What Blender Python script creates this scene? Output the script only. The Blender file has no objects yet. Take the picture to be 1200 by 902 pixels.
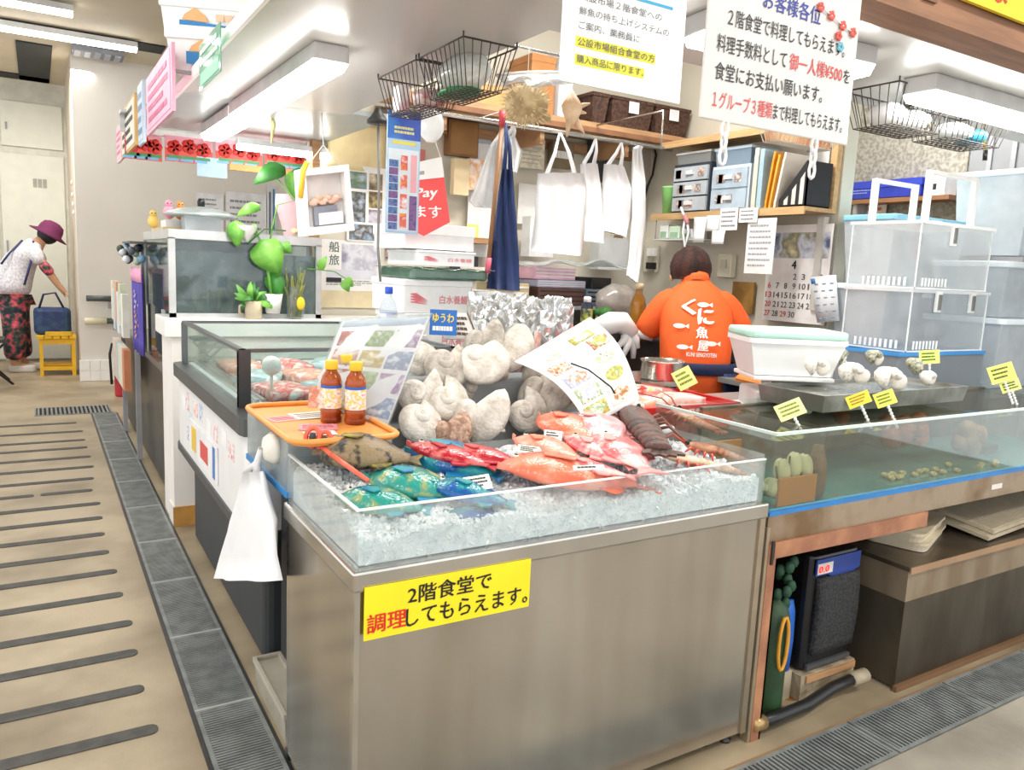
import bpy, math, random
from mathutils import Vector, Matrix
V = Vector; pi = math.pi
random.seed(7)
sc = bpy.context.scene
C = sc.collection
# ---------------------------------------------------------------- camera
cam_d = bpy.data.cameras.new('camera')
cam = bpy.data.objects.new('camera', cam_d); C.objects.link(cam)
cam_d.sensor_width = 36; cam_d.lens = 27.336; cam_d.clip_start = .02
cam.matrix_world = Matrix(((0.85513, 0.03745, -0.51705, 0), (-0.51641, 0.14900, -0.84328, 0), (0.04546, 0.98813, 0.14675, 1.35), (0, 0, 0, 1)))
sc.camera = cam
sc.cycles.transparent_max_bounces = 48; sc.cycles.max_bounces = 10
# ---------------------------------------------------------------- light
w = bpy.data.worlds.new('hall_daylight'); sc.world = w; w.use_nodes = True
bg = w.node_tree.nodes['Background']; bg.inputs[0].default_value = (.93, .96, 1, 1); bg.inputs[1].default_value = 1.45
sc.view_settings.view_transform = 'Standard'; sc.view_settings.look = 'None'
sc.view_settings.exposure = 0.38; sc.view_settings.gamma = 1; sc.view_settings.use_curve_mapping = False
def area(name, loc, sx, sy, power, col=(1, .97, .93), rot=(0, 0, 0)):
    l = bpy.data.lights.new(name, 'AREA'); l.shape = 'RECTANGLE'; l.size = sx; l.size_y = sy; l.energy = power; l.color = col
    o = bpy.data.objects.new(name, l); C.objects.link(o); o.location = loc; o.rotation_euler = rot
    return o
# fluorescent rows of the market hall, close under its ceiling; the recess lamp is added
for yy in (-1.2, .6, 3.0, 5.4): area('recess_fill_light', (-1.0, yy, 3.1), 1.25, .16, 24)
area('recess_fill_light', (2.4, 3.1, 3.1), 1.25, .3, 48)
area('recess_fill_light', (2.6, -.4, 3.1), 1.6, .3, 50)
area('recess_fill_light', (4.6, 3.0, 3.1), 1.25, .3, 55)  # added fill lamp to brighten the recess behind the clear boxes
area('recess_fill_light', (-.1, 9.2, 3.1), 1.25, .16, 40)
# ---------------------------------------------------------------- materials
def srgb(h):
    h = h.lstrip('#'); c = [int(h[i:i + 2], 16) / 255 for i in (0, 2, 4)]
    return tuple((x / 12.92 if x <= .04045 else ((x + .055) / 1.055) ** 2.4) for x in c) + (1,)
_mc = {}
def M(h, rough=.5, metal=0, var=.06, scale=9, bump=0, bscale=60, h2=None, lo=.4, hi=.6, emit=0, spec=.5, stretch=None, trans=0, sub=0, det=4):
    """procedural material: two tones mixed by noise, optional fine bump"""
    key = (h, rough, metal, var, scale, bump, bscale, h2, lo, hi, emit, spec, stretch, trans, sub, det)
    if key in _mc: return _mc[key]
    m = bpy.data.materials.new('m_' + h.lstrip('#')); m.use_nodes = True; nt = m.node_tree; b = nt.nodes['Principled BSDF']
    c1 = srgb(h); c2 = srgb(h2) if h2 else tuple(max(0, x * (1 - var * 2)) for x in c1[:3]) + (1,)
    tc = nt.nodes.new('ShaderNodeTexCoord'); nz = nt.nodes.new('ShaderNodeTexNoise'); nz.inputs['Scale'].default_value = scale; nz.inputs['Detail'].default_value = det
    if stretch:
        mp = nt.nodes.new('ShaderNodeMapping'); mp.inputs['Scale'].default_value = stretch
        nt.links.new(tc.outputs['Object'], mp.inputs[0]); nt.links.new(mp.outputs[0], nz.inputs['Vector'])
    else: nt.links.new(tc.outputs['Object'], nz.inputs['Vector'])
    cr = nt.nodes.new('ShaderNodeValToRGB'); cr.color_ramp.elements[0].position = lo; cr.color_ramp.elements[1].position = hi
    cr.color_ramp.elements[0].color = c2; cr.color_ramp.elements[1].color = c1
    nt.links.new(nz.outputs['Fac'], cr.inputs[0]); nt.links.new(cr.outputs[0], b.inputs['Base Color'])
    b.inputs['Roughness'].default_value = rough; b.inputs['Metallic'].default_value = metal; b.inputs['Specular IOR Level'].default_value = spec
    b.inputs['Transmission Weight'].default_value = trans
    if sub: b.inputs['Subsurface Weight'].default_value = sub; b.inputs['Subsurface Radius'].default_value = (.02, .015, .012)
    if emit: nt.links.new(cr.outputs[0], b.inputs['Emission Color']); b.inputs['Emission Strength'].default_value = emit
    if bump:
        n2 = nt.nodes.new('ShaderNodeTexNoise'); n2.inputs['Scale'].default_value = bscale; n2.inputs['Detail'].default_value = 5
        nt.links.new(tc.outputs['Object'], n2.inputs['Vector'])
        bp = nt.nodes.new('ShaderNodeBump'); bp.inputs['Strength'].default_value = bump; bp.inputs['Distance'].default_value = .01
        nt.links.new(n2.outputs['Fac'], bp.inputs['Height']); nt.links.new(bp.outputs[0], b.inputs['Normal'])
    _mc[key] = m; return m
def GLASS(h='#f4fbfb', opac=.0, gloss=.06, rough=.03, body='#ffffff', var=0):
    """clear sheet: tinted see-through with a reflective coat and a cloudy share"""
    key = ('g', h, opac, gloss, rough, body, var)
    if key in _mc: return _mc[key]
    m = bpy.data.materials.new('clear_' + h.lstrip('#')); m.use_nodes = True; nt = m.node_tree
    for n in list(nt.nodes):
        if n.type != 'OUTPUT_MATERIAL': nt.nodes.remove(n)
    out = [n for n in nt.nodes if n.type == 'OUTPUT_MATERIAL'][0]
    tr = nt.nodes.new('ShaderNodeBsdfTransparent'); tr.inputs[0].default_value = srgb(h)
    gl = nt.nodes.new('ShaderNodeBsdfGlossy'); gl.inputs['Roughness'].default_value = rough
    lw = nt.nodes.new('ShaderNodeLayerWeight'); lw.inputs[0].default_value = .5; pw = nt.nodes.new('ShaderNodeMath'); pw.operation = 'POWER'; pw.inputs[1].default_value = 4
    ma = nt.nodes.new('ShaderNodeMath'); ma.operation = 'MULTIPLY_ADD'; ma.inputs[1].default_value = .6; ma.inputs[2].default_value = gloss * .6
    nt.links.new(lw.outputs['Facing'], pw.inputs[0]); nt.links.new(pw.outputs[0], ma.inputs[0])
    df = nt.nodes.new('ShaderNodeBsdfPrincipled'); df.inputs['Base Color'].default_value = srgb(body); df.inputs['Roughness'].default_value = .3
    tl = nt.nodes.new('ShaderNodeBsdfTranslucent'); tl.inputs[0].default_value = srgb(body)
    mx0 = nt.nodes.new('ShaderNodeMixShader'); mx0.inputs[0].default_value = .4
    nt.links.new(df.outputs[0], mx0.inputs[1]); nt.links.new(tl.outputs[0], mx0.inputs[2])
    mx1 = nt.nodes.new('ShaderNodeMixShader'); mx1.inputs[0].default_value = opac
    if var:
        tc = nt.nodes.new('ShaderNodeTexCoord'); nz = nt.nodes.new('ShaderNodeTexNoise'); nz.inputs['Scale'].default_value = 12; nz.inputs['Detail'].default_value = 5
        nt.links.new(tc.outputs['Object'], nz.inputs['Vector'])
        mr = nt.nodes.new('ShaderNodeMapRange'); mr.inputs[1].default_value = .3; mr.inputs[2].default_value = .7; mr.inputs[3].default_value = max(0, opac - var); mr.inputs[4].default_value = min(1, opac + var)
        nt.links.new(nz.outputs['Fac'], mr.inputs[0]); nt.links.new(mr.outputs[0], mx1.inputs[0])
    nt.links.new(tr.outputs[0], mx1.inputs[1]); nt.links.new(mx0.outputs[0], mx1.inputs[2])
    mx = nt.nodes.new('ShaderNodeMixShader'); nt.links.new(ma.outputs[0], mx.inputs[0]); nt.links.new(mx1.outputs[0], mx.inputs[1]); nt.links.new(gl.outputs[0], mx.inputs[2])
    nt.links.new(mx.outputs[0], out.inputs[0]); _mc[key] = m; return m
def MULTI(name, cols, scale=20, rough=.5, bump=0, coord='Object', vor=False):
    """several printed or natural tones, patchy"""
    key = ('x', name)
    if key in _mc: return _mc[key]
    m = bpy.data.materials.new(name); m.use_nodes = True; nt = m.node_tree; b = nt.nodes['Principled BSDF']; b.inputs['Roughness'].default_value = rough
    tc = nt.nodes.new('ShaderNodeTexCoord'); nz = nt.nodes.new('ShaderNodeTexNoise'); nz.inputs['Scale'].default_value = scale; nz.inputs['Detail'].default_value = 3
    nt.links.new(tc.outputs[coord], nz.inputs['Vector']); cr = nt.nodes.new('ShaderNodeValToRGB'); e = cr.color_ramp.elements
    n = len(cols); e[0].position = .3; e[1].position = .7; e[0].color = srgb(cols[0]); e[1].color = srgb(cols[-1])
    for i in range(1, n - 1):
        x = e.new(.3 + .4 * i / (n - 1)); x.color = srgb(cols[i])
    nt.links.new(nz.outputs['Fac'], cr.inputs[0]); nt.links.new(cr.outputs[0], b.inputs['Base Color'])
    if bump:
        bp = nt.nodes.new('ShaderNodeBump'); bp.inputs['Strength'].default_value = bump; bp.inputs['Distance'].default_value = .01
        nt.links.new(nz.outputs['Fac'], bp.inputs['Height']); nt.links.new(bp.outputs[0], b.inputs['Normal'])
    _mc[key] = m; return m
# ---------------------------------------------------------------- mesh helpers
class FR:
    """flat frame: a right, b up, c out of the face"""
    def __init__(s, o, u, v, fn=None):
        s.o = V(o); s.u = V(u).normalized(); s.v = V(v).normalized(); s.n = s.u.cross(s.v).normalized(); s.fn = fn
    def __call__(s, a, b, c=0):
        if s.fn: a, b, c = s.fn(a, b, c)
        return s.o + s.u * a + s.v * b + s.n * c
def FXZ(x, y, z): return FR((x, y, z), (1, 0, 0), (0, 0, 1))          # faces -Y
def FYZ(x, y, z): return FR((x, y, z), (0, -1, 0), (0, 0, 1))         # faces -X
def FXY(x, y, z, a=0): return FR((x, y, z), (math.cos(a), math.sin(a), 0), (-math.sin(a), math.cos(a), 0))   # lies flat
def FRZ(x, y, z, a, tilt=0):
    """upright frame turned by a about Z, leaning back by tilt"""
    u = V((math.cos(a), math.sin(a), 0)); n = V((math.sin(a), -math.cos(a), 0))
    v = V((0, 0, 1)) * math.cos(tilt) - n * math.sin(tilt)
    return FR((x, y, z), u, v)
class MB:
    def __init__(s): s.v = []; s.f = []; s.sm = []
    def add(s, vs, fs, smooth=False):
        n = len(s.v); s.v += [V(p) for p in vs]; s.f += [tuple(i + n for i in f) for f in fs]; s.sm += [smooth] * len(fs); return s
    def hexa(s, p):
        return s.add(p, [(0, 3, 2, 1), (4, 5, 6, 7), (0, 1, 5, 4), (1, 2, 6, 5), (2, 3, 7, 6), (3, 0, 4, 7)])
    def box(s, x0, y0, z0, x1, y1, z1):
        return s.hexa([(x0, y0, z0), (x1, y0, z0), (x1, y1, z0), (x0, y1, z0), (x0, y0, z1), (x1, y0, z1), (x1, y1, z1), (x0, y1, z1)])
    def rbox(s, x0, y0, z0, x1, y1, z1, r=.01, seg=3):
        """box with rounded vertical edges"""
        pts = []
        for cx, cy, a0 in ((x1 - r, y1 - r, 0), (x0 + r, y1 - r, pi / 2), (x0 + r, y0 + r, pi), (x1 - r, y0 + r, 1.5 * pi)):
            for i in range(seg + 1):
                a = a0 + pi / 2 * i / seg; pts.append((cx + r * math.cos(a), cy + r * math.sin(a)))
        return s.prism(pts, z0, z1)
    def prism(s, pts, z0, z1):
        n = len(pts); vs = [(x, y, z0) for x, y in pts] + [(x, y, z1) for x, y in pts]
        return s.add(vs, [tuple(range(n - 1, -1, -1)), tuple(range(n, 2 * n))] + [(i, (i + 1) % n, n + (i + 1) % n, n + i) for i in range(n)])
    def fprism(s, f, pts, c0, c1):
        n = len(pts); vs = [f(x, y, c0) for x, y in pts] + [f(x, y, c1) for x, y in pts]
        return s.add(vs, [tuple(range(n - 1, -1, -1)), tuple(range(n, 2 * n))] + [(i, (i + 1) % n, n + (i + 1) % n, n + i) for i in range(n)])
    def fbox(s, f, a0, b0, a1, b1, c0=0, c1=.002):
        return s.hexa([f(a0, b0, c0), f(a1, b0, c0), f(a1, b1, c0), f(a0, b1, c0), f(a0, b0, c1), f(a1, b0, c1), f(a1, b1, c1), f(a0, b1, c1)])
    def fsheet(s, f, a0, b0, a1, b1, c0=0, c1=.002, na=8, nb=8, smooth=True):
        vs = []; W = na + 1
        for c in (c0, c1):
            for j in range(nb + 1):
                for i in range(W): vs.append(f(a0 + (a1 - a0) * i / na, b0 + (b1 - b0) * j / nb, c))
        N = W * (nb + 1); fs = []
        for j in range(nb):
            for i in range(na):
                q = j * W + i; fs.append((q, q + W, q + W + 1, q + 1)); fs.append((N + q, N + q + 1, N + q + W + 1, N + q + W))
        for i in range(na):
            fs.append((i, i + 1, N + i + 1, N + i)); q = nb * W + i; fs.append((q + 1, q, N + q, N + q + 1))
        for j in range(nb):
            q = j * W; fs.append((q + W, q, N + q, N + q + W)); q = j * W + na; fs.append((q, q + W, N + q + W, N + q))
        return s.add(vs, fs, smooth)
    def tray(s, x0, y0, z0, x1, y1, z1, t=.01, fl=0, floor=None):
        """open-top box: walls of thickness t, flaring out by fl at the top"""
        ft = t if floor is None else floor
        o0 = [(x0 + fl, y0 + fl, z0), (x1 - fl, y0 + fl, z0), (x1 - fl, y1 - fl, z0), (x0 + fl, y1 - fl, z0)]
        o1 = [(x0, y0, z1), (x1, y0, z1), (x1, y1, z1), (x0, y1, z1)]
        i1 = [(x0 + t, y0 + t, z1), (x1 - t, y0 + t, z1), (x1 - t, y1 - t, z1), (x0 + t, y1 - t, z1)]
        i0 = [(x0 + fl + t, y0 + fl + t, z0 + ft), (x1 - fl - t, y0 + fl + t, z0 + ft), (x1 - fl - t, y1 - fl - t, z0 + ft), (x0 + fl + t, y1 - fl - t, z0 + ft)]
        fs = [(3, 2, 1, 0), (12, 13, 14, 15)]
        for k in range(4):
            j = (k + 1) % 4; fs += [(k, j, 4 + j, 4 + k), (4 + k, 4 + j, 8 + j, 8 + k), (8 + k, 8 + j, 12 + j, 12 + k)]
        return s.add(o0 + o1 + i1 + i0, fs)
    def tube(s, pts, r, seg=8, cap=True, closed=False):
        pts = [V(p) for p in pts]; n = len(pts); rs = r if isinstance(r, (list, tuple)) else [r] * n
        prev = None; base = len(s.v); vs = []
        for i, p in enumerate(pts):
            if closed: t = pts[(i + 1) % n] - pts[i - 1]
            else: t = pts[min(i + 1, n - 1)] - pts[max(i - 1, 0)]
            t = t.normalized() if t.length > 1e-9 else V((0, 0, 1))
            if prev is None: a = t.orthogonal().normalized()
            else:
                a = prev - t * prev.dot(t); a = a.normalized() if a.length > 1e-6 else t.orthogonal().normalized()
            prev = a; b = t.cross(a)
            for k in range(seg):
                q = 2 * pi * k / seg; vs.append(p + (a * math.cos(q) + b * math.sin(q)) * rs[i])
        fs = []
        for i in range(n if closed else n - 1):
            for k in range(seg):
                k2 = (k + 1) % seg; i2 = (i + 1) % n
                fs.append((i * seg + k, i * seg + k2, i2 * seg + k2, i2 * seg + k))
        if cap and not closed: fs += [tuple(range(seg - 1, -1, -1)), tuple((n - 1) * seg + k for k in range(seg))]
        return s.add(vs, fs, True)
    def lathe(s, prof, o=(0, 0, 0), seg=20, axis=None, cap=True, sx=1, sy=1):
        """prof: list of (radius, height)"""
        o = V(o); A = V(axis).normalized() if axis is not None else V((0, 0, 1))
        U = A.orthogonal().normalized() if axis is not None else V((1, 0, 0)); W = A.cross(U)
        vs = []
        for r, h in prof:
            for k in range(seg):
                q = 2 * pi * k / seg; vs.append(o + A * h + (U * math.cos(q) * sx + W * math.sin(q) * sy) * r)
        n = len(prof); fs = [(i * seg + k, i * seg + (k + 1) % seg, (i + 1) * seg + (k + 1) % seg, (i + 1) * seg + k) for i in range(n - 1) for k in range(seg)]
        if cap: fs += [tuple(range(seg - 1, -1, -1)), tuple((n - 1) * seg + k for k in range(seg))]
        return s.add(vs, fs, True)
    def ball(s, o, rx, ry=None, rz=None, seg=14, rings=8, nz=0, rnd=random):
        ry = ry or rx; rz = rz or rx
        pr = []; vs = []; o = V(o)
        for i in range(1, rings):
            t = pi * i / rings
            for k in range(seg):
                q = 2 * pi * k / seg; d = 1 + nz * (rnd.random() - .5)
                vs.append(o + V((rx * math.sin(t) * math.cos(q) * d, ry * math.sin(t) * math.sin(q) * d, -rz * math.cos(t) * d)))
        b = len(vs); vs += [o + V((0, 0, -rz)), o + V((0, 0, rz))]; R = rings - 1
        fs = [(i * seg + k, i * seg + (k + 1) % seg, (i + 1) * seg + (k + 1) % seg, (i + 1) * seg + k) for i in range(R - 1) for k in range(seg)]
        fs += [(b, (k + 1) % seg, k) for k in range(seg)] + [(b + 1, (R - 1) * seg + k, (R - 1) * seg + (k + 1) % seg) for k in range(seg)]
        return s.add(vs, fs, True)
    def xf(s, mt):
        s.v = [mt @ p for p in s.v]; return s
    def build(s, name, mat, parent=None, world=True, bev=0, sub=0):
        me = bpy.data.meshes.new(name); off = V((0, 0, 0))
        if parent is None and s.v:
            xs = [p.x for p in s.v]; ys = [p.y for p in s.v]; off = V(((min(xs) + max(xs)) / 2, (min(ys) + max(ys)) / 2, min(p.z for p in s.v)))
        me.from_pydata([tuple(p - off) for p in s.v], [], s.f); me.polygons.foreach_set('use_smooth', s.sm); me.update()
        me.materials.append(mat); o = bpy.data.objects.new(name, me); C.objects.link(o); o.location = off
        if parent is not None:
            o.parent = parent
            if world and parent.parent is None: o.matrix_parent_inverse = parent.matrix_basis.inverted() @ Matrix.Identity(4)
        if bev:
            b = o.modifiers.new('bevel', 'BEVEL'); b.width = bev; b.segments = 2; b.limit_method = 'ANGLE'
        if sub:
            b = o.modifiers.new('subdivision', 'SUBSURF'); b.levels = sub; b.render_levels = sub
        return o
def tag(o, label=None, cat=None, group=None, kind=None):
    for k, x in (('label', label), ('category', cat), ('group', group), ('kind', kind)):
        if x: o[k] = x
    return o
def thing(name, label, cat, loc=(0, 0, 0), rz=0, group=None):
    o = bpy.data.objects.new(name, None); C.objects.link(o); o.location = loc; o.rotation_euler = (0, 0, rz); o.empty_display_size = .05
    return tag(o, label, cat, group)
def S(name, mb, mat, parent=None, **k):
    o = mb.build(name, mat, parent, **k)
    if parent is None: o['kind'] = 'structure'
    return o
def dup(root, loc, rz=0, label=None, group=None, scale=None, rot=None):
    r = root.copy(); C.objects.link(r); r.location = loc; r.rotation_euler = rot or (0, 0, rz)
    if scale: r.scale = (scale,) * 3 if not isinstance(scale, tuple) else scale
    if label: r['label'] = label
    if group: r['group'] = group
    for ch in root.children:
        c = ch.copy(); C.objects.link(c); c.parent = r
        for g in ch.children:
            d = g.copy(); C.objects.link(d); d.parent = c
    return r
def share(o, parent=None, name=None):
    """another piece that shares the mesh of o"""
    c = o.copy(); C.objects.link(c)
    if parent is not None: c.parent = parent
    return c
_tc = {}
def txt(body, f, a, b, w_, h_, mat, parent, bold=0, name='lettering', c=.0015, italic=0, world=True):
    """flat print fitted into the rectangle at (a, b) of frame f"""
    cu = bpy.data.curves.new('print', 'FONT'); cu.body = body; cu.size = 1; cu.shear = italic; cu.resolution_u = 2
    o = bpy.data.objects.new('print', cu); C.objects.link(o)
    src = bpy.data.meshes.new_from_object(o); bpy.data.objects.remove(o); bpy.data.curves.remove(cu)
    if not src.vertices: return None
    xs = [v.co.x for v in src.vertices]; ys = [v.co.y for v in src.vertices]; x0, x1, y0, y1 = min(xs), max(xs), min(ys), max(ys)
    m = MB(); fs = [tuple(p.vertices) for p in src.polygons]; kx = w_ / max(x1 - x0, 1e-6); ky = h_ / max(y1 - y0, 1e-6)
    for q, (dx, dy) in enumerate(((-bold, -bold * .6), (bold, bold * .6), (0, 0)) if bold else ((0, 0),)):   # heavier strokes by doubling
        m.add([f(a + (v.co.x - x0 + dx) * kx, b + (v.co.y - y0 + dy) * ky, c + q * .00005) for v in src.vertices], fs)
    bpy.data.meshes.remove(src)
    return m.build(name, mat, parent, world=world)
def rule(f, a0, b0, a1, b1, n, mat, parent, fill=.5, name='printed_lines', rag=.25, c=.0012, seed=1):
    """rows of print too small to read"""
    r = random.Random(seed); m = MB(); h = (b1 - b0) / n
    for i in range(n):
        y = b1 - h * (i + .5); x = a0; xe = a1 - (a1 - a0) * r.random() * rag
        while x < xe:
            l = (a1 - a0) * r.uniform(.05, .16); m.fbox(f, x, y - h * fill / 2, min(x + l, xe), y + h * fill / 2, c - .0006, c); x += l + (a1 - a0) * .02
    o = m.build(name, mat, parent); o['kind'] = 'stuff'; return o
WHITE = M('#f2f2ef', .45, var=.02); PAPER = M('#f7f6f2', .6, var=.02); INK = M('#26262a', .6, var=.1); RED = M('#e22b25', .5); GREY = M('#9a9a9c', .5)
STEEL = M('#bdb6ab', .24, .95, var=.06, scale=3, stretch=(3, 3, .6), bump=.03, bscale=8)
STEELB = M('#cfcbc4', .2, .95, var=.06, scale=5); DSTEEL = M('#4a4a4a', .35, .7, var=.12, scale=5)
WOOD = M('#b98d63', .6, var=.14, scale=6, stretch=(1, 8, 8)); BLACK = M('#1c1c1f', .4, var=.15)
LAMP = M('#fffdf8', .5, emit=19, var=0); BLUE = M('#2f86c8', .35)
# ================================================================ the setting
FLOOR = M('#a99a80', .5, h2='#776a52', scale=2.2, lo=.28, hi=.6, bump=.12, bscale=45, det=9)
fl = S('floor', MB().box(-4, -3.5, -.1, 6.5, 12.5, 0), FLOOR)
STRIP = M('#4b4a47', .7, var=.15, scale=20)
for i, (x1, y) in enumerate([(.249, 2.266), (.239, 2.511), (.246, 2.767), (.253, 3.01), (.246, 3.292), (.245, 3.556), (.233, 3.81), (.233, 4.073), (.241, 4.336), (.247, 4.599), (.225, 4.878), (.246, 5.138), (.262, 5.43), (.26, 5.711), (.254, 5.994), (.252, 6.242), (.252, 6.557), (.222, 6.896), (.249, 2.03), (.249, 1.79)]):
    m = MB()
    if i == 10: m.rbox(-1.6, y - .024, 0, -.06, y + .024, .003, .02); m.rbox(-.03, y - .024, 0, x1, y + .024, .003, .02)
    else: m.rbox(-1.6, y - .026, 0, x1, y + .026, .003, .022)
    m.build('floor_strip', STRIP, fl)
# drain covers along the aisle: one panel each
GR = M('#8b908f', .45, .3, var=.14, scale=14); GAP_SHADE = M('#161716', .9)
def grate(parent, x0, y0, x1, y1, along, pitch=.012, z=.006):
    m = MB(); e = .012
    m.box(x0, y0, 0, x1, y0 + e, z); m.box(x0, y1 - e, 0, x1, y1, z); m.box(x0, y0 + e, 0, x0 + e, y1 - e, z); m.box(x1 - e, y0 + e, 0, x1, y1 - e, z)
    if along == 'x':
        k = int((y1 - y0 - 2 * e) / pitch)
        for i in range(k): y = y0 + e + (i + .5) * (y1 - y0 - 2 * e) / k; m.box(x0 + e, y - pitch * .3, 0, x1 - e, y + pitch * .3, z)
    else:
        k = int((x1 - x0 - 2 * e) / pitch)
        for i in range(k): x = x0 + e + (i + .5) * (x1 - x0 - 2 * e) / k; m.box(x - pitch * .26, y0 + e, 0, x + pitch * .26, y1 - e, z)
    MB().box(x0 + .004, y0 + .004, 0, x1 - .004, y1 - .004, .001).build('drain_gap_sheet', GAP_SHADE if along == 'y' else GR, parent)  # flat sheet; its dark tone paints the shade in the open gaps
    return m.build('drain_cover', GR, parent)
js = [1.24, 1.77, 2.298, 2.812, 3.345, 3.861, 4.434, 4.979, 5.553, 6.102, 6.724, 7.24]
for a, b in zip(js[:-1], js[1:]): grate(fl, .353, a + .002, .527, b - .002, 'x')
for b in js[1:-1]: MB().box(.353, b - .004, .001, .527, b + .004, .0068).build('cover_joint', M('#aeb2b0', .5), fl)
grate(fl, -.06, 7.26, .50, 7.62, 'y', .03)
MB().box(.34, 1.2, 0, .352, 7.24, .004).build('drain_edge', DSTEEL, fl); MB().box(.528, 1.2, 0, .538, 7.24, .004).build('drain_edge', DSTEEL, fl)
for i in range(7): grate(fl, .55 + i * .52, 1.172, .55 + i * .52 + .512, 1.348, 'y', .016)
MB().box(.3, -.6, 0, 4.6, 1.168, .003).build('concrete_apron', M('#a39d90', .6, h2='#7f7a6f', scale=3, lo=.3, hi=.65, bump=.15, bscale=40, det=9), fl)
MB().box(.55, 1.348, 0, 4.2, 1.357, .006).build('drain_edge', M('#8a6e50', .8), fl)
# rust stains under the tank stand, real puddles with their own outline
for (x, y, r) in ((1.95, 1.50, .045), (2.12, 1.55, .07), (2.02, 1.62, .05)):
    MB().lathe([(r, 0), (r * .95, .0015)], (x, y, .0005), 14, sx=1.3, sy=.7).build('rust_stain', M('#7a3f1a', .5, h2='#a86a34', scale=14), fl)
# far walls
WALL = M('#dcd6cd', .6, var=.02, scale=2)
wf = S('wall_back', MB().box(.36, 9.15, 0, 6.5, 9.3, 3.25), WALL)
m = MB().box(.34, 9.12, 0, .72, 9.15, .22); m.build('tile_skirt', M('#efece6', .3), wf)
for i in range(4):
    for j in range(2): MB().box(.345 + i * .094, 9.112, .005 + j * .108, .434 + i * .094, 9.12, .108 + j * .108).build('tile', M('#f0eee9', .25, var=.02), wf)
S('wall_side', MB().box(.36, 9.3, 0, .46, 11.0, 3.25), M('#d2c3ae', .6))
wl = S('wall_locker', MB().box(-3.5, 11.0, 0, .46, 11.15, 3.25), M('#d9d7c8', .6))
LOCK = M('#dddccd', .5, var=.02)
for (x0, z0, x1, z1) in ((-.33, .02, .33, 2.42), (-1.0, .02, -.345, 2.42), (-.30, 2.5, .33, 3.0), (-1.0, 2.5, -.33, 3.0)):
    d = MB().box(x0 + .008, 10.965, z0, x1 - .008, 11.0, z1).build('locker_door', LOCK, wl, bev=.004)
    if z0 < 1:
        hx = x0 + .05 if x1 > 0 else x1 - .05; MB().box(hx - .01, 10.945, 1.28, hx + .01, 10.965, 1.42).build('handle', GREY, d)
    else:
        hx = x0 + .06 if x1 > 0 else x1 - .06; MB().box(hx - .01, 10.95, 2.68, hx + .01, 10.965, 2.76).build('handle', GREY, d)
    if x1 > 0 and z0 < 1:
        for k in range(3): MB().box(.0 + k * .05, 10.958, 2.05, .04 + k * .05, 10.966, 2.15).build('vent_grid', M('#a9a79b', .6), d)
# hall ceiling with its dark recesses
CEIL = M('#cbbfa8', .7, var=.03, scale=2)
ce = S('ceiling', MB().box(-4, -3.5, 3.25, 6.5, 12.5, 3.35), CEIL)
DK = M('#232726', .7, var=.1)
MB().box(-.09, 8.95, 3.235, .205, 10.9, 3.25).build('dark_recess', DK, ce)
MB().box(-1.6, 8.2, 3.235, 1.1, 8.5, 3.25).build('dark_recess', DK, ce)
MB().box(-1.5, 10.62, 3.235, .2, 10.9, 3.25).build('dark_recess', DK, ce)
vt = MB().box(.36, 8.70, 3.2, .80, 8.98, 3.245).build('ceiling_vent', M('#7d7f86', .5), ce)
for k in range(5): MB().box(.38 + k * .085, 8.72, 3.19, .43 + k * .085, 8.96, 3.2).build('vent_slat', M('#aab0bf', .4), vt)
def fluor(x0, y0, x1, y1, z, label, wd=.11, ht=.05, shade=True, rot=None, power=0):
    """ceiling tube light: white tray, glowing diffuser below"""
    t = thing('tube_light', label, 'light', ((x0 + x1) / 2, (y0 + y1) / 2, z - ht - .03))
    d = V((x1 - x0, y1 - y0, 0)); L = d.length; a = math.atan2(d.y, d.x); f = FXY((x0 + x1) / 2, (y0 + y1) / 2, z, a)
    MB().fbox(f, -L / 2, -wd / 2, L / 2, wd / 2, -ht, 0).build('housing', M('#d9dadb', .4), t, bev=.004)
    m = MB(); pts = [(-wd * .5, -ht), (-wd * .36, -ht - .025), (wd * .36, -ht - .025), (wd * .5, -ht)]
    n = len(pts); vs = [f(-L / 2 + .006, p, c) for p, c in pts] + [f(L / 2 - .006, p, c) for p, c in pts]
    m.add(vs, [(3, 2, 1, 0), (4, 5, 6, 7)] + [(i, (i + 1) % 4, 4 + (i + 1) % 4, 4 + i) for i in range(4)]); m.build('diffuser', LAMP, t)
    return t
fluor(-1.0, 8.25, .86, 8.20, 3.23, 'long ceiling tube light in front of the dark ceiling recess')
fluor(-1.0, 7.40, .32, 7.36, 3.23, 'ceiling tube light cut by the top left picture corner')
# ================================================================ canopy above the stall
SOF = M('#bfbeba', .25, var=.02, scale=1.5); EDGE = M('#f3f3f1', .4, var=.01)
cn = S('ceiling_canopy', MB().box(.53, 1.24, 2.0, 1.22, 3.5, 2.03).box(1.22, 1.24, 2.0, 4.1, 1.88, 2.03), SOF)
MB().box(.53, 3.5, 2.008, 1.42, 4.62, 2.03).build('rear_panel', M('#aab2b2', .3, var=.02), cn)
MB().box(.518, 1.24, 1.995, .53, 4.62, 2.036).build('edge_strip', EDGE, cn)
MB().box(.53, 1.225, 1.985, 4.1, 1.24, 2.02).build('edge_strip', M('#cfd0dc', .4), cn)
BEAMW = M('#9a6e4f', .6, var=.14, scale=5, stretch=(.7, 8, 8))
bm = S('trim_1', MB().box(.3, 1.125, 1.955, 4.1, 1.225, 2.26), BEAMW)
for x in (1.72, 2.2, 2.68, 3.2): MB().box(x, 1.118, 1.99, x + .05, 1.125, 2.26).build('batten', M('#7d563c', .6), bm)
fluor(.79, 2.42, .785, 3.62, 2.0, 'angled tube light nearest the stall front on the white canopy')
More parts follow.
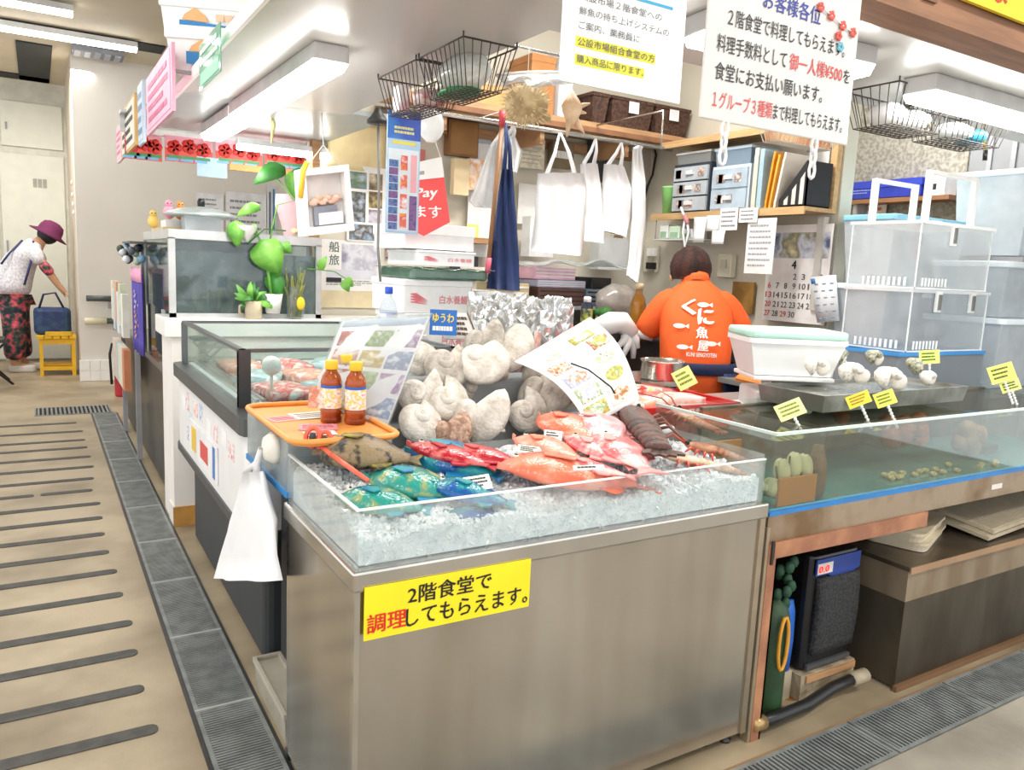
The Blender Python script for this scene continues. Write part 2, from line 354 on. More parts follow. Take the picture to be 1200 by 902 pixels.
fluor(.79, 3.66, .785, 4.3, 2.0, 'tube light behind the nearest one, by the pink signs')
fluor(.93, 4.42, 1.42, 4.42, 1.97, 'thin tube light in front of the red flower signs', wd=.07, ht=.03)
fluor(1.42, 1.52, 2.0, 1.47, 2.0, 'tube light half hidden behind the white notice boards')
fluor(2.36, 1.52, 3.6, 1.52, 2.0, 'long tube light at right above the fish tanks')
# ================================================================ stall walls
STW = M('#d3cdbd', .65, var=.03, scale=3)
wb = S('wall_stall', MB().box(1.33, 4.43, 0, 3.95, 4.5, 3.25), STW)
wr = S('wall_right', MB().box(3.8, 2.83, 0, 3.9, 4.43, 3.25), STW)
wd_ = S('wall_recess', MB().box(5.4, .5, 0, 5.5, 4.5, 3.25), M('#84878b', .5, var=.03))
S('wall_recess_back', MB().box(3.95, 4.43, 0, 5.5, 4.5, 3.25), STW)
MB().box(5.38, 3.05, 1.5, 5.4, 4.2, 2.7).build('speckled_panel', M('#97948a', .6, h2='#77746a', scale=40), wd_)
for k in range(7): MB().box(5.385, 2.0 + k * .15, .9, 5.4, 2.03 + k * .15, 3.0).build('panel_rib', M('#9a9da2', .5), wd_)
S('trim_2', MB().box(1.325, 4.375, 1.04, 1.368, 4.43, 2.17), WOOD)                     # post at the wall's end
tr3 = S('trim_3', MB().box(1.368, 4.38, 2.14, 3.6, 4.43, 2.2), M('#a9825c', .6, var=.12, scale=6, stretch=(1, 8, 8)))
# ================================================================ stainless fish counter
t = thing('fish_counter', 'stainless steel fish counter with yellow notice on its front', 'counter', (1.128, 1.68, 0))
STF = M('#c8c3ba', .22, .93, scale=2.2, stretch=(3, 3, .35), bump=.03, bscale=5, h2='#b3aca0', lo=.3, hi=.7)
MB().box(.53, 1.43, .035, 1.725, 1.93, .70).build('body', STF, t)
MB().box(.518, 1.418, .69, 1.737, 1.94, .735).build('rim', STEELB, t, bev=.006)
MB().box(1.712, 1.424, .035, 1.733, 1.445, .69).build('corner_trim', M('#b9ab97', .35, .85), t)
MB().box(.524, 1.424, .035, .536, 1.44, .69).build('corner_trim', STEELB, t)
for x, y in ((.58, 1.48), (1.62, 1.48), (1.69, 1.46), (.58, 1.88), (1.68, 1.88)):
    MB().lathe([(.016, 0), (.018, .008), (.009, .012), (.009, .036)], (x, y, 0), 12).build('foot', DSTEEL, t)
# yellow notice
f = FR((.541, 1.4155, .594), (1, 0, 0), (0, 0, 1))
g = thing('notice_plate', 'yellow plate with black and red lettering on the counter front', 'sign', (.74, 1.4155, .58))
fs = FR((.541, 1.4165, .588), (1, 0, -.005), (.003, 0, 1))
MB().fbox(fs, 0, 0, .398, .114, 0, .003).build('plate', M('#f5e11e', .45, var=.03), g)
KB = M('#1a1a1a', .5)
txt('2階食堂で', fs, .095, .062, .20, .040, KB, g, .018, c=.0042)
txt('してもらえます。', fs, .092, .012, .30, .040, KB, g, .018, c=.0042)
txt('調理', fs, .006, .014, .086, .041, M('#e0221c', .5), g, .018, c=.0042)
# clear tray standing in the counter top, filled with ice
ACR = GLASS('#f8fbfb', .14, .05, .04, '#f6f8f8', .06)
t = thing('clear_fish_tray', 'low clear acrylic tray of crushed ice on the steel counter', 'tray', (1.128, 1.69, .735))
MB().box(.53, 1.434, .736, 1.722, 1.440, .858).build('front_pane', ACR, t)
MB().box(.53, 1.44, .736, .536, 1.93, .858).build('side_pane', ACR, t)
MB().box(1.716, 1.44, .736, 1.722, 1.93, .872).build('side_pane', ACR, t)
MB().box(.53, 1.93, .736, 1.722, 1.936, .85).build('back_pane', ACR, t)
MB().box(.529, 1.433, .857, 1.723, 1.441, .8605).build('pane_edge', M('#e4eeee', .2, var=.01), t); MB().box(.529, 1.441, .857, .537, 1.937, .8605).build('pane_edge', M('#e4eeee', .2, var=.01), t)
def hz(x, y):
    """top of the ice bed"""
    u = (x - .54) / 1.17; v = (y - 1.44) / .48
    return .79 + .036 * min(1, v * 1.6) + .02 * max(0, u - .35) + .012 * math.sin(x * 23 + y * 9) * math.cos(y * 31 - x * 7)
ri = random.Random(3)
m = MB(); nx, ny = 70, 30; W = nx + 1; vs = []
for j in range(ny + 1):
    for i in range(W):
        x = .54 + 1.172 * i / nx; y = 1.444 + .482 * j / ny; vs.append((x, y, hz(x, y) + ri.uniform(-.006, .006)))
n0 = len(vs); vs += [(p[0], p[1], .738) for p in vs]
fs_ = [(j * W + i, j * W + i + 1, (j + 1) * W + i + 1, (j + 1) * W + i) for j in range(ny) for i in range(nx)]
fs_ += [(i + 1, i, n0 + i, n0 + i + 1) for i in range(nx)] + [(j * W, (j + 1) * W, n0 + (j + 1) * W, n0 + j * W) for j in range(ny)]
fs_ += [((j + 1) * W + nx, j * W + nx, n0 + j * W + nx, n0 + (j + 1) * W + nx) for j in range(ny)]
m.add(vs, fs_)
def chip(m, p, r, rr):
    q = [V((rr.uniform(-1, 1), rr.uniform(-1, 1), rr.uniform(-1, 1))).normalized() * r * rr.uniform(.6, 1.2) for _ in range(2)]
    a, b = q; c_ = a.cross(b).normalized() * r; p = V(p)
    m.add([p + a, p + b, p - a * .8, p - b * .9, p + c_, p - c_], [(0, 1, 4), (1, 2, 4), (2, 3, 4), (3, 0, 4), (1, 0, 5), (2, 1, 5), (3, 2, 5), (0, 3, 5)])
for k in range(5200):
    x = ri.uniform(.548, 1.705); y = 1.446 + .47 * ri.random() ** 1.4
    chip(m, (x, y, hz(x, y) + ri.uniform(-.004, .006)), ri.uniform(.005, .012), ri)
for k in range(2600):
    x = ri.uniform(.545, 1.705); chip(m, (x, 1.449, ri.uniform(.742, hz(x, 1.45) + .006)), ri.uniform(.005, .012), ri)
for k in range(900):
    y = ri.uniform(1.45, 1.92); chip(m, (.548, y, ri.uniform(.742, hz(.55, y) + .006)), ri.uniform(.005, .012), ri)
ICE = M('#f4f7f8', .15, var=.03, scale=30, h2='#dfe6e9', trans=.12, spec=.6)
tag(m.build('crushed_ice', ICE), 'bed of crushed ice filling the clear fish tray', 'ice', kind='stuff')
# ================================================================ rear display table (shells stand on it)
t = thing('display_table', 'steel display table behind the ice tray holding the shells', 'table', (1.3, 2.17, 0))
MB().box(.83, 1.95, .73, 2.28, 2.39, .765).build('table_top', STEELB, t)
for x, y in ((.86, 1.98), (2.25, 1.98), (.86, 2.36), (2.25, 2.36)): MB().box(x - .02, y - .02, 0, x + .02, y + .02, .73).build('leg', STEELB, t)
# ================================================================ left clear tank with orange tray
t = thing('side_tank', 'cloudy clear tank with blue lower edge under the orange tray', 'tank', (.67, 2.16, 0))
MB().box(.63, 1.98, .03, .81, 2.38, .742).build('cabinet', M('#26282b', .5), t)  # dark block painting the black shade in the open space below the tank
for x, y in ((.535, 1.95),): MB().box(x, y, .03, x + .016, y + .016, .742).build('leg', STEELB, t); MB().lathe([(.012, 0), (.014, .03)], (x + .008, y + .008, 0), 10).build('caster', BLACK, t)
CLD = GLASS('#e9f1f2', .45, .05, .06, '#e8eef0', .1)
MB().tray(.53, 1.945, .752, .815, 2.39, .905, .008).build('tank_walls', CLD, t)
MB().box(.526, 1.941, .742, .819, 2.394, .758).build('edge_frame', BLUE, t)
MB().box(.545, 1.96, .76, .80, 2.375, .865).build('water', GLASS('#dfeeee', .35, .1, .03, '#dfe9ea'), t)
MB().lathe([(.045, 0), (.042, .012), (.03, .03), (.012, .035)], (.53, 2.06, .85), 16, axis=(-1, 0, 0)).build('suction_hook', M('#eeebe0', .4), t)
t = thing('serving_tray', 'orange plastic tray carrying bottles and pink cards', 'tray', (.63, 2.08, .905))
ORG = M('#f0a04e', .4, var=.04)
m = MB(); m.rbox(.51, 1.80, .908, .775, 2.31, .914, .04); m.build('base', ORG, t)
pts = []
for cx, cy, a0 in ((.735, 2.27, 0), (.55, 2.27, pi / 2), (.55, 1.84, pi), (.735, 1.84, 1.5 * pi)):
    for i in range(5): a = a0 + pi / 2 * i / 4; pts.append((cx + .045 * math.cos(a), cy + .045 * math.sin(a), .92))
MB().tube(pts, .008, 6, closed=True).build('rim', ORG, t)
for k, (x, y, a, cc, w_, h_) in enumerate(((.57, 2.12, .2, '#f2a7ad', .09, .07), (.62, 1.98, -.3, '#ee9aa6', .10, .075), (.66, 2.14, .1, '#cfe3d8', .13, .09), (.60, 1.90, -.1, '#f4e6e4', .08, .05))):
    fc = FXY(x, y, .9145 + k * .0006, a); nm = ('pink card at the back left of the orange tray', 'pink card in the middle of the orange tray', 'pale green card at the back of the orange tray', 'white card at the front of the orange tray')[k]
    o = thing('price_card', nm, 'card', (x, y, .9145)); MB().fbox(fc, -w_ / 2, -h_ / 2, w_ / 2, h_ / 2, 0, .0012).build('card', M(cc, .5), o); rule(fc, -w_ * .4, -h_ * .35, w_ * .4, h_ * .35, 3, M('#b9616b', .6), o, .3, c=.0022, seed=k)
# bottles with yellow caps
def chili(x, y, label):
    t = thing('sauce_bottle', label, 'bottle', (x, y, .9145), group='amber sauce bottles on the orange tray')
    am = M('#7a2d0e', .15, h2='#a8501c', scale=12)
    MB().lathe([(.026, 0), (.029, .004), (.029, .012), (.027, .018), (.029, .024), (.029, .036), (.0275, .04), (.0275, .105), (.029, .11), (.024, .128), (.015, .142), (.015, .148)], (0, 0, 0), 20).build('bottle_body', am, t, world=False)
    MB().lathe([(.0283, .041), (.0283, .104)], (0, 0, 0), 20, cap=False).build('label_band', MULTI('sauce_label', ['#f3eef2', '#e9e4f0', '#f2c64b', '#f4f0ee', '#e88a6a'], 40), t, world=False)
    MB().lathe([(.0286, .096), (.0286, .104)], (0, 0, 0), 20, cap=False).build('label_stripe', M('#2c63c4', .5), t, world=False)
    MB().lathe([(.0165, .146), (.0175, .148), (.0175, .166), (.016, .17)], (0, 0, 0), 18).build('cap', M('#f6cf2f', .4), t, world=False)
    return t
chili(*(0.675,2.042,0.914)[:2], 'amber sauce bottle at the left of the three on the orange tray')
chili(*(0.729,2.000,0.915)[:2], 'amber sauce bottle at the right of the three on the orange tray')
chili(*(0.758,2.161,0.915)[:2], 'amber sauce bottle standing behind the other two on the orange tray')
# ================================================================ open top freezer
t = thing('display_freezer', 'white open-top display freezer with black bumper and sliding glass', 'freezer', (.95, 3.13, 0))
FW = M('#eceded', .35, var=.02)
MB().rbox(.54, 2.43, .485, 1.36, 3.87, .80, .06).build('body', FW, t)
MB().rbox(.60, 2.47, .03, 1.32, 3.83, .455, .03).build('base', M('#33373b', .5), t)
MB().rbox(.532, 2.42, .455, 1.368, 3.88, .487, .06).build('lower_trim', M('#45494d', .4, .3), t)
MB().rbox(.52, 2.405, .80, 1.375, 3.89, .855, .06).build('bumper', M('#4c4e4f', .4, .2), t)
GLA = GLASS('#eef6f4', .03, .07)
for nm, b in (('side_glass', (.565, 2.64, .857, .571, 3.80, 1.045)), ('front_glass', (.565, 2.63, .857, 1.34, 2.636, 1.045)), ('side_glass', (1.33, 2.64, .857, 1.336, 3.80, 1.045)), ('back_glass', (.565, 3.80, .857, 1.34, 3.806, 1.045))):
    MB().box(*b).build(nm, GLA, t)
fm = MB().box(.557, 2.62, 1.04, .577, 3.81, 1.052).box(1.328, 2.62, 1.04, 1.345, 3.81, 1.052).box(.557, 2.62, 1.04, 1.345, 2.64, 1.052).box(.557, 3.795, 1.04, 1.345, 3.81, 1.052)
for x, y in ((.565, 2.63), (1.335, 2.63), (.565, 3.80), (1.335, 3.80)): fm.box(x - .012, y - .012, .855, x + .012, y + .012, 1.045)
fm.build('glass_frame', M('#7b7e80', .3, .8), t)
MB().box(.553, 2.617, .856, .592, 2.645, 1.05).build('corner_post', M('#5c5d60', .3, .7), t)
for k in range(4): MB().box(.60 + k * .022, 2.68, .862, .612 + k * .022, 3.78, .872).build('rail', M('#c8cbcc', .3, .7), t)
MB().box(.58, 2.65, .856, 1.32, 3.79, .862).build('inner_floor', M('#dfe3e2', .4), t)
# stickers along its aisle side
STK = [(3.72, .70, .10, .07, '#e8e8ea'), (3.60, .72, .06, .08, '#d84338'), (3.60, .58, .07, .06, '#2f5db0'), (3.42, .72, .10, .06, '#e06a4a'), (3.28, .73, .07, .07, '#3a78c8'), (3.12, .70, .08, .06, '#f0eef0'), (2.98, .71, .07, .07, '#d8403c'), (2.84, .72, .09, .06, '#e9e9ec'), (2.72, .70, .09, .06, '#d14a4a'), (3.52, .66, .06, .05, '#3b8fd0')]
for (y, z, w_, h_, cc) in STK:
    fk = FYZ(.5395, y, z); MB().fbox(fk, 0, -h_ / 2, w_, h_ / 2, 0, .001).build('sticker', MULTI('stk' + cc, [cc, '#f2f2f2', cc], 30), t)
fk = FYZ(.5385, 3.5, .52); bd = MB().fbox(fk, 0, 0, .60, .14, 0, .004).build('sticker_board', M('#f1f1f3', .4), t)
MB().fbox(FYZ(.534, 3.44, .54), .0, 0, .10, .10, 0, .001).build('yellow_dot', M('#ecc53a', .5), bd); MB().fbox(FYZ(.534, 3.24, .55), 0, 0, .16, .07, 0, .001).build('red_print', M('#d9544e', .5), bd); MB().fbox(FYZ(.534, 2.98, .53), 0, 0, .04, .12, 0, .001).build('blue_print', M('#4a7fc4', .5), bd)
fk = FXZ(.60, 2.429, .70)
for (a, b, w_, h_, cc) in ((0, 0, .06, .07, '#5a6fa0'), (.01, -.05, .03, .03, '#2a2a2c'), (.07, -.02, .05, .07, '#3d8fc8'), (.14, -.05, .05, .09, '#e06a58')):
    MB().fbox(fk, a, b, a + w_, b + h_, 0, .001).build('sticker', MULTI('stf' + cc, [cc, '#e6e6ea', cc], 40), t)
# goods lying in the freezer
PACK = [('#e8e6e4', '#d9534a', '#f1f1ee'), ('#cfd6d8', '#8fb0b8', '#eef0ee'), ('#d9b8a8', '#e0907a', '#f1ebe6')]
rp = random.Random(5); k = 0
PLACE = ('front left', 'front middle', 'front right', 'middle left', 'centre', 'middle right', 'back left', 'back middle', 'back right')
for j in range(3):
    for i in range(3):
        x = .74 + i * .20; y = 2.78 + j * .34; c_ = PACK[(i + j) % 3]
        m = MB(); fk = FXY(x, y, .863, rp.uniform(-.4, .4)); m.fsheet(FR(fk.o, fk.u, fk.v, lambda a, b, c, q=rp.random(): (a, b, c + .02 * math.cos(a * 17) * math.cos(b * 10) * (1 if c > 0 else 0))), -.08, -.13, .08, .13, 0, .03, 6, 6)
        tag(m.build('frozen_pack', MULTI('pack%d' % k, list(c_), 25, .2)), 'wrapped frozen pack lying %s in the glass freezer' % PLACE[k], 'package', 'packs in the display freezer'); k += 1
t = thing('white_ladle_rest', 'round white knob on a stem inside the freezer glass', 'ladle', (.68, 2.70, .863))
MB().ball((.68, 2.70, .985), .034, .034, .034).build('bowl', M('#f4f4f2', .3), t); MB().tube([(.68, 2.70, .864), (.68, 2.70, .955)], .006).build('stem', M('#e9e2dd', .4), t); MB().lathe([(.022, 0), (.02, .03), (.008, .045)], (.68, 2.70, .863), 12).build('foot', M('#d8a090', .4), t)
# ================================================================ white pillar, ledge and big aquarium
LEDW = M('#ece8e2', .5, var=.02)
pl = S('wall_ledge', MB().box(.545, 4.06, 0, 1.9, 4.40, .95), LEDW)
MB().box(.515, 4.045, .95, 1.92, 4.41, 1.04).build('ledge_top', M('#f0eee9', .4, var=.02), pl, bev=.006)
MB().box(.538, 4.05, 0, .64, 4.06, .10).build('wood_skirt', M('#c8924a', .5, var=.1), pl); MB().box(.538, 4.06, 0, .545, 4.20, .10).build('wood_skirt', M('#e6e0d6', .5), pl)
t = thing('aquarium', 'large dim aquarium with silver frame on the white ledge', 'aquarium', (.9, 4.6, 0))
FRM = M('#cfd0cf', .35, .5)
MB().box(.585, 4.42, .03, 1.30, 6.85, .70).build('cabinet', M('#55534f', .3, .75, var=.15, scale=3, stretch=(1, 3, 3)), t)
MB().box(.57, 4.41, .70, 1.31, 6.87, .745).build('cabinet_rim', M('#8f8f8e', .3, .7), t)
AQG = GLASS('#e2ebea', .12, .08, .03, '#c3cdce', .06)
MB().box(.558, 4.16, 1.06, .566, 5.15, 1.43).build('side_glass', AQG, t); MB().box(.56, 4.155, 1.06, 1.30, 4.163, 1.43).build('front_glass', AQG, t)
MB().box(.575, 4.17, .78, 1.29, 5.14, 1.37).build('water', GLASS('#c2d2d2', .30, .03, .02, '#a3b2b4', .14), t)
MB().box(.57, 5.16, .75, 1.30, 5.2, 1.43).build('back_panel', M('#a9b8b4', .5), t)
MB().box(.563, 4.41, .745, .572, 5.16, 1.07).build('lower_side_glass', AQG, t)
fm = MB().box(.552, 4.15, 1.425, 1.31, 5.2, 1.47)
for x, y in ((.552, 4.15), (1.28, 4.15), (.552, 5.17), (1.28, 5.17)): fm.box(x, y, 1.04, x + .03, y + .03, 1.43)
fm.box(.552, 4.15, 1.04, 1.31, 4.17, 1.062); fm.box(.552, 4.43, .745, .57, 4.46, 1.06); fm.build('frame', FRM, t)
for k, (y, cc) in enumerate(((4.55, '#3d6b52'), (4.9, '#c9a93a'))):
    m = MB()
    for q in range(9): a = random.uniform(0, 6.28); m.tube([(.85 + k * .02, y, .79), (.85 + .05 * math.cos(a), y + .05 * math.sin(a), .98), (.85 + .11 * math.cos(a), y + .1 * math.sin(a), 1.18 + .1 * random.random())], [.012, .01, .004], 5)
    m.build('water_plant', M(cc, .6, var=.2), t)
for y in (4.50, 4.58): MB().box(.577, y, .32, .585, y + .02, .60).build('hinge', STEELB, t)
# ================================================================ right fish tank on its stand
RUST = M('#a5937d', .45, .45, h2='#7f6548', scale=6, lo=.35, hi=.6, bump=.1)
t = thing('tank_stand', 'rusty steel tank stand with brown angle iron legs', 'stand', (2.7, 1.7, 0))
MB().box(1.745, 1.425, .61, 3.76, 1.455, .69).build('front_rail', RUST, t); MB().box(1.745, 1.915, .61, 3.76, 1.945, .69).build('back_rail', RUST, t)
MB().box(1.745, 1.456, .672, 3.76, 1.914, .69).build('deck', RUST, t)
BRN = M('#b5805d', .55, h2='#94624a', scale=8, var=.1)
MB().box(1.752, 1.418, 0, 1.792, 1.425, .61).box(1.785, 1.418, 0, 1.792, 1.455, .61).build('leg', BRN, t)
MB().box(1.74, 1.42, 0, 1.752, 1.45, .66).build('leg', M('#b7a78e', .4, .7), t)
for x, y in ((3.70, 1.43), (1.76, 1.90), (3.70, 1.90)): MB().box(x, y, 0, x + .04, y + .007, .61).box(x, y, 0, x + .007, y + .04, .61).build('leg', BRN, t)
MB().hexa([(1.775, 1.416, .565), (2.53, 1.416, .56), (2.53, 1.424, .56), (1.775, 1.424, .565), (1.775, 1.416, .612), (2.53, 1.416, .61), (2.53, 1.424, .61), (1.775, 1.424, .612)]).build('crossbar', BRN, t)
MB().box(1.76, 1.412, .55, 1.768, 1.418, .62).build('bracket', DSTEEL, t)
MB().fbox(FXZ(2.93, 1.4245, .64), 0, 0, .07, .018, 0, .002).build('maker_plate', M('#e8e4dc', .4), t)
MB().box(1.76, 1.935, 0, 3.76, 1.945, .61).build('interior_shade', M('#55504a', .7), t)  # dark sheet in place of the shaded interior under the stand
t = thing('fish_tank', 'long low glass fish tank with blue edges at right', 'tank', (2.75, 1.7, .69))
TG = GLASS('#f6fbfa', .03, .05)
MB().box(1.755, 1.43, .70, 3.75, 1.437, .925).build('front_glass', TG, t); MB().box(1.755, 1.437, .70, 1.762, 1.935, .925).build('side_glass', TG, t); MB().box(3.743, 1.437, .70, 3.75, 1.935, .925).build('side_glass', TG, t); MB().box(1.755, 1.928, .70, 3.75, 1.935, .925).build('back_glass', TG, t)
MB().box(1.75, 1.426, .69, 3.755, 1.94, .702).build('blue_base', M('#2d7fc4', .4), t)
MB().box(1.763, 1.44, .702, 3.742, 1.925, .706).build('tank_floor', M('#5fb4d4', .5, var=.05), t)
MB().box(1.763, 1.438, .708, 3.742, 1.927, .905).build('water', GLASS('#ece9dc', .09, .03, .02, '#9d9480', .05), t)
MB().box(1.752, 1.428, .923, 3.753, 1.439, .931).box(1.752, 1.439, .923, 1.764, 1.935, .931).build('top_edge', M('#cfe0da', .2, var=.02), t)
for x in (1.975, 2.86): MB().box(x, 1.44, .707, x + .006, 1.925, .92).build('divider', TG, t)
MB().box(1.764, 1.75, .707, 1.975, 1.76, .83).build('orange_board', M('#c9822f', .5), t); MB().box(1.80, 1.443, .708, 1.965, 1.45, .79).build('orange_board', M('#c9822f', .5), t)
MB().box(1.945, 1.905, .707, 3.74, 1.925, .91).build('back_board', M('#6f665a', .6, h2='#4d463d', scale=9), t)
MB().box(3.2, 1.60, .707, 3.3, 1.7, .74).build('air_stone', M('#55554f', .7), t)
# under the stand
t = thing('water_chiller', 'black aquarium chiller with blue label and red digits', 'chiller', (2.21, 1.68, .09))
BK = M('#17171a', .35, var=.2, scale=30)
MB().rbox(2.085, 1.515, .09, 2.335, 1.88, .485, .03).build('body', BK, t, bev=.01)
fc = FR((2.10, 1.512, .09), (1, 0, 0), (0, 0, 1), lambda a, b, c: (a, b, c + .018 * math.cos((b - .2) * 8)))
MB().fsheet(fc, .01, .06, .215, .32, -.02, .004, 6, 10).build('front_grille', M('#3c3d3f', .7, bump=.8, bscale=220, h2='#1f1f20', scale=120), t)
fc = FXZ(2.10, 1.509, .42); lb = MB().fprism(fc, [(0, 0.0), (.06, 0), (.12, -.03), (.225, .0), (.225, .055), (0, .055)], -.004, .001).build('label_panel', M('#26408f', .4), t)
MB().fbox(FXZ(2.105, 1.5075, .425), .0, 0, .075, .036, 0, .001).build('display', M('#d9d9d9', .3), lb)
txt('0.0', FXZ(2.11, 1.5065, .431), 0, 0, .05, .022, M('#ff2a20', .4, emit=1.5, var=0), lb, .03, 'digits')
MB().box(2.10, 1.505, .10, 2.32, 1.515, .115).build('foot_rail', M('#4b4c4e', .5), t)
t = thing('concrete_block', 'rough pale block under the black chiller', 'block', (2.21, 1.68, 0))
MB().box(2.07, 1.50, .0, 2.345, 1.9, .088).build('block', M('#b3a68e', .8, bump=.5, h2='#8a7c64', scale=12), t)
MB().box(2.09, 1.493, .062, 2.34, 1.50, .085).build('wood_strip', WOOD, t)
t = thing('water_box', 'stained steel water box with dark lower half', 'box', (3.1, 1.65, 0))
WB = M('#5d564a', .35, .55, h2='#4a4236', scale=3, stretch=(2, 2, .6), bump=.05)
MB().box(2.43, 1.40, 0.01, 3.75, 1.95, .315).build('lower_body', WB, t); MB().box(2.43, 1.40, .315, 3.75, 1.95, .425).build('upper_body', M('#a0907a', .4, .5, h2='#8a7860', scale=4, stretch=(2, 2, .7)), t)
MB().box(2.42, 1.39, .425, 3.76, 1.96, .44).build('lid', M('#4d4438', .3, .5, h2='#6a5d4c', scale=5), t); MB().box(2.42, 1.385, .418, 3.76, 1.392, .44).build('lid_lip', M('#b08f6f', .45, .3), t)
MB().box(2.42, 1.385, 0, 3.76, 1.40, .02).build('base_angle', M('#7a5a3c', .7), t)
for k, (x, y, z, w_, d_, a, nm) in enumerate(((2.72, 1.60, .442, .36, .22, .35, 'lower'), (2.70, 1.60, .478, .36, .22, .32, 'upper'))):
    fk = FXY(x, y, z, a); c_ = M('#d8cdb4', .5, h2='#c2b498', scale=6)
    o = thing('shallow_crate', '%s of two yellowed plastic crates on the water box' % nm, 'crate', (x, y, z))
    pts = []
    for cx, cy, a0 in ((w_ / 2 - .04, d_ / 2 - .04, 0), (-w_ / 2 + .04, d_ / 2 - .04, pi / 2), (-w_ / 2 + .04, -d_ / 2 + .04, pi), (w_ / 2 - .04, -d_ / 2 + .04, 1.5 * pi)):
        pts += [(cx + .04 * math.cos(a0 + pi / 2 * i / 4), cy + .04 * math.sin(a0 + pi / 2 * i / 4)) for i in range(5)]
    MB().fprism(fk, [(x * .94, y * .92) for x, y in pts], 0, .024).build('crate_body', c_, o); MB().fprism(fk, pts, .024, .034).build('crate_rim', c_, o)
for k, (dx, z) in enumerate(((0, .445), (.03, .466))):
    fk = FR((2.95 + dx, 1.42, z), (1, .05, .03), (-.05, 1, .12)); o = thing('ribbed_board', '%s grey ribbed board leaning on the water box' % ('lower', 'upper')[k], 'board', (3.2, 1.6, z))
    MB().fbox(fk, 0, 0, .62, .36, 0, .014).build('board', M('#c3b79e', .6, h2='#a89b82', scale=7), o)
    m = MB()
    for q in range(40): m.fbox(fk, .01 + q * .0152, .01, .018 + q * .0152, .35, .014, .018)
    m.build('ribs', M('#b4a994', .6), o)
t = thing('gas_bottle', 'dark green cylinder with blue pouch beside the chiller', 'cylinder', (1.95, 1.52, 0))
MB().lathe([(.05, 0), (.052, .01), (.052, .33), (.04, .37), (.018, .385), (.018, .41)], (1.90, 1.50, 0), 18).build('cylinder', M('#2c4a2a', .5, var=.15), t)
m = MB()
for q in range(14): a = q * .9; m.ball((1.91 + .03 * math.cos(a), 1.49 + .03 * math.sin(a), .37 + q * .011), .018, .014, .02, 6, 4)
m.build('green_cord', M('#234a34', .7), t)
MB().tube([(1.885 + .02 * math.cos(q * .45), 1.44, .27 + .085 * math.sin(q * .45)) for q in range(14)], .006, 6, closed=True).build('orange_loop', M('#d99a2e', .5), t)
MB().lathe([(.028, 0), (.034, .1), (.03, .2), (.018, .24)], (2.03, 1.545, .10), 12, sx=1, sy=.5).build('blue_pouch', M('#2467c4', .5), t)
MB().box(2.0, 1.53, .0, 2.06, 1.58, .10).build('pouch_block', M('#b3a68e', .8), t)
t = thing('drain_hose', 'black corrugated hose lying under the tank stand', 'hose', (2.05, 1.45, 0))
pts = [(1.771,1.425,0.050), (1.876,1.430,0.040), (2.017,1.433,0.040), (2.173,1.457,0.045), (2.276,1.452,0.055)]
MB().tube(pts, .019, 10).build('hose', M('#202122', .4), t); MB().tube([(2.265,1.451,0.055), (2.330,1.445,0.060)], .023, 12).build('end_fitting', M('#a89c84', .5), t); MB().tube([(1.763,1.425,0.050), (1.812,1.428,0.045)], .022, 10).build('clamp', M('#b89a6a', .35, .6), t)
# ================================================================ seafood on the ice
def fishmat(name, back, belly, spot=None, sc_=22, rough=.25):
    key = ('fish', name)
    if key in _mc: return _mc[key]
    m = bpy.data.materials.new(name); m.use_nodes = True; nt = m.node_tree; b = nt.nodes['Principled BSDF']; b.inputs['Roughness'].default_value = rough
    tc = nt.nodes.new('ShaderNodeTexCoord'); sx = nt.nodes.new('ShaderNodeSeparateXYZ'); nt.links.new(tc.outputs['Object'], sx.inputs[0])
    mr = nt.nodes.new('ShaderNodeMapRange'); mr.inputs[1].default_value = -.04; mr.inputs[2].default_value = .03; nt.links.new(sx.outputs['Y'], mr.inputs[0])
    mx = nt.nodes.new('ShaderNodeMix'); mx.data_type = 'RGBA'; mx.inputs[6].default_value = srgb(belly); mx.inputs[7].default_value = srgb(back); nt.links.new(mr.outputs[0], mx.inputs[0])
    vo = nt.nodes.new('ShaderNodeTexVoronoi'); vo.inputs['Scale'].default_value = 130; nt.links.new(tc.outputs['Object'], vo.inputs['Vector'])
    bp = nt.nodes.new('ShaderNodeBump'); bp.inputs['Strength'].default_value = .35; bp.inputs['Distance'].default_value = .003; nt.links.new(vo.outputs['Distance'], bp.inputs['Height']); nt.links.new(bp.outputs[0], b.inputs['Normal'])
    last = mx.outputs[2]
    if spot:
        nz = nt.nodes.new('ShaderNodeTexNoise'); nz.inputs['Scale'].default_value = sc_; nz.inputs['Detail'].default_value = 3; nt.links.new(tc.outputs['Object'], nz.inputs['Vector'])
        cr = nt.nodes.new('ShaderNodeValToRGB'); cr.color_ramp.elements[0].position = .52; cr.color_ramp.elements[1].position = .62; nt.links.new(nz.outputs['Fac'], cr.inputs[0])
        m2 = nt.nodes.new('ShaderNodeMix'); m2.data_type = 'RGBA'; m2.inputs[7].default_value = srgb(spot); nt.links.new(cr.outputs[0], m2.inputs[0]); nt.links.new(last, m2.inputs[6]); last = m2.outputs[2]
    nt.links.new(last, b.inputs['Base Color']); _mc[key] = m; return m
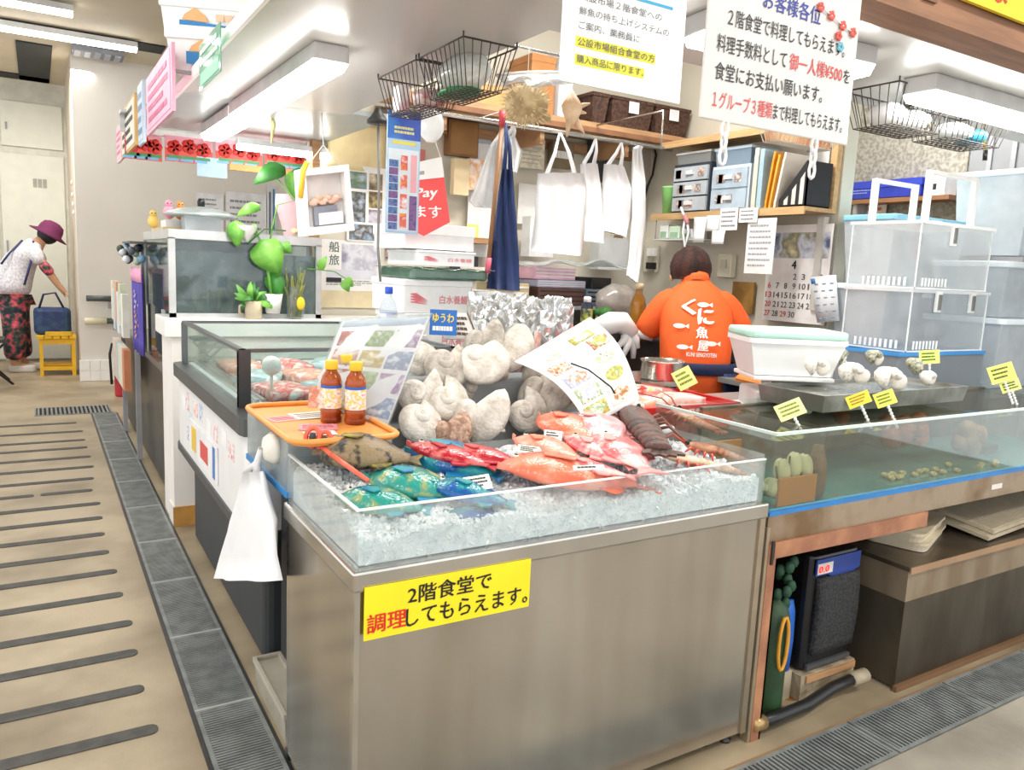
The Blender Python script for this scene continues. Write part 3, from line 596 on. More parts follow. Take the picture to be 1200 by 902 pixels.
def fish(name, label, head, tail, hh, mat, finmat, th=.34, group=None, lift=0, fat=1, eye=True):
    """fish lying on its side from head to tail; hh = body height over length"""
    head, tail = V(head), V(tail); d = tail - head; head = head - d * .04; tail = tail + d * .06; d = tail - head; L = d.length; hh *= 1.3 if hh > .35 else 1.45
    rz = math.atan2(d.y, d.x); pitch = -math.asin(max(-1, min(1, d.z / L)))
    t = thing(name, label, 'fish', head + V((0, 0, lift)), 0, group); t.rotation_euler = (0, pitch, rz)
    prof = [(0, .02), (.02, .16), (.06, .34), (.12, .58), (.2, .8), (.3, .95), (.4, 1), (.5, .95), (.6, .82), (.7, .62), (.78, .42), (.84, .29), (.88, .25)]
    m = MB(); seg = 16; vs = []
    for q, r in prof:
        for k in range(seg):
            a = 2 * pi * k / seg; y = math.cos(a) * r * hh * L / 2; z = math.sin(a) * r * hh * L / 2 * th * (1.25 if math.sin(a) > 0 else .6) * fat
            vs.append((q * L, y + .02 * L * math.sin(q * 5) * .3, z + .02))
    n = len(prof)
    m.add(vs, [(i * seg + k, i * seg + (k + 1) % seg, (i + 1) * seg + (k + 1) % seg, (i + 1) * seg + k) for i in range(n - 1) for k in range(seg)] + [tuple(range(seg - 1, -1, -1)), tuple((n - 1) * seg + k for k in range(seg))], True)
    m.build('body', mat, t, world=False)
    F = FR((0, 0, .02), (1, 0, 0), (0, 1, 0)); H = hh * L / 2
    MB().fprism(F, [(.86 * L, -.22 * H), (1.0 * L, -.62 * H), (.96 * L, 0), (1.0 * L, .62 * H), (.86 * L, .22 * H)], -.002, .002).build('tail_fin', finmat, t, world=False)
    MB().fprism(F, [(.22 * L, .78 * H), (.3 * L, 1.22 * H), (.5 * L, 1.25 * H), (.68 * L, .95 * H), (.74 * L, .5 * H), (.5 * L, .8 * H)], -.002, .002).build('dorsal_fin', finmat, t, world=False)
    MB().fprism(F, [(.55 * L, -.8 * H), (.62 * L, -1.2 * H), (.72 * L, -.85 * H), (.74 * L, -.45 * H)], -.002, .002).build('anal_fin', finmat, t, world=False)
    zt = .02 + H * th * 1.22 * fat
    MB().fprism(FR((.26 * L, -.1 * H, zt - .002), (1, -.25, .05), (.25, 1, .0)), [(0, -.12 * H), (.17 * L, -.3 * H), (.2 * L, 0), (.15 * L, .22 * H), (0, .12 * H)], 0, .003).build('pectoral_fin', finmat, t, world=False)
    if eye:
        e = MB().lathe([(.001, -.004), (.03 * L ** .5 * .5, -.002), (.028 * L ** .5 * .5, .002), (.012 * L ** .5 * .5, .004)], (.115 * L, .16 * H, .02 + .56 * H * th * 1.2 * fat), 12).build('eye', M('#e8e2cf', .2), t, world=False)
        MB().lathe([(.008 * L ** .5, 0), (.006 * L ** .5, .003)], (.115 * L, .16 * H, .023 + .56 * H * th * 1.2 * fat), 10).build('pupil', M('#101012', .15), e, world=False)
    # mouth line
    MB().fprism(FR((0, 0, .021), (1, 0, 0), (0, 1, 0)), [(-.004, -.02 * L), (.05 * L, -.05 * L), (.045 * L, -.06 * L), (-.004, -.035 * L)], -.004, .012).build('jaw', mat, t, world=False)
    return t
PAR = fishmat('parrotfish_skin', '#0f6f80', '#1f8f98', '#14589c', 16); PAR2 = fishmat('parrotfish_skin_b', '#12706c', '#2c9488', '#8fa06a', 30); PARF = M('#1d73b8', .3, h2='#1b9a94', scale=30)
GRP = 'fish on the crushed ice'
fish('parrotfish', 'blue green parrotfish furthest from the front pane', (0.846,1.888,0.832), (0.999,1.648,0.810), .50, PAR, PARF, group=GRP, fat=1.2)
fish('parrotfish', 'speckled green parrotfish beside the white price card', (0.663,1.714,0.822), (0.842,1.546,0.800), .48, PAR2, PARF, group=GRP, fat=1.2)
fish('parrotfish', 'green parrotfish pressed against the front left pane corner', (0.557,1.618,0.812), (0.721,1.512,0.795), .48, PAR2, PARF, group=GRP, fat=1.2)
fish('parrotfish', 'blue nosed parrotfish under the white price card', (0.769,1.590,0.825), (0.924,1.489,0.790), .46, PAR, PARF, group=GRP, fat=1.2)
fish('parrotfish', 'dark blue fish half sunk in ice at the front pane', (0.767,1.510,0.780), (0.906,1.480,0.770), .34, PAR, PARF, group=GRP)
ORF = fishmat('red_grouper_skin', '#e2553a', '#f4a58c', '#f0785a', 9); ORFF = M('#e8694a', .35, h2='#f08a6a', scale=30)
fish('grouper', 'large orange red grouper in the middle of the ice', (0.963,1.600,0.848), (1.332,1.505,0.787), .40, ORF, ORFF, group=GRP, fat=1.1)
REDM = fishmat('dark_red_skin', '#c22a33', '#e07a78', '#b01c2c', 18); PNKM = fishmat('pink_skin', '#e58a8a', '#f6d5cf', '#d96a6e', 14); PNKF = M('#e79a98', .35)
fish('snapper', 'dark red snapper beside the brown mottled fish', (0.829,1.845,0.860), (0.972,1.649,0.835), .30, REDM, M('#b3232f', .4), group=GRP)
fish('snapper', 'red striped snapper under loose ice behind the parrotfish', (0.920,1.815,0.852), (1.046,1.636,0.840), .30, REDM, M('#c8434a', .4), group=GRP)
fish('snapper', 'orange red snapper just in front of the menu sheet', (1.318,1.957,0.885), (1.343,1.687,0.860), .46, ORF, ORFF, group=GRP)
fish('snapper', 'salmon coloured snapper left of the orange one', (1.128,1.798,0.865), (1.190,1.575,0.850), .40, fishmat('salmon_skin', '#ea6f57', '#f5b7a2', '#f08f78', 12), ORFF, group=GRP)
fish('goatfish', 'slim pink goatfish nearest the orange red grouper', (1.100,1.589,0.862), (1.231,1.425,0.840), .22, PNKM, PNKF, group=GRP)
fish('goatfish', 'slim pink goatfish in the middle of three', (1.262,1.749,0.870), (1.274,1.470,0.850), .24, PNKM, PNKF, group=GRP)
fish('goatfish', 'slim pink goatfish nearest the brown slipper lobster', (1.347,1.718,0.875), (1.266,1.403,0.855), .26, PNKM, PNKF, group=GRP)
fish('goatfish', 'pale pink fish under the lower tip of the menu sheet', (1.459,1.936,0.880), (1.346,1.631,0.870), .34, fishmat('pale_pink_skin', '#e9a9ab', '#f7e6e2', '#e08f94', 14), PNKF, group=GRP)
BRM = fishmat('brown_mottled_skin', '#54452f', '#8a7757', '#1f1c17', 24, .5)
fish('mottled_fish', 'brown mottled fish with yellow fin under the coral tongs', (0.576,1.843,0.860), (0.792,1.730,0.850), .52, BRM, M('#a39a3a', .5, h2='#5a4a2c', scale=22), group=GRP, th=.5)
# red fish heap on the back table, right of the menu sheet
fish('snapper', 'bright red fish at the back in front of the red box', (1.690,2.214,0.830), (2.282,2.410,0.860), .30, fishmat('bright_red_skin', '#e02420', '#f0807a', '#c81418', 12), M('#d8231f', .4), group=GRP)
# slipper lobster
def decapod(name, label, head, tail, wd, mat, legmat, curl=0, legs=True, ant=None, lift=.0, flat=.5):
    head, tail = V(head), V(tail); d = tail - head; L = d.length; t = thing(name, label, 'shellfish', head + V((0, 0, lift)), 0, 'shellfish on the ice')
    t.rotation_euler = (0, -math.asin(d.z / L), math.atan2(d.y, d.x))
    def cs(x): return curl * math.sin(pi * x / L)
    m = MB(); seg = 12; vs = []; pr = [(0, .45), (.04, .75), (.12, .95), (.25, 1), (.38, .97), (.44, .85)]
    for q, r in pr:
        for k in range(seg):
            a = 2 * pi * k / seg; vs.append((q * L, cs(q * L) + math.cos(a) * r * wd / 2, math.sin(a) * r * wd / 2 * flat + wd * flat / 2))
    n = len(pr); m.add(vs, [(i * seg + k, i * seg + (k + 1) % seg, (i + 1) * seg + (k + 1) % seg, (i + 1) * seg + k) for i in range(n - 1) for k in range(seg)] + [tuple(range(seg - 1, -1, -1)), tuple((n - 1) * seg + k for k in range(seg))], True)
    m.build('carapace', mat, t, world=False)
    for s_ in range(6):
        q0 = .43 + s_ * .075; r0 = .92 - s_ * .05; vs = []
        for q, r in ((q0, r0 * .86), (q0 + .02, r0), (q0 + .06, r0), (q0 + .082, r0 * .84)):
            for k in range(seg):
                a = 2 * pi * k / seg; vs.append((q * L, cs(q * L) + math.cos(a) * r * wd / 2, math.sin(a) * r * wd / 2 * flat + wd * flat / 2))
        MB().add(vs, [(i * seg + k, i * seg + (k + 1) % seg, (i + 1) * seg + (k + 1) % seg, (i + 1) * seg + k) for i in range(3) for k in range(seg)] + [tuple(range(seg - 1, -1, -1)), tuple(3 * seg + k for k in range(seg))], True).build('tail_segment', mat, t, world=False)
    F = FR((.87 * L, cs(.87 * L), wd * flat / 2), (1, 0, 0), (0, 1, 0))
    for k in (-2, -1, 0, 1, 2):
        a = k * .38; MB().fprism(FR(F.o, (math.cos(a), math.sin(a), 0), (-math.sin(a), math.cos(a), 0)), [(0, -.06 * wd), (.1 * L, -.17 * wd), (.14 * L, 0), (.1 * L, .17 * wd), (0, .06 * wd)], -.003, .003).build('tail_fan_plate', mat, t, world=False)
    if legs:
        for s_ in (-1, 1):
            for k in range(4):
                x = (.14 + k * .08) * L; MB().tube([(x, s_ * wd * .35, wd * .15), (x - .03 * L + k * .02 * L, s_ * wd * .75, wd * .3), (x + (k - 1.5) * .05 * L, s_ * wd * 1.1, .004)], [.006, .005, .002], 6).build('leg', legmat, t, world=False)
    for s_ in (-1, 1):
        MB().ball((.03 * L, s_ * wd * .22, wd * flat * .85), .007, seg=8, rings=6).build('eye', M('#141416', .2), t, world=False)
        if ant: MB().tube([(.01 * L, s_ * wd * .15, wd * flat * .6), (-.2 * L, s_ * wd * .4, wd * .7), (-ant * L, s_ * wd * 1.2, wd * .5)], [.004, .003, .001], 5).build('antenna', legmat, t, world=False)
        else: MB().fprism(FR((0, s_ * wd * .25, wd * flat * .5), (-1, 0, 0), (0, s_, 0)), [(-.02, -.1 * wd), (.1 * L, -.2 * wd), (.12 * L, .15 * wd), (.02, .22 * wd)], -.003, .003).build('antenna_plate', mat, t, world=False)
    return t
BRL = M('#5e382c', .4, h2='#3a2822', scale=20, bump=.5, bscale=150)
decapod('slipper_lobster', 'dark brown slipper lobster lying across the ice', (1.642,1.931,0.875), (1.347,1.438,0.860), .105, BRL, M('#6e3a2c', .4), flat=.55, lift=.01)
SHR = M('#b98462', .35, h2='#8a5238', scale=25); SHL = M('#b5452f', .4)
decapod('mantis_shrimp', 'curved brown mantis shrimp at the right of the ice', (1.630,1.660,0.848), (1.746,1.485,0.809), .05, SHR, SHL, curl=.045, ant=.25)
decapod('spiny_lobster', 'pale spiny lobster in front of the mantis shrimp', (1.477,1.580,0.844), (1.702,1.475,0.791), .055, M('#cdb596', .35, h2='#9c6f4e', scale=22), M('#c0503e', .4), curl=.02, ant=.5)
decapod('spiny_lobster', 'pinkish spiny lobster at the back by the red fish', (1.825,1.920,0.895), (1.820,1.680,0.860), .055, M('#c98d7a', .35, h2='#a8604c', scale=22), M('#b8584a', .4), curl=-.02, ant=.7)
decapod('spiny_lobster', 'small red legged lobster beside the slipper lobster', (1.490,1.872,0.885), (1.384,1.594,0.875), .045, M('#6b4438', .4, h2='#93564a', scale=20), M('#a85848', .4), ant=.9)
# silver squid-like heap in the ice at right
m = MB()
for (x, y) in ((1.60, 1.83), (1.52, 1.86), (1.66, 1.80)):
    m.ball((x, y, .878), .05, .035, .016, nz=.1)
tag(m.build('ice_lump', M('#e6e8e8', .2, trans=.2)), 'glistening lump of white ice between the lobsters', 'ice')
# ================================================================ green turban shells
def shellmesh(name, mat, turns=3.2, seed=0, squat=1.0):
    r_ = random.Random(seed); m = MB(); N = 70; seg = 12; vs = []
    for i in range(N + 1):
        th = turns * 2 * pi * i / N; g = math.exp(.165 * (th - turns * 2 * pi))         # grows outwards
        R = .40 * g; r = .58 * g + .01; zc = .85 * (1 - g) * squat
        c = V((R * math.cos(th), R * math.sin(th), zc))
        for k in range(seg):
            a = 2 * pi * k / seg; w_ = r * (1 + .06 * math.cos(3 * a) + .04 * (r_.random() - .5))
            vs.append(c + V((math.cos(th), math.sin(th), 0)) * math.cos(a) * w_ + V((0, 0, 1)) * math.sin(a) * w_ * .95)
    m.add(vs, [(i * seg + k, i * seg + (k + 1) % seg, (i + 1) * seg + (k + 1) % seg, (i + 1) * seg + k) for i in range(N) for k in range(seg)] + [tuple(range(seg - 1, -1, -1)), tuple(N * seg + k for k in range(seg))], True)
    return m
SHA = M('#ece7dd', .75, h2='#bdb4a6', scale=3, lo=.3, hi=.6, bump=.7, bscale=12, det=8); SHB = M('#cfc8bc', .75, h2='#978d80', scale=3, lo=.3, hi=.6, bump=.7, bscale=12, det=8); SHC = M('#c9a892', .7, h2='#93705c', scale=5, bump=.6, bscale=12)
OPR = M('#e9e0d2', .5)
protos = []
for k, mt in enumerate((SHA, SHB, SHC)):
    t = thing('turban_shell', 'x', 'shell', (0, 0, 0)); b = shellmesh('s', mt, 3.2, k).build('whorls', mt, t, world=False)
    MB().lathe([(.42, 0), (.36, .05), (.15, .09), (.02, .1)], (.40, 0, 0), 16, axis=(0, 1, 0)).build('operculum', OPR, t, world=False); protos.append(t)
used = [False] * 3
SH = [  # pixel-derived world centres, radius, kind, tilt, what tells it apart
 ((1.151,2.060,0.894), .078, 0, (1.32, 0.31, -1.21), 'large pale turban shell in front, spire towards the viewer'),
 ((0.921,2.060,0.875), .072, 0, (0.76, 0.23, -0.12), 'pale turban shell in front, nearest the clear menu stand'),
 ((1.329,2.100,0.882), .066, 0, (1.14, -0.13, -0.33), 'grey white turban shell in front, right of the large pale one'),
 ((1.027,2.020,0.850), .058, 2, (1.09, 0.06, -1.05), 'pinkish turban shell low at the front of the pile'),
 ((1.055,2.140,0.920), .070, 0, (0.98, -0.07, -0.14), 'smooth white turban shell in the middle row'),
 ((0.981,2.170,0.959), .064, 0, (1.35, 0.31, -0.43), 'cream turban shell in the middle row, left end'),
 ((1.456,2.150,0.915), .090, 1, (0.99, -0.16, -1.24), 'dark grey turban shell shaded by the menu sheet'),
 ((1.225,2.210,1.018), .080, 0, (0.72, -0.02, -0.79), 'big pale turban shell in the upper row centre'),
 ((1.100,2.240,1.018), .072, 1, (0.95, 0.27, -0.46), 'grey turban shell in the upper row, showing its opening'),
 ((1.379,2.280,1.052), .080, 0, (1.06, -0.18, -1.26), 'pale turban shell on top, right of the centre'),
 ((1.049,2.300,1.028), .055, 0, (0.91, -0.25, -0.48), 'small cream turban shell at the upper left'),
 ((1.293,2.310,1.097), .062, 1, (1.35, 0.12, -1.01), 'turban shell at the very top of the pile'),
 ((1.461,2.260,0.987), .075, 1, (1.28, 0.21, -0.12), 'shadowed turban shell behind the menu sheet edge'),
 ((1.193,2.270,0.951), .065, 1, (1.29, 0.18, -0.04), 'turban shell hidden deep inside the pile')]
for c_, r, k, rot, lab in SH:
    if not used[k]:
        o = protos[k]; used[k] = True; o.location = c_; o.rotation_euler = rot; o.scale = (r * 1.55,) * 3; tag(o, lab, 'shell', 'turban shells heaped on the display table')
    else: o = dup(protos[k], c_, 0, lab, 'turban shells heaped on the display table', r * 1.55, rot)
# stepped crate the shells are heaped on
t = thing('shell_crate', 'grey stepped crate carrying the heap of turban shells', 'crate', (1.25, 2.17, .765))
MB().box(.84, 1.955, .767, 1.72, 2.09, .81).build('front_step', M('#8e9294', .5), t); MB().box(.84, 2.09, .767, 1.72, 2.20, .87).build('middle_step', M('#8e9294', .5), t); MB().box(.84, 2.20, .767, 1.72, 2.385, .98).build('back_step', M('#8e9294', .5), t)
# ================================================================ price cards on the ice
def card(label, c_, w_, h_, a, tilt, col='#fbfaf4', ink='#3a3a3a', seed=1, stem=None, rows=3):
    f = FRZ(*c_, -.5, tilt); u0, v0 = f.u, f.v; f = FR(f.o, u0 * math.cos(a) + v0 * math.sin(a), v0 * math.cos(a) - u0 * math.sin(a)); f.o = f.o - f.u * (w_ / 2) - f.v * (h_ / 2)
    t = thing('price_card', label, 'price tag', V(c_) - V((0, 0, h_ / 2)), 0, 'price cards of the stall'); MB().fbox(f, 0, 0, w_, h_, 0, .0015).build('card', M(col, .5, var=.02), t)
    rule(f, w_ * .12, h_ * .18, w_ * .88, h_ * .88, rows, M(ink, .6), t, .5, 'printed_lines', .3, .0028, seed)
    if stem:
        m = MB()
        for q in range(int(stem / .012)):
            p = f(w_ / 2, -.006 - q * .012, 0); m.ball(p, .006, .005, .007, 8, 5)
        m.build('link_stem', M('#f4f4f2', .4), t)
    return t
card('white price card on the parrotfish', (0.859,1.533,0.855), .062, .045, .25, 1.0, seed=1)
card('white price card on the orange snapper by the menu sheet', (1.202,1.732,0.900), .05, .04, -.1, .9, seed=2)
card('pale green price card left of the orange snapper', (1.086,1.670,0.885), .062, .03, -.15, 1.1, '#eef3e2', seed=3)
card('white price card by the brown slipper lobster', (1.311,1.605,0.900), .055, .045, .45, .9, seed=4)
card('white price strip across the pink goatfish', (1.106,1.437,0.892), .075, .018, .12, 1.2, '#f1f2e6', seed=5, rows=1)
YL = '#f3f08a'
card('yellow price card standing on the red box', (2.053,2.120,0.978), .075, .075, .5, .35, YL, '#7d8c2c', 6)
card('yellow price card at the left end of the fish tank', (2.036,1.620,0.949), .095, .055, .40, .5, '#f4f29a', '#7d8c2c', 7, .07)
card('orange yellow price card on the tank edge', (2.352,1.600,0.970), .085, .042, .38, .35, '#f2d93a', '#a07a18', 8, .09)
card('bright yellow price card beside the orange yellow one', (2.469,1.580,0.971), .075, .05, .35, .35, '#f0f05a', '#6b7a1c', 9, .09)
card('yellow price card standing among the white shells', (3.078,1.800,1.077), .085, .055, .1, .1, '#eef07a', '#4a7a2c', 10, .05)
card('large yellow price card at the right picture edge', (3.289,1.620,1.029), .11, .07, .3, .3, '#f0f06e', '#4a5a2c', 11, .10)
card('yellow price card below the large one at the right edge', (3.327,1.600,0.979), .085, .045, .3, .3, '#eef28a', '#4a5a2c', 12, .06)
# coral coloured tongs
t = thing('serving_tongs', 'coral pink plastic scissors lying on the mottled fish', 'scissors', (0.623,1.833,0.880))
CORAL = M('#f2694e', .4)
a = V((0.577,1.848,0.900)); b = V((0.608,1.581,0.875)); dd = (b - a)
MB().tube([a + dd * .28, a + dd * .6, b], [.006, .006, .005], 8).build('blade_arm', CORAL, t)
for k in range(2):
    c_ = a + V((.025 * k - .012, -.015 * k, .02 - .008 * k)); u_, v_ = V((.85, -.5, 0)), V((.25, .4, .88))
    MB().tube([c_ + u_ * .017 * math.cos(s_ * .52) + v_ * .024 * math.sin(s_ * .52) for s_ in range(12)], .006, 7, closed=True).build('finger_loop', CORAL, t)
    MB().tube([c_ - u_ * .006, c_ + u_ * .006], .011, 8).build('loop_pad', M('#3a3d46', .5), t)
MB().tube([a + V((0, 0, .005)), a + dd * .3], .007, 7).build('neck', CORAL, t)
# ================================================================ behind the right tank
t = thing('shell_pan', 'grey steel pan holding white shells on the tank edge', 'pan', (2.5, 1.72, .925))
PANM = M('#9b9d98', .4, .5, h2='#77776f', scale=8)
MB().tray(2.20, 1.62, .927, 3.06, 1.90, .985, .006, .01).build('pan_body', PANM, t); MB().box(2.215, 1.635, .935, 3.045, 1.885, .972).build('pan_water', M('#8d908a', .2, h2='#6e6f66', scale=9), t)
WSH = M('#f0ebe0', .4, h2='#b9ad98', scale=6, lo=.3, hi=.5, bump=.3, bscale=20); GSH = M('#c3bda8', .5, h2='#5d6a55', scale=5, lo=.35, hi=.6, bump=.4, bscale=20)
wp = []
for k, mt in enumerate((WSH, GSH)):
    t = thing('round_shell', 'x', 'shell'); shellmesh('s', mt, 2.6, 9 + k, .8).build('whorls', mt, t, world=False)
    MB().lathe([(.46, 0), (.42, .08), (.2, .14), (.02, .15)], (.5, -.06, 0), 18, axis=(0, -1, 0)).build('operculum', M('#f4ecdf', .35), t, world=False); wp.append(t)
us = [False, False]
for (c_, r, k, rz, lab) in (((2.330,1.760,1.060), .052, 0, .2, 'white round shell at the left end of the pan'), ((2.567,1.840,1.082), .045, 1, .7, 'greenish shell second from the left in the pan'), ((2.482,1.720,1.037), .056, 0, -.2, 'white shell with orange opening in the pan middle'), ((2.778,1.840,1.072), .046, 1, .4, 'striped shell behind the largest white one in the pan'), ((2.642,1.680,1.015), .066, 0, .1, 'largest white shell with round opening in the pan'), ((2.920,1.760,1.045), .050, 1, .9, 'mossy shell below the yellow card in the pan'), ((2.920,1.700,1.006), .045, 0, .5, 'white shell at the right end of the pan')):
    rot = (.25, .2, -.4 + rz)
    if not us[k]: o = wp[k]; us[k] = True; o.location = c_; o.rotation_euler = rot; o.scale = (r * 1.1,) * 3; tag(o, lab, 'shell', 'shells in the grey pan')
    else: dup(wp[k], c_, 0, lab, 'shells in the grey pan', r * 1.1, rot)
MB()
o = MB().tube([(2.60 + .05 * math.cos(q * .35), 1.86, 1.0 + .07 * math.sin(q * .35)) for q in range(10)], .006, 8).build('pipe_hoop', M('#d9e2dc', .3)); tag(o, 'pale plastic hoop behind the shells in the pan', 'hoop')
# creatures in the tank
CLAM = M('#d8d6b4', .45, h2='#7d8268', scale=7, lo=.35, hi=.6, bump=.3)
for k, (x, y, z, a, lab) in enumerate(((1.80, 1.47, .76, .3, 'pale ribbed clam against the left tank wall'), (1.845, 1.475, .80, 1.2, 'pale clam in the upper row of the tank'), (1.86, 1.47, .745, .9, 'large cream clam in front of the orange board'), (1.90, 1.48, .81, 1.6, 'dark striped clam second from right in the tank'), (1.945, 1.475, .805, 1.2, 'pale clam at the right of the tank row'))):
    t = thing('clam', lab, 'shell', (x, y, z), 0, 'clams in the tank'); t.rotation_euler = (0, a, .2)
    for s_ in (-1, 1): MB().ball((0, s_ * .006, 0), .045, .016, .028, 14, 8).build('valve', CLAM, t, world=False)
    MB().box(-.035, -.002, -.03, .035, .002, -.026).build('mantle', M('#4d5446', .5), t, world=False)
o = MB().tube([(2.0, 1.47, .71), (2.005, 1.475, .76), (1.995, 1.47, .82), (2.0, 1.475, .87)], [.022, .028, .026, .014], 10).build('sea_cucumber', M('#5e3a26', .5, h2='#8a5a3a', scale=25, bump=.8, bscale=90)); tag(o, 'brown sea cucumber standing against the tank glass', 'sea cucumber')
for k, (c_, r, col, lab) in enumerate((((2.62, 1.62, .82), .07, '#8a4f30', 'dark orange brown octopus lump in the tank'), ((2.78, 1.66, .83), .06, '#a9643c', 'lighter orange brown lump beside it in the tank'), ((2.55, 1.80, .888), .05, '#a65a34', 'brown lump breaking the water surface'), ((3.06, 1.58, .79), .07, '#b58a68', 'tan mottled lump at the right end of the tank'))):
    m = MB(); r_ = random.Random(k)
    for q in range(7): m.ball(V(c_) + V((r_.uniform(-.6, .6) * r, r_.uniform(-.4, .4) * r, r_.uniform(-.6, .6) * r)), r * .6, r * .5, r * .55, 10, 7)
    tag(m.build('octopus', M(col, .5, var=.2, scale=20, bump=.5, bscale=60)), lab, 'octopus', 'octopus lumps in the tank')
r_ = random.Random(12)
for k in range(16):
    x = 2.42 + r_.random() * .42; o = MB().ball((x, 1.47 + r_.random() * .07, .716), .016, .012, .009, 8, 5).build('small_shell', M('#ddd6a8', .5, h2='#a89c6c', scale=40)); tag(o, 'small yellowish shell on the blue tank floor', 'shell', 'small shells on the tank floor')
for k in range(4):
    o = MB().ball((2.92 + k * .05, 1.47 + .02 * (k % 2), .716), .016, .012, .009, 8, 5).build('small_shell', M('#ddd6a8', .5, h2='#a89c6c', scale=40)); tag(o, 'small yellowish shell on the blue tank floor', 'shell', 'small shells on the tank floor')
# ---- shelf the clear boxes stand on
t = thing('rear_bench', 'steel bench behind the tank carrying scale and clear boxes', 'bench', (3.3, 2.25, 0))
MB().box(2.30, 1.96, .84, 2.9, 2.36, .865).box(2.9, 1.96, .84, 4.68, 2.76, .865).build('bench_top', M('#a9acab', .35, .6), t)
for x, y in ((2.34, 2.0), (4.64, 2.0), (2.34, 2.32), (4.64, 2.72), (3.3, 2.72)): MB().box(x - .02, y - .02, 0, x + .02, y + .02, .84).build('leg', STEELB, t)
CLR = GLASS('#fcfdfd', .13, .05, .06, '#fbfdfe', .04); CLR2 = GLASS('#f4f8fa', .5, .05, .1, '#f2f7fb', .05)
t = thing('blue_edged_tank', 'smoky clear tank with bright blue top edge under the clear boxes', 'tank', (3.6, 2.22, .865))
MB().tray(3.27, 2.05, .867, 3.97, 2.40, 1.05, .006).build('tank_walls', GLASS('#dfe4e8', .4, .05, .04, '#c9d0d6'), t)
MB().tray(3.265, 2.045, 1.045, 3.975, 2.405, 1.06, .012, 0, .001).build('blue_edge', M('#3f93d6', .35), t)
WP = M('#f6f6f4', .4, var=.01)
def clearbox(x0, x1, y0, y1, z0, z1, label, handles=(), latches=()):
    t = thing('clear_box', label, 'box', ((x0 + x1) / 2, (y0 + y1) / 2, z0), 0, 'clear lidded boxes in a stack')
    MB().tray(x0 + .008, y0 + .008, z0, x1 - .008, y1 - .008, z1 - .014, .004, .004).build('box_walls', CLR, t)
    MB().box(x0, y0, z1 - .014, x1, y1, z1).build('lid', GLASS('#fafbfb', .7, .05, .1, '#fafafa'), t)
    m = MB()
    for x, y in ((x0 + .007, y0 + .007), (x1 - .012, y0 + .007), (x0 + .007, y1 - .012)): m.box(x, y, z0, x + .005, y + .005, z1 - .014)
    m.box(x0 + .006, y0 + .006, z0, x1 - .006, y0 + .01, z0 + .006).box(x0 + .006, y0 + .006, z0, x0 + .01, y1 - .006, z0 + .006); m.build('edge', M('#eef2f2', .3), t)
    for q in range(2):
        m = MB()
        if q:
            for k in range(9): m.box(x0 + .0035, y0 + .05 + k * .026, z0 + .012, x0 + .0065, y0 + .062 + k * .026, z0 + .05)
        else:
            for k in range(8): m.box(x0 + .05 + k * .026, y0 + .0035, z0 + .012, x0 + .062 + k * .026, y0 + .0065, z0 + .05)
        m.build('vent_slots', M('#e9eded', .4), t)['kind'] = 'stuff'
    for xm in latches:
        l = MB().box(xm - .022, y0 - .006, z1 - .10, xm + .022, y0 + .003, z1 - .006).build('latch', M('#eceeee', .4), t); MB().box(xm - .008, y0 - .014, z1 - .09, xm + .008, y0 - .006, z1 - .02).build('latch_clip', M('#8b8a86', .3, .6), l)
    for (a, b, ym, hh) in handles:
        MB().box(a, ym - .012, z1, a + .026, ym + .012, z1 + hh).box(b - .026, ym - .012, z1, b, ym + .012, z1 + hh).box(a + .026, ym - .012, z1 + hh - .018, b - .026, ym + .012, z1 + hh).build('carry_handle', WP, t)
    return t
clearbox(3.32, 3.96, 2.05, 2.40, 1.062, 1.345, 'lower clear box with two latches on the blue edged tank', (), (3.52, 3.80))
clearbox(3.33, 3.93, 2.05, 2.41, 1.347, 1.648, 'upper clear box with two white carry handles', ((3.36, 3.70, 2.33, .20), (3.44, 3.84, 2.12, .23)), (3.58,))
def tub(x0, x1, y0, y1, z0, z1, label, lid=None, fl=.03):
    t = thing('storage_tub', label, 'tub', ((x0 + x1) / 2, (y0 + y1) / 2, z0), 0, 'translucent storage tubs')
    MB().tray(x0, y0, z0, x1, y1, z1 - .02, .005, fl).build('tub_body', CLR2, t, bev=.008)
    l = MB(); l.rbox(x0 - .012, y0 - .012, z1 - .03, x1 + .012, y1 + .012, z1, .03); l.build('lid', lid or M('#e2ecf2', .35, var=.02), t, bev=.006)
    MB().box((x0 + x1) / 2 - .05, y0 - .022, z1 - .06, (x0 + x1) / 2 + .05, y0 - .012, z1 - .012).build('side_clip', M('#e9eef2', .4), t)
tub(3.72, 4.40, 2.44, 2.75, .867, 1.36, 'tall tub under the blue lidded one')
tub(3.74, 4.40, 2.45, 2.75, 1.362, 1.72, 'blue lidded tub behind the clear boxes', M('#8fd0e8', .4))
tub(4.04, 4.64, 2.02, 2.42, .867, 1.22, 'lowest tub at the right picture edge'); tub(4.05, 4.63, 2.03, 2.41, 1.222, 1.50, 'second tub from below at the right edge')
tub(4.46, 5.05, 2.18, 2.58, 1.545, 2.0, 'big pale tub at the top right behind the others')
t = thing('tub_rack', 'grey rack under the big pale tub at the back right', 'rack', (4.9, 2.4, 0))
MB().box(4.50, 2.19, 1.515, 5.1, 2.6, 1.542).build('rack_top', GREY, t)
for x, y in ((4.72, 2.21), (5.08, 2.21), (4.72, 2.58), (5.08, 2.58)): MB().box(x - .015, y - .015, 0, x + .015, y + .015, 1.515).build('leg', GREY, t)
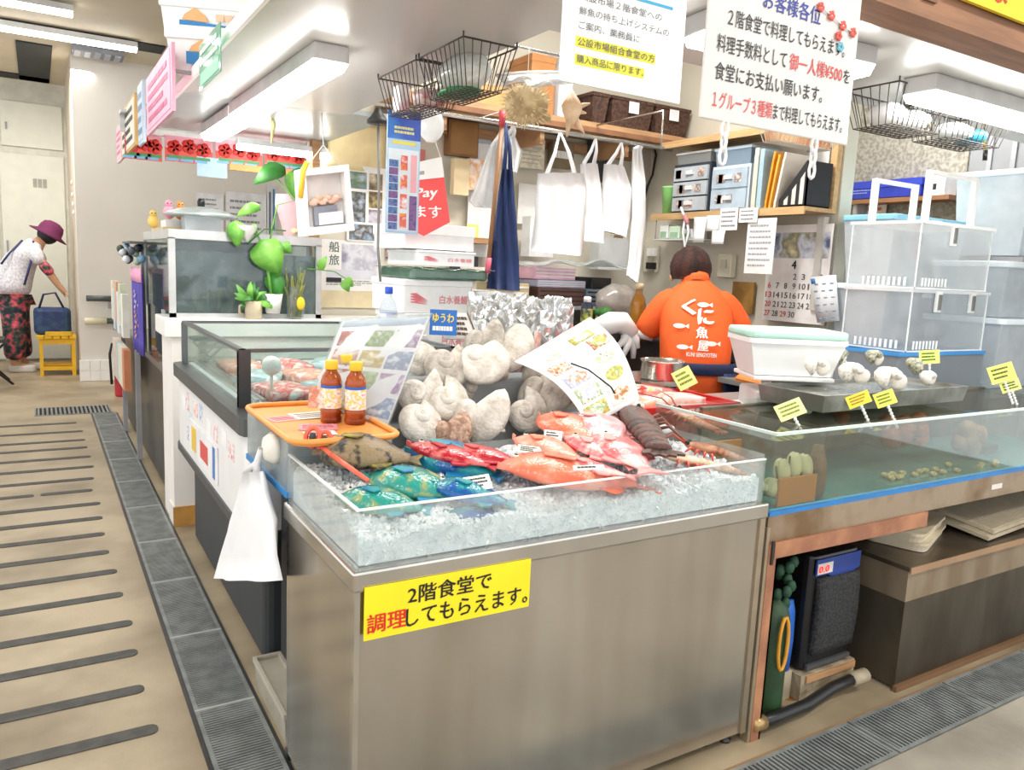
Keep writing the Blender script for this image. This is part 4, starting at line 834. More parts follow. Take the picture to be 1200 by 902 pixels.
# white tub with mint lid on the scale
c_ = V((2.421,1.978,1.143)); fr = FXY(c_.x, c_.y, 0, -.5)
t = thing('kitchen_scale', 'white counter scale under the mint lidded tub', 'scale', (c_.x, c_.y, .866))
MB().fbox(fr, -.13, -.10, .09, .10, .867, .95).build('scale_base', M('#e3e4e2', .4), t, bev=.01); MB().fbox(fr, -.15, -.12, .15, .12, .99, 1.005).build('weighing_plate', WHITE, t, bev=.004); MB().fbox(fr, -.06, -.05, .06, .05, .95, .99).build('neck', M('#d5d7d6', .4), t)
f = FR(fr(-.09, -.101, .885), fr.u, (0, 0, 1)); MB().fbox(f, 0, 0, .13, .05, 0, .002).build('display', M('#c2c9c0', .3), t)
t = thing('lidded_tub', 'white tub with mint green lid standing on the scale', 'tub', (c_.x, c_.y, 1.006))
m = MB().tray(-.18, -.13, 1.007, .18, .13, 1.14, .006, .035); m.v = [fr(q.x, q.y, q.z) for q in m.v]; m.build('tub_body', M('#f1f3f2', .4, var=.01), t, bev=.01)
m = MB().rbox(-.188, -.138, 1.128, .188, .138, 1.146, .03); m.v = [fr(q.x, q.y, q.z) for q in m.v]; m.build('rim', WHITE, t)
m = MB().rbox(-.19, -.14, 1.146, .19, .14, 1.176, .04); m.v = [fr(q.x, q.y, q.z) for q in m.v]; m.build('lid', M('#bfe9d8', .4, var=.02), t, bev=.01)
# frosted jar, orange tray edge and white board on the bench
t = thing('cutting_board', 'white cutting board beside the fish tank', 'board', (2.5, 2.1, .866)); MB().rbox(2.31, 1.97, .866, 2.62, 2.14, .88, .02).build('board', M('#efefec', .4), t); MB().rbox(2.40, 2.135, .867, 2.5, 2.17, .879, .01).build('board_grip', M('#efefec', .4), t)
o = tag(MB().tube([(2.36, 2.05, .888), (2.55, 2.08, .892)], [.008, .01], 8).build('knife_handle', M('#c9a46a', .5)), 'wooden handle lying on the white cutting board', 'handle')
t = thing('plastic_jar', 'frosted plastic jar behind the yellow price card', 'jar', (2.576,2.135,0.870)); p = V((2.576,2.135,0.870))
MB().lathe([(.045, 0), (.048, .01), (.046, .09), (.03, .11), (.03, .13)], p, 18).build('jar_body', GLASS('#f2f6f8', .6, .05, .1, '#eef2f6'), t); MB().lathe([(.033, .118), (.033, .14), (.028, .143)], p, 16).build('lid', M('#f2f2f2', .4), t)
t = thing('orange_scoop', 'bright orange flat tray edge beside the jar', 'tray', (2.4, 2.0, .865))
MB().hexa([V((2.796,2.549,0.880)), V((2.733,1.988,0.880)), V((2.892,2.073,0.880)), V((3.050,2.728,0.880))] + [V((2.796,2.549,0.880)) + V((0, 0, .02)), V((2.733,1.988,0.880)) + V((0, 0, .02)), V((2.892,2.073,0.880)) + V((0, 0, .02)), V((3.050,2.728,0.880)) + V((0, 0, .02))]).build('tray_plate', M('#f08a3c', .45), t)
MB().tube([V((2.748,2.506,0.900)), V((2.656,1.932,0.900))], .006, 8).build('tray_lip', M('#f29a52', .4), t)
# white bench/table left of the bench with red box, tin and work surface for the man
t = thing('red_crate', 'red plastic crate behind the lobsters', 'crate', (1.98, 2.2, .765))
RDP = M('#cf2320', .4)
MB().tray(1.76, 2.04, .767, 2.26, 2.36, .885, .006, .01).build('crate_body', RDP, t); MB().tray(1.752, 2.032, .87, 2.268, 2.368, .892, .012, 0, .001).build('crate_lip', RDP, t)
for k in range(6): MB().box(1.80 + k * .075, 2.036, .79, 1.84 + k * .075, 2.048, .855).build('side_rib', RDP, t)
MB().box(1.77, 2.05, .80, 2.25, 2.35, .868).build('ice_fill', M('#e9ecee', .4, var=.05, scale=40), t)
for k, (x, y, z, a, cc, lab) in enumerate(((1.90, 2.16, .876, .3, '#f0c0a0', 'orange packed fillet on the red crate'), (2.08, 2.20, .876, -.2, '#eef0ea', 'clear wrapped fish pack on the red crate'), (1.94, 2.28, .90, .1, '#f2dc8a', 'yellow topped pack at the back of the red crate'))):
    f = FXY(x, y, z, a); t = thing('fish_pack', lab, 'package', (x, y, z)); MB().fsheet(FR(f.o, f.u, f.v, lambda a, b, c: (a, b, c + .012 * math.cos(a * 14) * math.cos(b * 18) * (c > 0))), -.11, -.055, .11, .055, 0, .022, 6, 4).build('wrapped_fish', MULTI('fp' + cc, [cc, '#f6f2ec', '#e8a08a', cc], 18, .2), t); MB().fbox(f, -.115, -.06, .115, .06, -.006, 0).build('foam_tray', WHITE, t)
t = thing('steel_tin', 'small steel tin behind the yellow price card', 'tin', (2.248,2.460,0.934)); p = V((2.250,2.460,0.916)); p.z = .92
MB().lathe([(.085, 0), (.09, .01), (.09, .07), (.094, .075), (.094, .082), (.086, .082), (.086, .02)], p, 24, cap=False).build('tin_body', STEELB, t); MB().lathe([(.001, .012), (.086, .014)], p, 20, cap=False).build('tin_content', M('#e8e4dc', .5), t)
t = thing('prep_stand', 'steel stand under the tin beside the man', 'stand', (p.x, p.y, 0)); MB().box(p.x - .16, p.y - .06, .895, p.x + .12, p.y + .25, .918).build('stand_top', STEELB, t)
for dx, dy in ((-.14, -.04), (.1, -.04), (-.14, .23), (.1, .23)): MB().box(p.x + dx - .012, p.y + dy - .012, 0, p.x + dx + .012, p.y + dy + .012, .895).build('leg', STEELB, t)
# ================================================================ menus, boxes and wrapped goods behind the shells
class BL:
    """bent sheet spanned by four corner points (a, b in 0..1), c lifts along the face"""
    def __init__(s, bl, br, tr, tl, bulge=0, bv=0):
        s.p = [V(x) for x in (bl, br, tr, tl)]; s.n = (s.p[1] - s.p[0]).cross(s.p[3] - s.p[0]).normalized(); s.k = bulge; s.kb = bv
    def __call__(s, a, b, c=0):
        p = s.p[0] * (1 - a) * (1 - b) + s.p[1] * a * (1 - b) + s.p[2] * a * b + s.p[3] * (1 - a) * b
        return p + s.n * (c + s.k * math.sin(pi * a) + s.kb * math.sin(pi * b))
def onX(p, q): p, q = V(p), V(q); return FYZ(*p), p.y - q.y, q.z - p.z
def onY(p, q): p, q = V(p), V(q); return FXZ(*p), q.x - p.x, q.z - p.z
def flat(name, label, cat, f, w_, h_, mat, t=.003, group=None, part='sheet'):
    o = thing(name, label, cat, f(w_ / 2, 0, 0), 0, group); MB().fbox(f, 0, 0, w_, h_, 0, t).build(part, mat, o); return o
FOOD = [MULTI('dish_%d' % k, c_, 60) for k, c_ in enumerate((['#e8d9a0', '#c9b04a', '#7fa04a', '#f0e6c8'], ['#f2d0b0', '#d9805a', '#f6ece0', '#b85a3a'], ['#dfe6c8', '#8fb07a', '#f2f2e6', '#5f7f4a'], ['#e9c9a0', '#f4ead8', '#c07f4a', '#8a5a34'], ['#e8e4ea', '#a9b4d0', '#f4f0ee', '#d99a8a']))]
t = thing('menu_sheet', 'white laminated menu sheet with dish photos leaning over the fish', 'menu', (1.422,1.860,0.884))
f = BL((1.422,1.860,0.884), (1.675,1.930,0.947), (1.626,2.160,1.198), (1.262,2.050,1.066), 0, .045)
MB().fsheet(f, 0, 0, 1, 1, 0, .003, 10, 14).build('sheet', M('#fbfbfa', .25, var=.01), t)
k = 0
for (a, b, w_, h_) in ((.05, .04, .38, .13), (.5, .05, .42, .16), (.08, .20, .36, .16), (.52, .24, .42, .16), (.08, .39, .36, .16), (.52, .43, .42, .16), (.06, .58, .24, .13), (.36, .58, .26, .14), (.68, .62, .27, .14), (.12, .74, .3, .1), (.55, .78, .3, .1)):
    MB().fsheet(f, a, b, a + w_, b + h_, .004, .005, 4, 4).build('dish_photo', M('#f3f1ea', .3) if k % 2 else FOOD[k % 5], t)
    m = MB(); m.add([f(a + w_ * (.5 + .36 * math.cos(q * pi / 8)), b + h_ * (.5 + .4 * math.sin(q * pi / 8)), .0062) for q in range(16)], [tuple(range(16))]); m.build('dish', FOOD[(k + 2) % 5], t); k += 1
rule(f, .1, .90, .9, .985, 3, M('#b9c2d4', .6), t, .35, c=.006)
t = thing('menu_wire', 'thin black wire holding the menu sheet upright', 'wire', (1.747,2.069,0.860))
MB().tube([f(.30, .62, .012), f(.35, .45, .03), f(.5, .2, .03), V((1.699,1.999,0.870))], .003, 6).build('wire', BLACK, t)
# clear acrylic menu holder on the orange tray
t = thing('menu_stand', 'clear acrylic menu stand with food pictures on the orange tray', 'menu', (0.702,2.002,0.930))
f = BL((0.620,2.080,0.958), (0.820,1.980,0.905), (1.033,2.170,1.206), (0.779,2.270,1.181))
MB().fsheet(f, 0, 0, 1, 1, 0, .004, 2, 2, False).build('clear_front', GLASS('#fbfdfd', .12, .10, .04, '#fafbfb', .08), t)
g = lambda a, b, c=0: f(a, b, c - .006)
MB().fsheet(g, .02, .02, .98, .98, 0, .001, 2, 2).build('menu_paper', M('#ece9ec', .4, var=.02), t)
for j in range(4):
    for i in range(3):
        a = .06 + i * .31; b = .05 + j * .21
        MB().fsheet(g, a, b, a + .28, b + .17, .0012, .002, 2, 2).build('menu_picture', MULTI('mp%d' % ((i + j * 3) % 6), [['#e0b8a0', '#c87a58', '#f0e4d8'], ['#e6d070', '#b89a3a', '#f4ecd0'], ['#b8c4d8', '#7a88a8', '#e8e8ee'], ['#d88a80', '#b0504a', '#f0dcd6'], ['#c0d0a0', '#80985a', '#ecece0'], ['#c8b0d0', '#9a709a', '#ece4ec']][(i + j * 3) % 6], 40), t)
MB().fsheet(g, .04, .90, .96, .97, .0012, .002, 2, 2).build('menu_header', M('#c6d3e4', .4), t)
MB().hexa([f(0, 1, -.004), f(1, 1, -.004), f(1, 1, 0), f(0, 1, 0), f(0, 0, 0) + V((.06, .14, -.02)), f(1, 0, 0) + V((-.06, .13, .015)), f(1, 0, 0) + V((-.06, .134, .015)), f(0, 0, 0) + V((.06, .144, -.02))]).build('rear_leg', GLASS('#f4f8f8', .2, .08), t)
f2 = FRZ(0.614,2.050,0.955, -.5, .25); o = flat('photo_card', 'small food photo card leaning at the foot of the menu stand', 'card', f2, .05, .06, MULTI('mp0', ['#b03a30', '#e8d8c0', '#5a2a20'], 40), .003)
# styrofoam fish boxes, printed in pink
FOAM = M('#f3f4f3', .6, var=.02, scale=20, bump=.05, bscale=200); PINK = M('#e8848a', .6)
def foambox(x0, y0, z0, x1, y1, z1, label, pr=True, lidh=.05, mark=None):
    t = thing('foam_box', label, 'box', ((x0 + x1) / 2, (y0 + y1) / 2, z0), 0, 'white foam boxes'); MB().rbox(x0 + .006, y0 + .006, z0, x1 - .006, y1 - .006, z1 - lidh, .012).build('box_body', FOAM, t); MB().rbox(x0, y0, z1 - lidh, x1, y1, z1, .014).build('lid', FOAM, t, bev=.004)
    if pr:
        f = FXZ(x0, y0 + .0055, z0); h = z1 - lidh - z0; w_ = x1 - x0; txt('白水養鰻', f, w_ * .52, h * .35, w_ * .40, h * .32, PINK, t, .01); m = MB()
        for q in range(4): m.fprism(f, [(w_ * .12, h * (.72 - q * .1)), (w_ * .20, h * (.74 - q * .1)), (w_ * .36, h * (.45 - q * .05)), (w_ * .12, h * (.68 - q * .1))], .0005, .0012)
        m.build('pink_stripes', PINK, t)
    return t
t = thing('pallet_stand', 'low white stand under the foam box stack', 'stand', (1.7, 3.5, 0)); MB().box(1.42, 3.25, .86, 2.05, 3.75, .90).build('stand_top', WHITE, t)
for x, y in ((1.44, 3.27), (2.03, 3.27), (1.44, 3.73), (2.03, 3.73)): MB().box(x - .018, y - .018, 0, x + .018, y + .018, .86).build('leg', WHITE, t)
foambox(1.44, 3.30, .902, 1.80, 3.70, 1.13, 'lowest foam box printed in pink, behind the menu stand', lidh=.03)
foambox(1.42, 3.31, 1.132, 1.79, 3.71, 1.285, 'second foam box printed in pink', lidh=.03)
t = thing('green_wrap', 'green film wrapped tray between the foam boxes', 'package', (1.6, 3.5, 1.286)); m = MB(); m.rbox(1.46, 3.29, 1.287, 1.86, 3.70, 1.335, .03); m.build('wrapped_tray', GLASS('#9fc0ae', .6, .1, .1, '#7fa390', .15), t, bev=.01)
MB().fsheet(FR((1.44, 3.27, 1.337), (1, 0, 0), (0, 1, 0), lambda a, b, c: (a, b, c + .006 * math.sin(a * 50) * math.cos(b * 37))), 0, 0, .44, .44, 0, .002, 12, 12).build('film', GLASS('#e2eee8', .3, .15, .08, '#cfe0d8'), t)
foambox(1.49, 3.31, 1.352, 1.80, 3.69, 1.42, 'third foam box, half covered by green film', lidh=.012)
foambox(1.42, 3.32, 1.425, 1.80, 3.70, 1.54, 'plain foam lid box on top of the stack', False, .0505)
foambox(1.82, 3.34, .902, 2.04, 3.7, 1.235, 'plain foam box right of the printed stack', False)
# bottle with blue cap
t = thing('water_bottle', 'clear plastic bottle with blue cap and label', 'bottle', (1.290,3.150,1.121)); p = V((1.290,3.150,1.121)); p.z = 1.055
MB().lathe([(.035, 0), (.038, .006), (.038, .10), (.03, .13), (.014, .155), (.014, .17)], p, 20).build('bottle_body', GLASS('#eef4f8', .25, .08, .05, '#eef4fa'), t); MB().lathe([(.016, .168), (.017, .17), (.017, .195), (.015, .198)], p, 16).build('cap', M('#2a56c0', .4), t); MB().lathe([(.0386, .03), (.0386, .085)], p, 20, cap=False).build('label_band', M('#4a68c0', .5, h2='#e8ecf6', scale=14), t)
t = thing('bottle_shelf', 'narrow white shelf behind the freezer under the bottle', 'shelf', (1.2, 3.95, 0)); MB().box(1.385, 3.05, 1.03, 1.43, 3.25, 1.053).build('shelf_top', WHITE, t); MB().box(1.385, 3.07, 0, 1.41, 3.23, 1.03).build('shelf_leg', WHITE, t)
# blue sign and newspaper beside the menu stand
f = FRZ(1.114,2.360,1.122, -.5, .1); t = flat('blue_card', 'small blue card with white and yellow lettering', 'sign', f, .09, .085, M('#1d6fc4', .4))
txt('ゆうわ', f, .01, .042, .07, .03, M('#ffe24a', .5), t, .03, c=.004); rule(f, .01, .01, .08, .035, 1, WHITE, t, .6, c=.004)
f = BL((1.168,2.360,1.105), (1.290,2.330,1.095), (1.277,2.400,1.189), (1.177,2.410,1.176), .01)
t = thing('newspaper', 'folded newspaper with bold black print beside the foil', 'newspaper', (1.168,2.360,1.105)); MB().fsheet(f, 0, 0, 1, 1, 0, .006, 6, 4).build('folded_sheet', M('#e6e2dc', .6), t)
rule(f, .08, .1, .92, .9, 4, M('#5a4438', .6), t, .55, c=.0075, seed=3); MB().fsheet(f, .95, 0, 1, 1, .006, .0075, 1, 4).build('dark_border', M('#6e4d3a', .6), t)
# foil wrapped bundle
rf = random.Random(21); t = thing('foil_bundle', 'crumpled silver foil over a wrapped bundle behind the shells', 'bundle', (1.6, 2.58, .0)); vs = []; nx, ny = 26, 20
TL, TR, BRc, BLc = V((1.445,2.720,1.235)), V((1.924,2.700,1.232)), V((1.809,2.500,1.079)), V((1.342,2.460,1.072))
for j in range(ny + 1):
    for i in range(nx + 1):
        a, b = i / nx, j / ny; p = BLc * (1 - a) * (1 - b) + BRc * a * (1 - b) + TR * a * b + TL * (1 - a) * b
        p = p + V((-.3, -.5, .8)).normalized() * (.06 * math.sin(pi * b) ** .6 + .045 * (rf.random() - .5) + .012 * math.sin(a * 23 + b * 9))
        vs.append(p)
N = len(vs); vs += [V((p.x, p.y + .05, .8)) for p in vs]; W = nx + 1
fs_ = [(j * W + i, j * W + i + 1, (j + 1) * W + i + 1, (j + 1) * W + i) for j in range(ny) for i in range(nx)] + [(i + 1, i, N + i, N + i + 1) for i in range(nx)] + [(j * W, (j + 1) * W, N + (j + 1) * W, N + j * W) for j in range(ny)] + [((j + 1) * W + nx, j * W + nx, N + j * W + nx, N + (j + 1) * W + nx) for j in range(ny)]
MB().add(vs, fs_).build('foil', M('#e4e6e6', .22, .85, var=.1, scale=25), t)
t2 = thing('bundle_stand', 'dark stand under the foil bundle', 'stand', (1.6, 2.58, 0)); MB().box(1.40, 2.44, 0, 1.95, 2.82, .80).build('stand_body', M('#7d7f80', .5), t2); MB().box(1.395, 2.435, .78, 1.955, 2.825, .80).build('stand_top', M('#9a9c9c', .5), t2)
# ================================================================ the work table in the corner
t = thing('work_table', 'dark steel work table the man leans over', 'table', (3.1, 3.65, 0))
MB().box(2.36, 3.28, .99, 3.79, 4.0, 1.03).build('table_top', M('#6a625c', .3, .5), t); MB().box(2.40, 3.30, .10, 3.77, 3.98, .99).build('cabinet', M('#2c2624', .4, h2='#4a3a34', scale=3), t); MB().box(2.36, 3.275, 1.0, 3.79, 3.285, 1.035).build('front_edge', M('#8c8680', .3, .6), t)
t = thing('rubber_glove', 'white rubber glove draped over the table corner', 'glove', (2.684,3.300,1.060)); GLV = M('#eeeeee', .5, var=.03)
c0 = V((2.501,3.250,1.068)); c1 = V((2.660,3.250,1.078)); c2 = V((2.721,3.220,1.034)); MB().tube([c0, (c0 + c1) / 2 + V((0, 0, .02)), c1 + V((0, 0, .02)), c2], [.05, .06, .06, .04], 10).build('palm', GLV, t)
for k, (px_, pl_) in enumerate((((2.820,3.180,1.010), .014), ((2.715,3.200,0.908), .02), ((2.644,3.200,0.919), .02), ((2.729,3.180,0.965), .016), ((2.600,3.220,0.953), .02))): MB().tube([c2 * .5 + c1 * .5, (c2 + V(px_)) / 2 + V((0, 0, .01)), px_], [.03, .022, pl_ * .6], 8).build('finger', GLV, t)
t = thing('oil_bottle', 'glass bottle of amber oil standing by the man', 'bottle', (2.939,3.450,1.032)); p = V((2.938,3.450,1.041)); p.z = 1.032
MB().lathe([(.042, 0), (.045, .01), (.045, .15), (.035, .19), (.02, .215), (.02, .25)], p, 18).build('bottle_body', M('#b07a2a', .15, h2='#8a5a1a', scale=6), t); MB().lathe([(.036, .185), (.02, .215), (.02, .245)], p, 16, cap=False).build('bottle_neck', GLASS('#efe8d8', .4), t); MB().lathe([(.024, .24), (.026, .26), (.02, .275)], p, 14).build('cap', M('#e8d9b4', .5), t)
t = thing('spray_can', 'dark spray can with a yellow stripe behind the menu sheet', 'can', (2.533,3.400,1.074)); p = V((2.500,3.350,1.023)); p.z = 1.032
MB().lathe([(.03, 0), (.032, .004), (.032, .15), (.02, .165), (.02, .18)], p, 16).build('can_body', M('#3a3d55', .3, .4), t); MB().lathe([(.0325, .03), (.0325, .13)], p, 16, cap=False).build('print_stripe', M('#b9bf3a', .5, h2='#3a3d55', scale=30), t); MB().lathe([(.021, .165), (.021, .19), (.012, .195)], p, 12).build('nozzle', WHITE, t)
t = thing('plant_cup', 'tan cup with green moss beside the spray can', 'cup', (2.731,3.500,1.027)); p = V((2.692,3.450,1.032)); p.z = 1.032
MB().lathe([(.04, 0), (.045, .09), (.042, .09), (.04, .07)], p, 16).build('cup', M('#d8b98a', .5), t); MB().ball(p + V((0, 0, .10)), .055, .055, .035, 14, 8, .3).build('moss', M('#3a7a32', .8, var=.2, scale=40), t)
t = thing('napkin_bag', 'clear bag of pale wrappings behind the oil bottle', 'bag', (3.040,3.800,1.226)); MB().ball((3.029,3.750,1.192), .16, .1, .10, 16, 10, .18).build('bag', GLASS('#f4f2f0', .55, .12, .1, '#efe4dc', .2), t)
# stacked paper and boxes on a shelf under the hanging bags
t = thing('low_shelf', 'grey shelf unit under the hanging white bags', 'shelf', (2.75, 4.1, 0)); MB().box(2.06, 3.78, 1.13, 3.5, 4.42, 1.15).build('shelf_board', GREY, t); MB().box(2.06, 4.02, 0, 2.09, 4.42, 1.13).build('side_panel', GREY, t); MB().box(3.47, 4.02, 0, 3.5, 4.42, 1.13).build('side_panel', GREY, t)
for k, (x, y, w_, h_, z, cc, lab) in enumerate(((2.52, 3.86, .34, .10, 1.152, '#6b4a42', 'flat brown ribbed box on the grey shelf'), (2.52, 3.88, .36, .045, 1.254, '#b9bcd8', 'violet and white carton on the brown ribbed box'), (2.50, 3.88, .30, .07, 1.301, '#e6b8d0', 'pink carton on top of the violet one'), (2.24, 3.86, .22, .12, 1.152, '#c9b78c', 'tan notepads stacked on the grey shelf'), (2.90, 3.9, .26, .10, 1.152, '#8fa4b4', 'blue grey tray on the grey shelf'), (2.95, 3.92, .16, .07, 1.254, '#26262a', 'black pouch on the blue grey tray'))):
    o = thing('stored_box', lab, 'box', (x + w_ / 2, y + .12, z)); MB().rbox(x, y, z, x + w_, y + .26, z + h_, .012).build('box_body', M(cc, .5, var=.08, scale=12), o, bev=.004); m = MB()
    for q in range(3): m.box(x + .01, y - .002, z + h_ * (.2 + q * .28), x + w_ - .01, y, z + h_ * (.3 + q * .28))
    m.build('edge_lines', M('#e9e6e0', .5) if k in (1, 2, 3) else M('#3a2f2c', .6), o)
o = MB().fsheet(FR((2.46, 3.72, 1.378), (1, 0, 0), (0, .97, .0), lambda a, b, c: (a, b, c + .02 * math.sin(a * 19) * math.cos(b * 15) + .03 * math.sin(a * 4))), 0, 0, .66, .36, 0, .006, 18, 12).build('plastic_film', GLASS('#f0f4f2', .5, .15, .1, '#e8eeec', .2)); tag(o, 'crumpled sheet of clear plastic under the hanging bags', 'plastic sheet')
# crumpled grey paper pile left
o = MB().fsheet(FR((2.12, 3.80, 1.275), (1, .1, 0), (-.1, 1, .0), lambda a, b, c: (a, b, c + .03 * math.cos(a * 6))), 0, 0, .24, .25, 0, .05, 8, 6).build('paper_pile', M('#d9d4c8', .7)); tag(o, 'curled pile of paper beside the navy apron', 'paper')
# ================================================================ back wall posters
f, w_, h_ = onY((1.394,4.425,1.182), (1.753,4.425,1.473))
t = flat('travel_poster', 'white travel poster with snowy landscape and large characters', 'poster', f, w_, h_, M('#ece9e6', .5, var=.01))
txt('船', f, .045, h_ - .07, .06, .06, M('#3d5a50', .5), t, .01, c=.004); txt('旅', f, .045, h_ - .145, .06, .06, M('#3d5a50', .5), t, .01, c=.004)
MB().fbox(f, .12, h_ * .42, w_ - .02, h_ - .02, .003, .004).build('landscape_photo', MULTI('snowscape', ['#8e8ea0', '#dcdce4', '#b4b2c0', '#f2f2f4'], 9), t); MB().fbox(f, .03, h_ * .24, w_ - .02, h_ * .42, .003, .004).build('photo', M('#d8d8e2', .5), t)
rule(f, .03, .03, w_ - .05, h_ * .22, 3, M('#6b7a7a', .6), t, .35, c=.0045)
MB().fbox(f, .03, .05, .12, .075, .004, .0052).build('dark_box', INK, t)
f, w_, h_ = onY((1.385,4.425,1.084), (1.759,4.425,1.181)); flat('cream_board', 'cream board under the travel poster', 'board', f, w_, h_, M('#e2d3ae', .5))
f, w_, h_ = onY((1.541,4.420,1.471), (1.773,4.420,1.899)); t = flat('photo_poster', 'white poster with six small photographs', 'poster', f, w_, h_, M('#f1f0ee', .5))
for k, (a, b, c_, d, cols) in enumerate(((.02, .70, .50, .92, ['#7f8fa8', '#5f7a4a', '#a9b8c8']), (.56, .70, .92, .92, ['#4a4038', '#8a7a60', '#d8cdb8']), (.06, .26, .48, .66, ['#b8c4d4', '#4a4a44', '#8a9488']), (.56, .46, .92, .68, ['#a08a50', '#5a4a34', '#c9b47a']), (.56, .26, .92, .44, ['#8a7a9a', '#d0ccd8', '#5a4a4a']), (.06, .02, .92, .23, ['#9ab4cc', '#5a5044', '#c8d4e0']))):
    MB().fbox(f, a * w_, b * h_, c_ * w_, d * h_, .003, .004).build('photo', MULTI('photo%d' % k, cols, 18), t)
f, w_, h_ = onY((1.420,4.420,1.872), (1.768,4.420,2.144)); o = MB().fsheet(FR(f.o, f.u, f.v, lambda a, b, c: (a, b, c + .012 * math.sin(a * 14 + b * 9))), 0, 0, w_, h_, 0, .003, 12, 8).build('kraft_paper', M('#e8d6a4', .6, var=.05)); tag(o, 'creased tan paper sheet pinned at the wall top left', 'paper')
f, w_, h_ = onY((1.785,4.420,1.380), (1.847,4.420,1.549)); flat('photo_card', 'narrow colour photo below the blue prize sheet', 'photo', f, w_, h_, MULTI('cardp', ['#b04a40', '#4a4a80', '#d8b090'], 30))
f, w_, h_ = onY((2.147,4.420,2.018), (2.351,4.420,2.225)); t = thing('wall_cabinet', 'small brown wooden cabinet on the wall behind the red sign', 'cabinet', f(w_ / 2, 0, 0)); MB().fbox(f, 0, 0, w_, h_, 0, .06).build('cabinet_body', M('#94683c', .5, var=.12, scale=6), t); MB().fbox(f, .012, .012, w_ - .012, h_ - .012, .06, .066).build('door', M('#a5783f', .5, var=.1, scale=6), t)
def wallsheet(nm, cat, lab, bl, tr, mat, lines=0, ink=None, th=.004, seed=1):
    f, w_, h_ = (onY if abs(bl[1] - tr[1]) < 1e-6 else onX)(bl, tr); t = flat(nm, lab, cat, f, w_, h_, mat, th)
    if lines: rule(f, w_ * .1, h_ * .1, w_ * .9, h_ * .92, lines, ink or M('#8a8a8c', .6), t, .35, c=th + .0015, seed=seed)
    return t, f, w_, h_
wallsheet('paper_bag', 'bag', 'tan paper bag hanging on the wall behind the red sign', (2.162,4.350,1.782), (2.264,4.350,1.994), M('#e3cfa6', .6), th=.05)
wallsheet('snack_pack', 'package', 'clear pack with orange edge hanging by the tan bag', (2.253,4.350,1.820), (2.389,4.350,2.002), MULTI('snackp', ['#efe6dc', '#e2a86a', '#f4efe8', '#c8c4c0'], 12, .25), th=.04)
wallsheet('wall_sheet', 'paper', 'pale blue printed sheet on the wall above the packs', (2.350,4.400,1.998), (2.463,4.400,2.181), M('#d3e0f0', .5), 4)
wallsheet('snack_pack', 'package', 'reddish pack half hidden behind the prize sheet', (1.917,4.400,1.872), (2.001,4.400,2.029), M('#c4685e', .4), th=.03)
wallsheet('wall_sheet', 'paper', 'white sheet behind the navy apron', (2.680,4.400,1.646), (2.891,4.400,1.903), M('#f1f0ee', .5))
wallsheet('document', 'paper', 'large white paper hanging left of the navy apron', (2.304,4.380,1.420), (2.467,4.380,2.112), M('#e9e9ea', .5))
wallsheet('wall_box', 'box', 'brown box with white print behind the hanging bags', (2.864,4.360,2.017), (3.029,4.360,2.176), M('#7a6a50', .6), 1, WHITE, .06)
wallsheet('dark_frame', 'frame', 'dark framed board behind the hanging bags', (3.192,4.380,1.963), (3.374,4.380,2.242), M('#3b3e44', .5), th=.03)
wallsheet('sieve_pack', 'package', 'cream ribbed sieve pack behind the bags', (2.624,4.360,1.992), (2.808,4.360,2.171), M('#dfd8c4', .6, h2='#c4bca6', scale=30), 6, M('#b9b09a', .6), .05)
wallsheet('wall_box', 'box', 'white foam box on the wall right of the navy apron', (2.656,4.300,1.437), (2.838,4.300,1.686), M('#e4e6e6', .6), th=.10)
wallsheet('wall_box', 'box', 'grey box under the third hanging bag', (3.205,4.300,1.378), (3.453,4.300,1.592), M('#c9cccb', .5, var=.05), th=.10)
wallsheet('wooden_strip', 'strip', 'brown wooden strip behind the long thin bag', (3.482,4.400,1.476), (3.547,4.400,1.622), M('#8a6f50', .6), th=.02)
# shelf with tan board and pictures right of the styrofoam stack
t = thing('wall_shelf', 'short wooden shelf with yellow card behind the foam boxes', 'shelf', (2.341,4.300,1.516)); f, w_, h_ = onY((2.232,4.250,1.499), (2.349,4.250,1.532)); MB().fbox(f, -.05, 0, w_ + .1, h_, -.17, 0).build('board', WOOD, t); MB().fbox(f, .02, h_, .10, h_ + .08, -.04, -.03).build('yellow_card', M('#ecdf7a', .5), t); MB().fbox(f, -.02, -.22, w_ + .06, 0, -.17, -.16).build('dark_back', M('#5d5a64', .6), t)
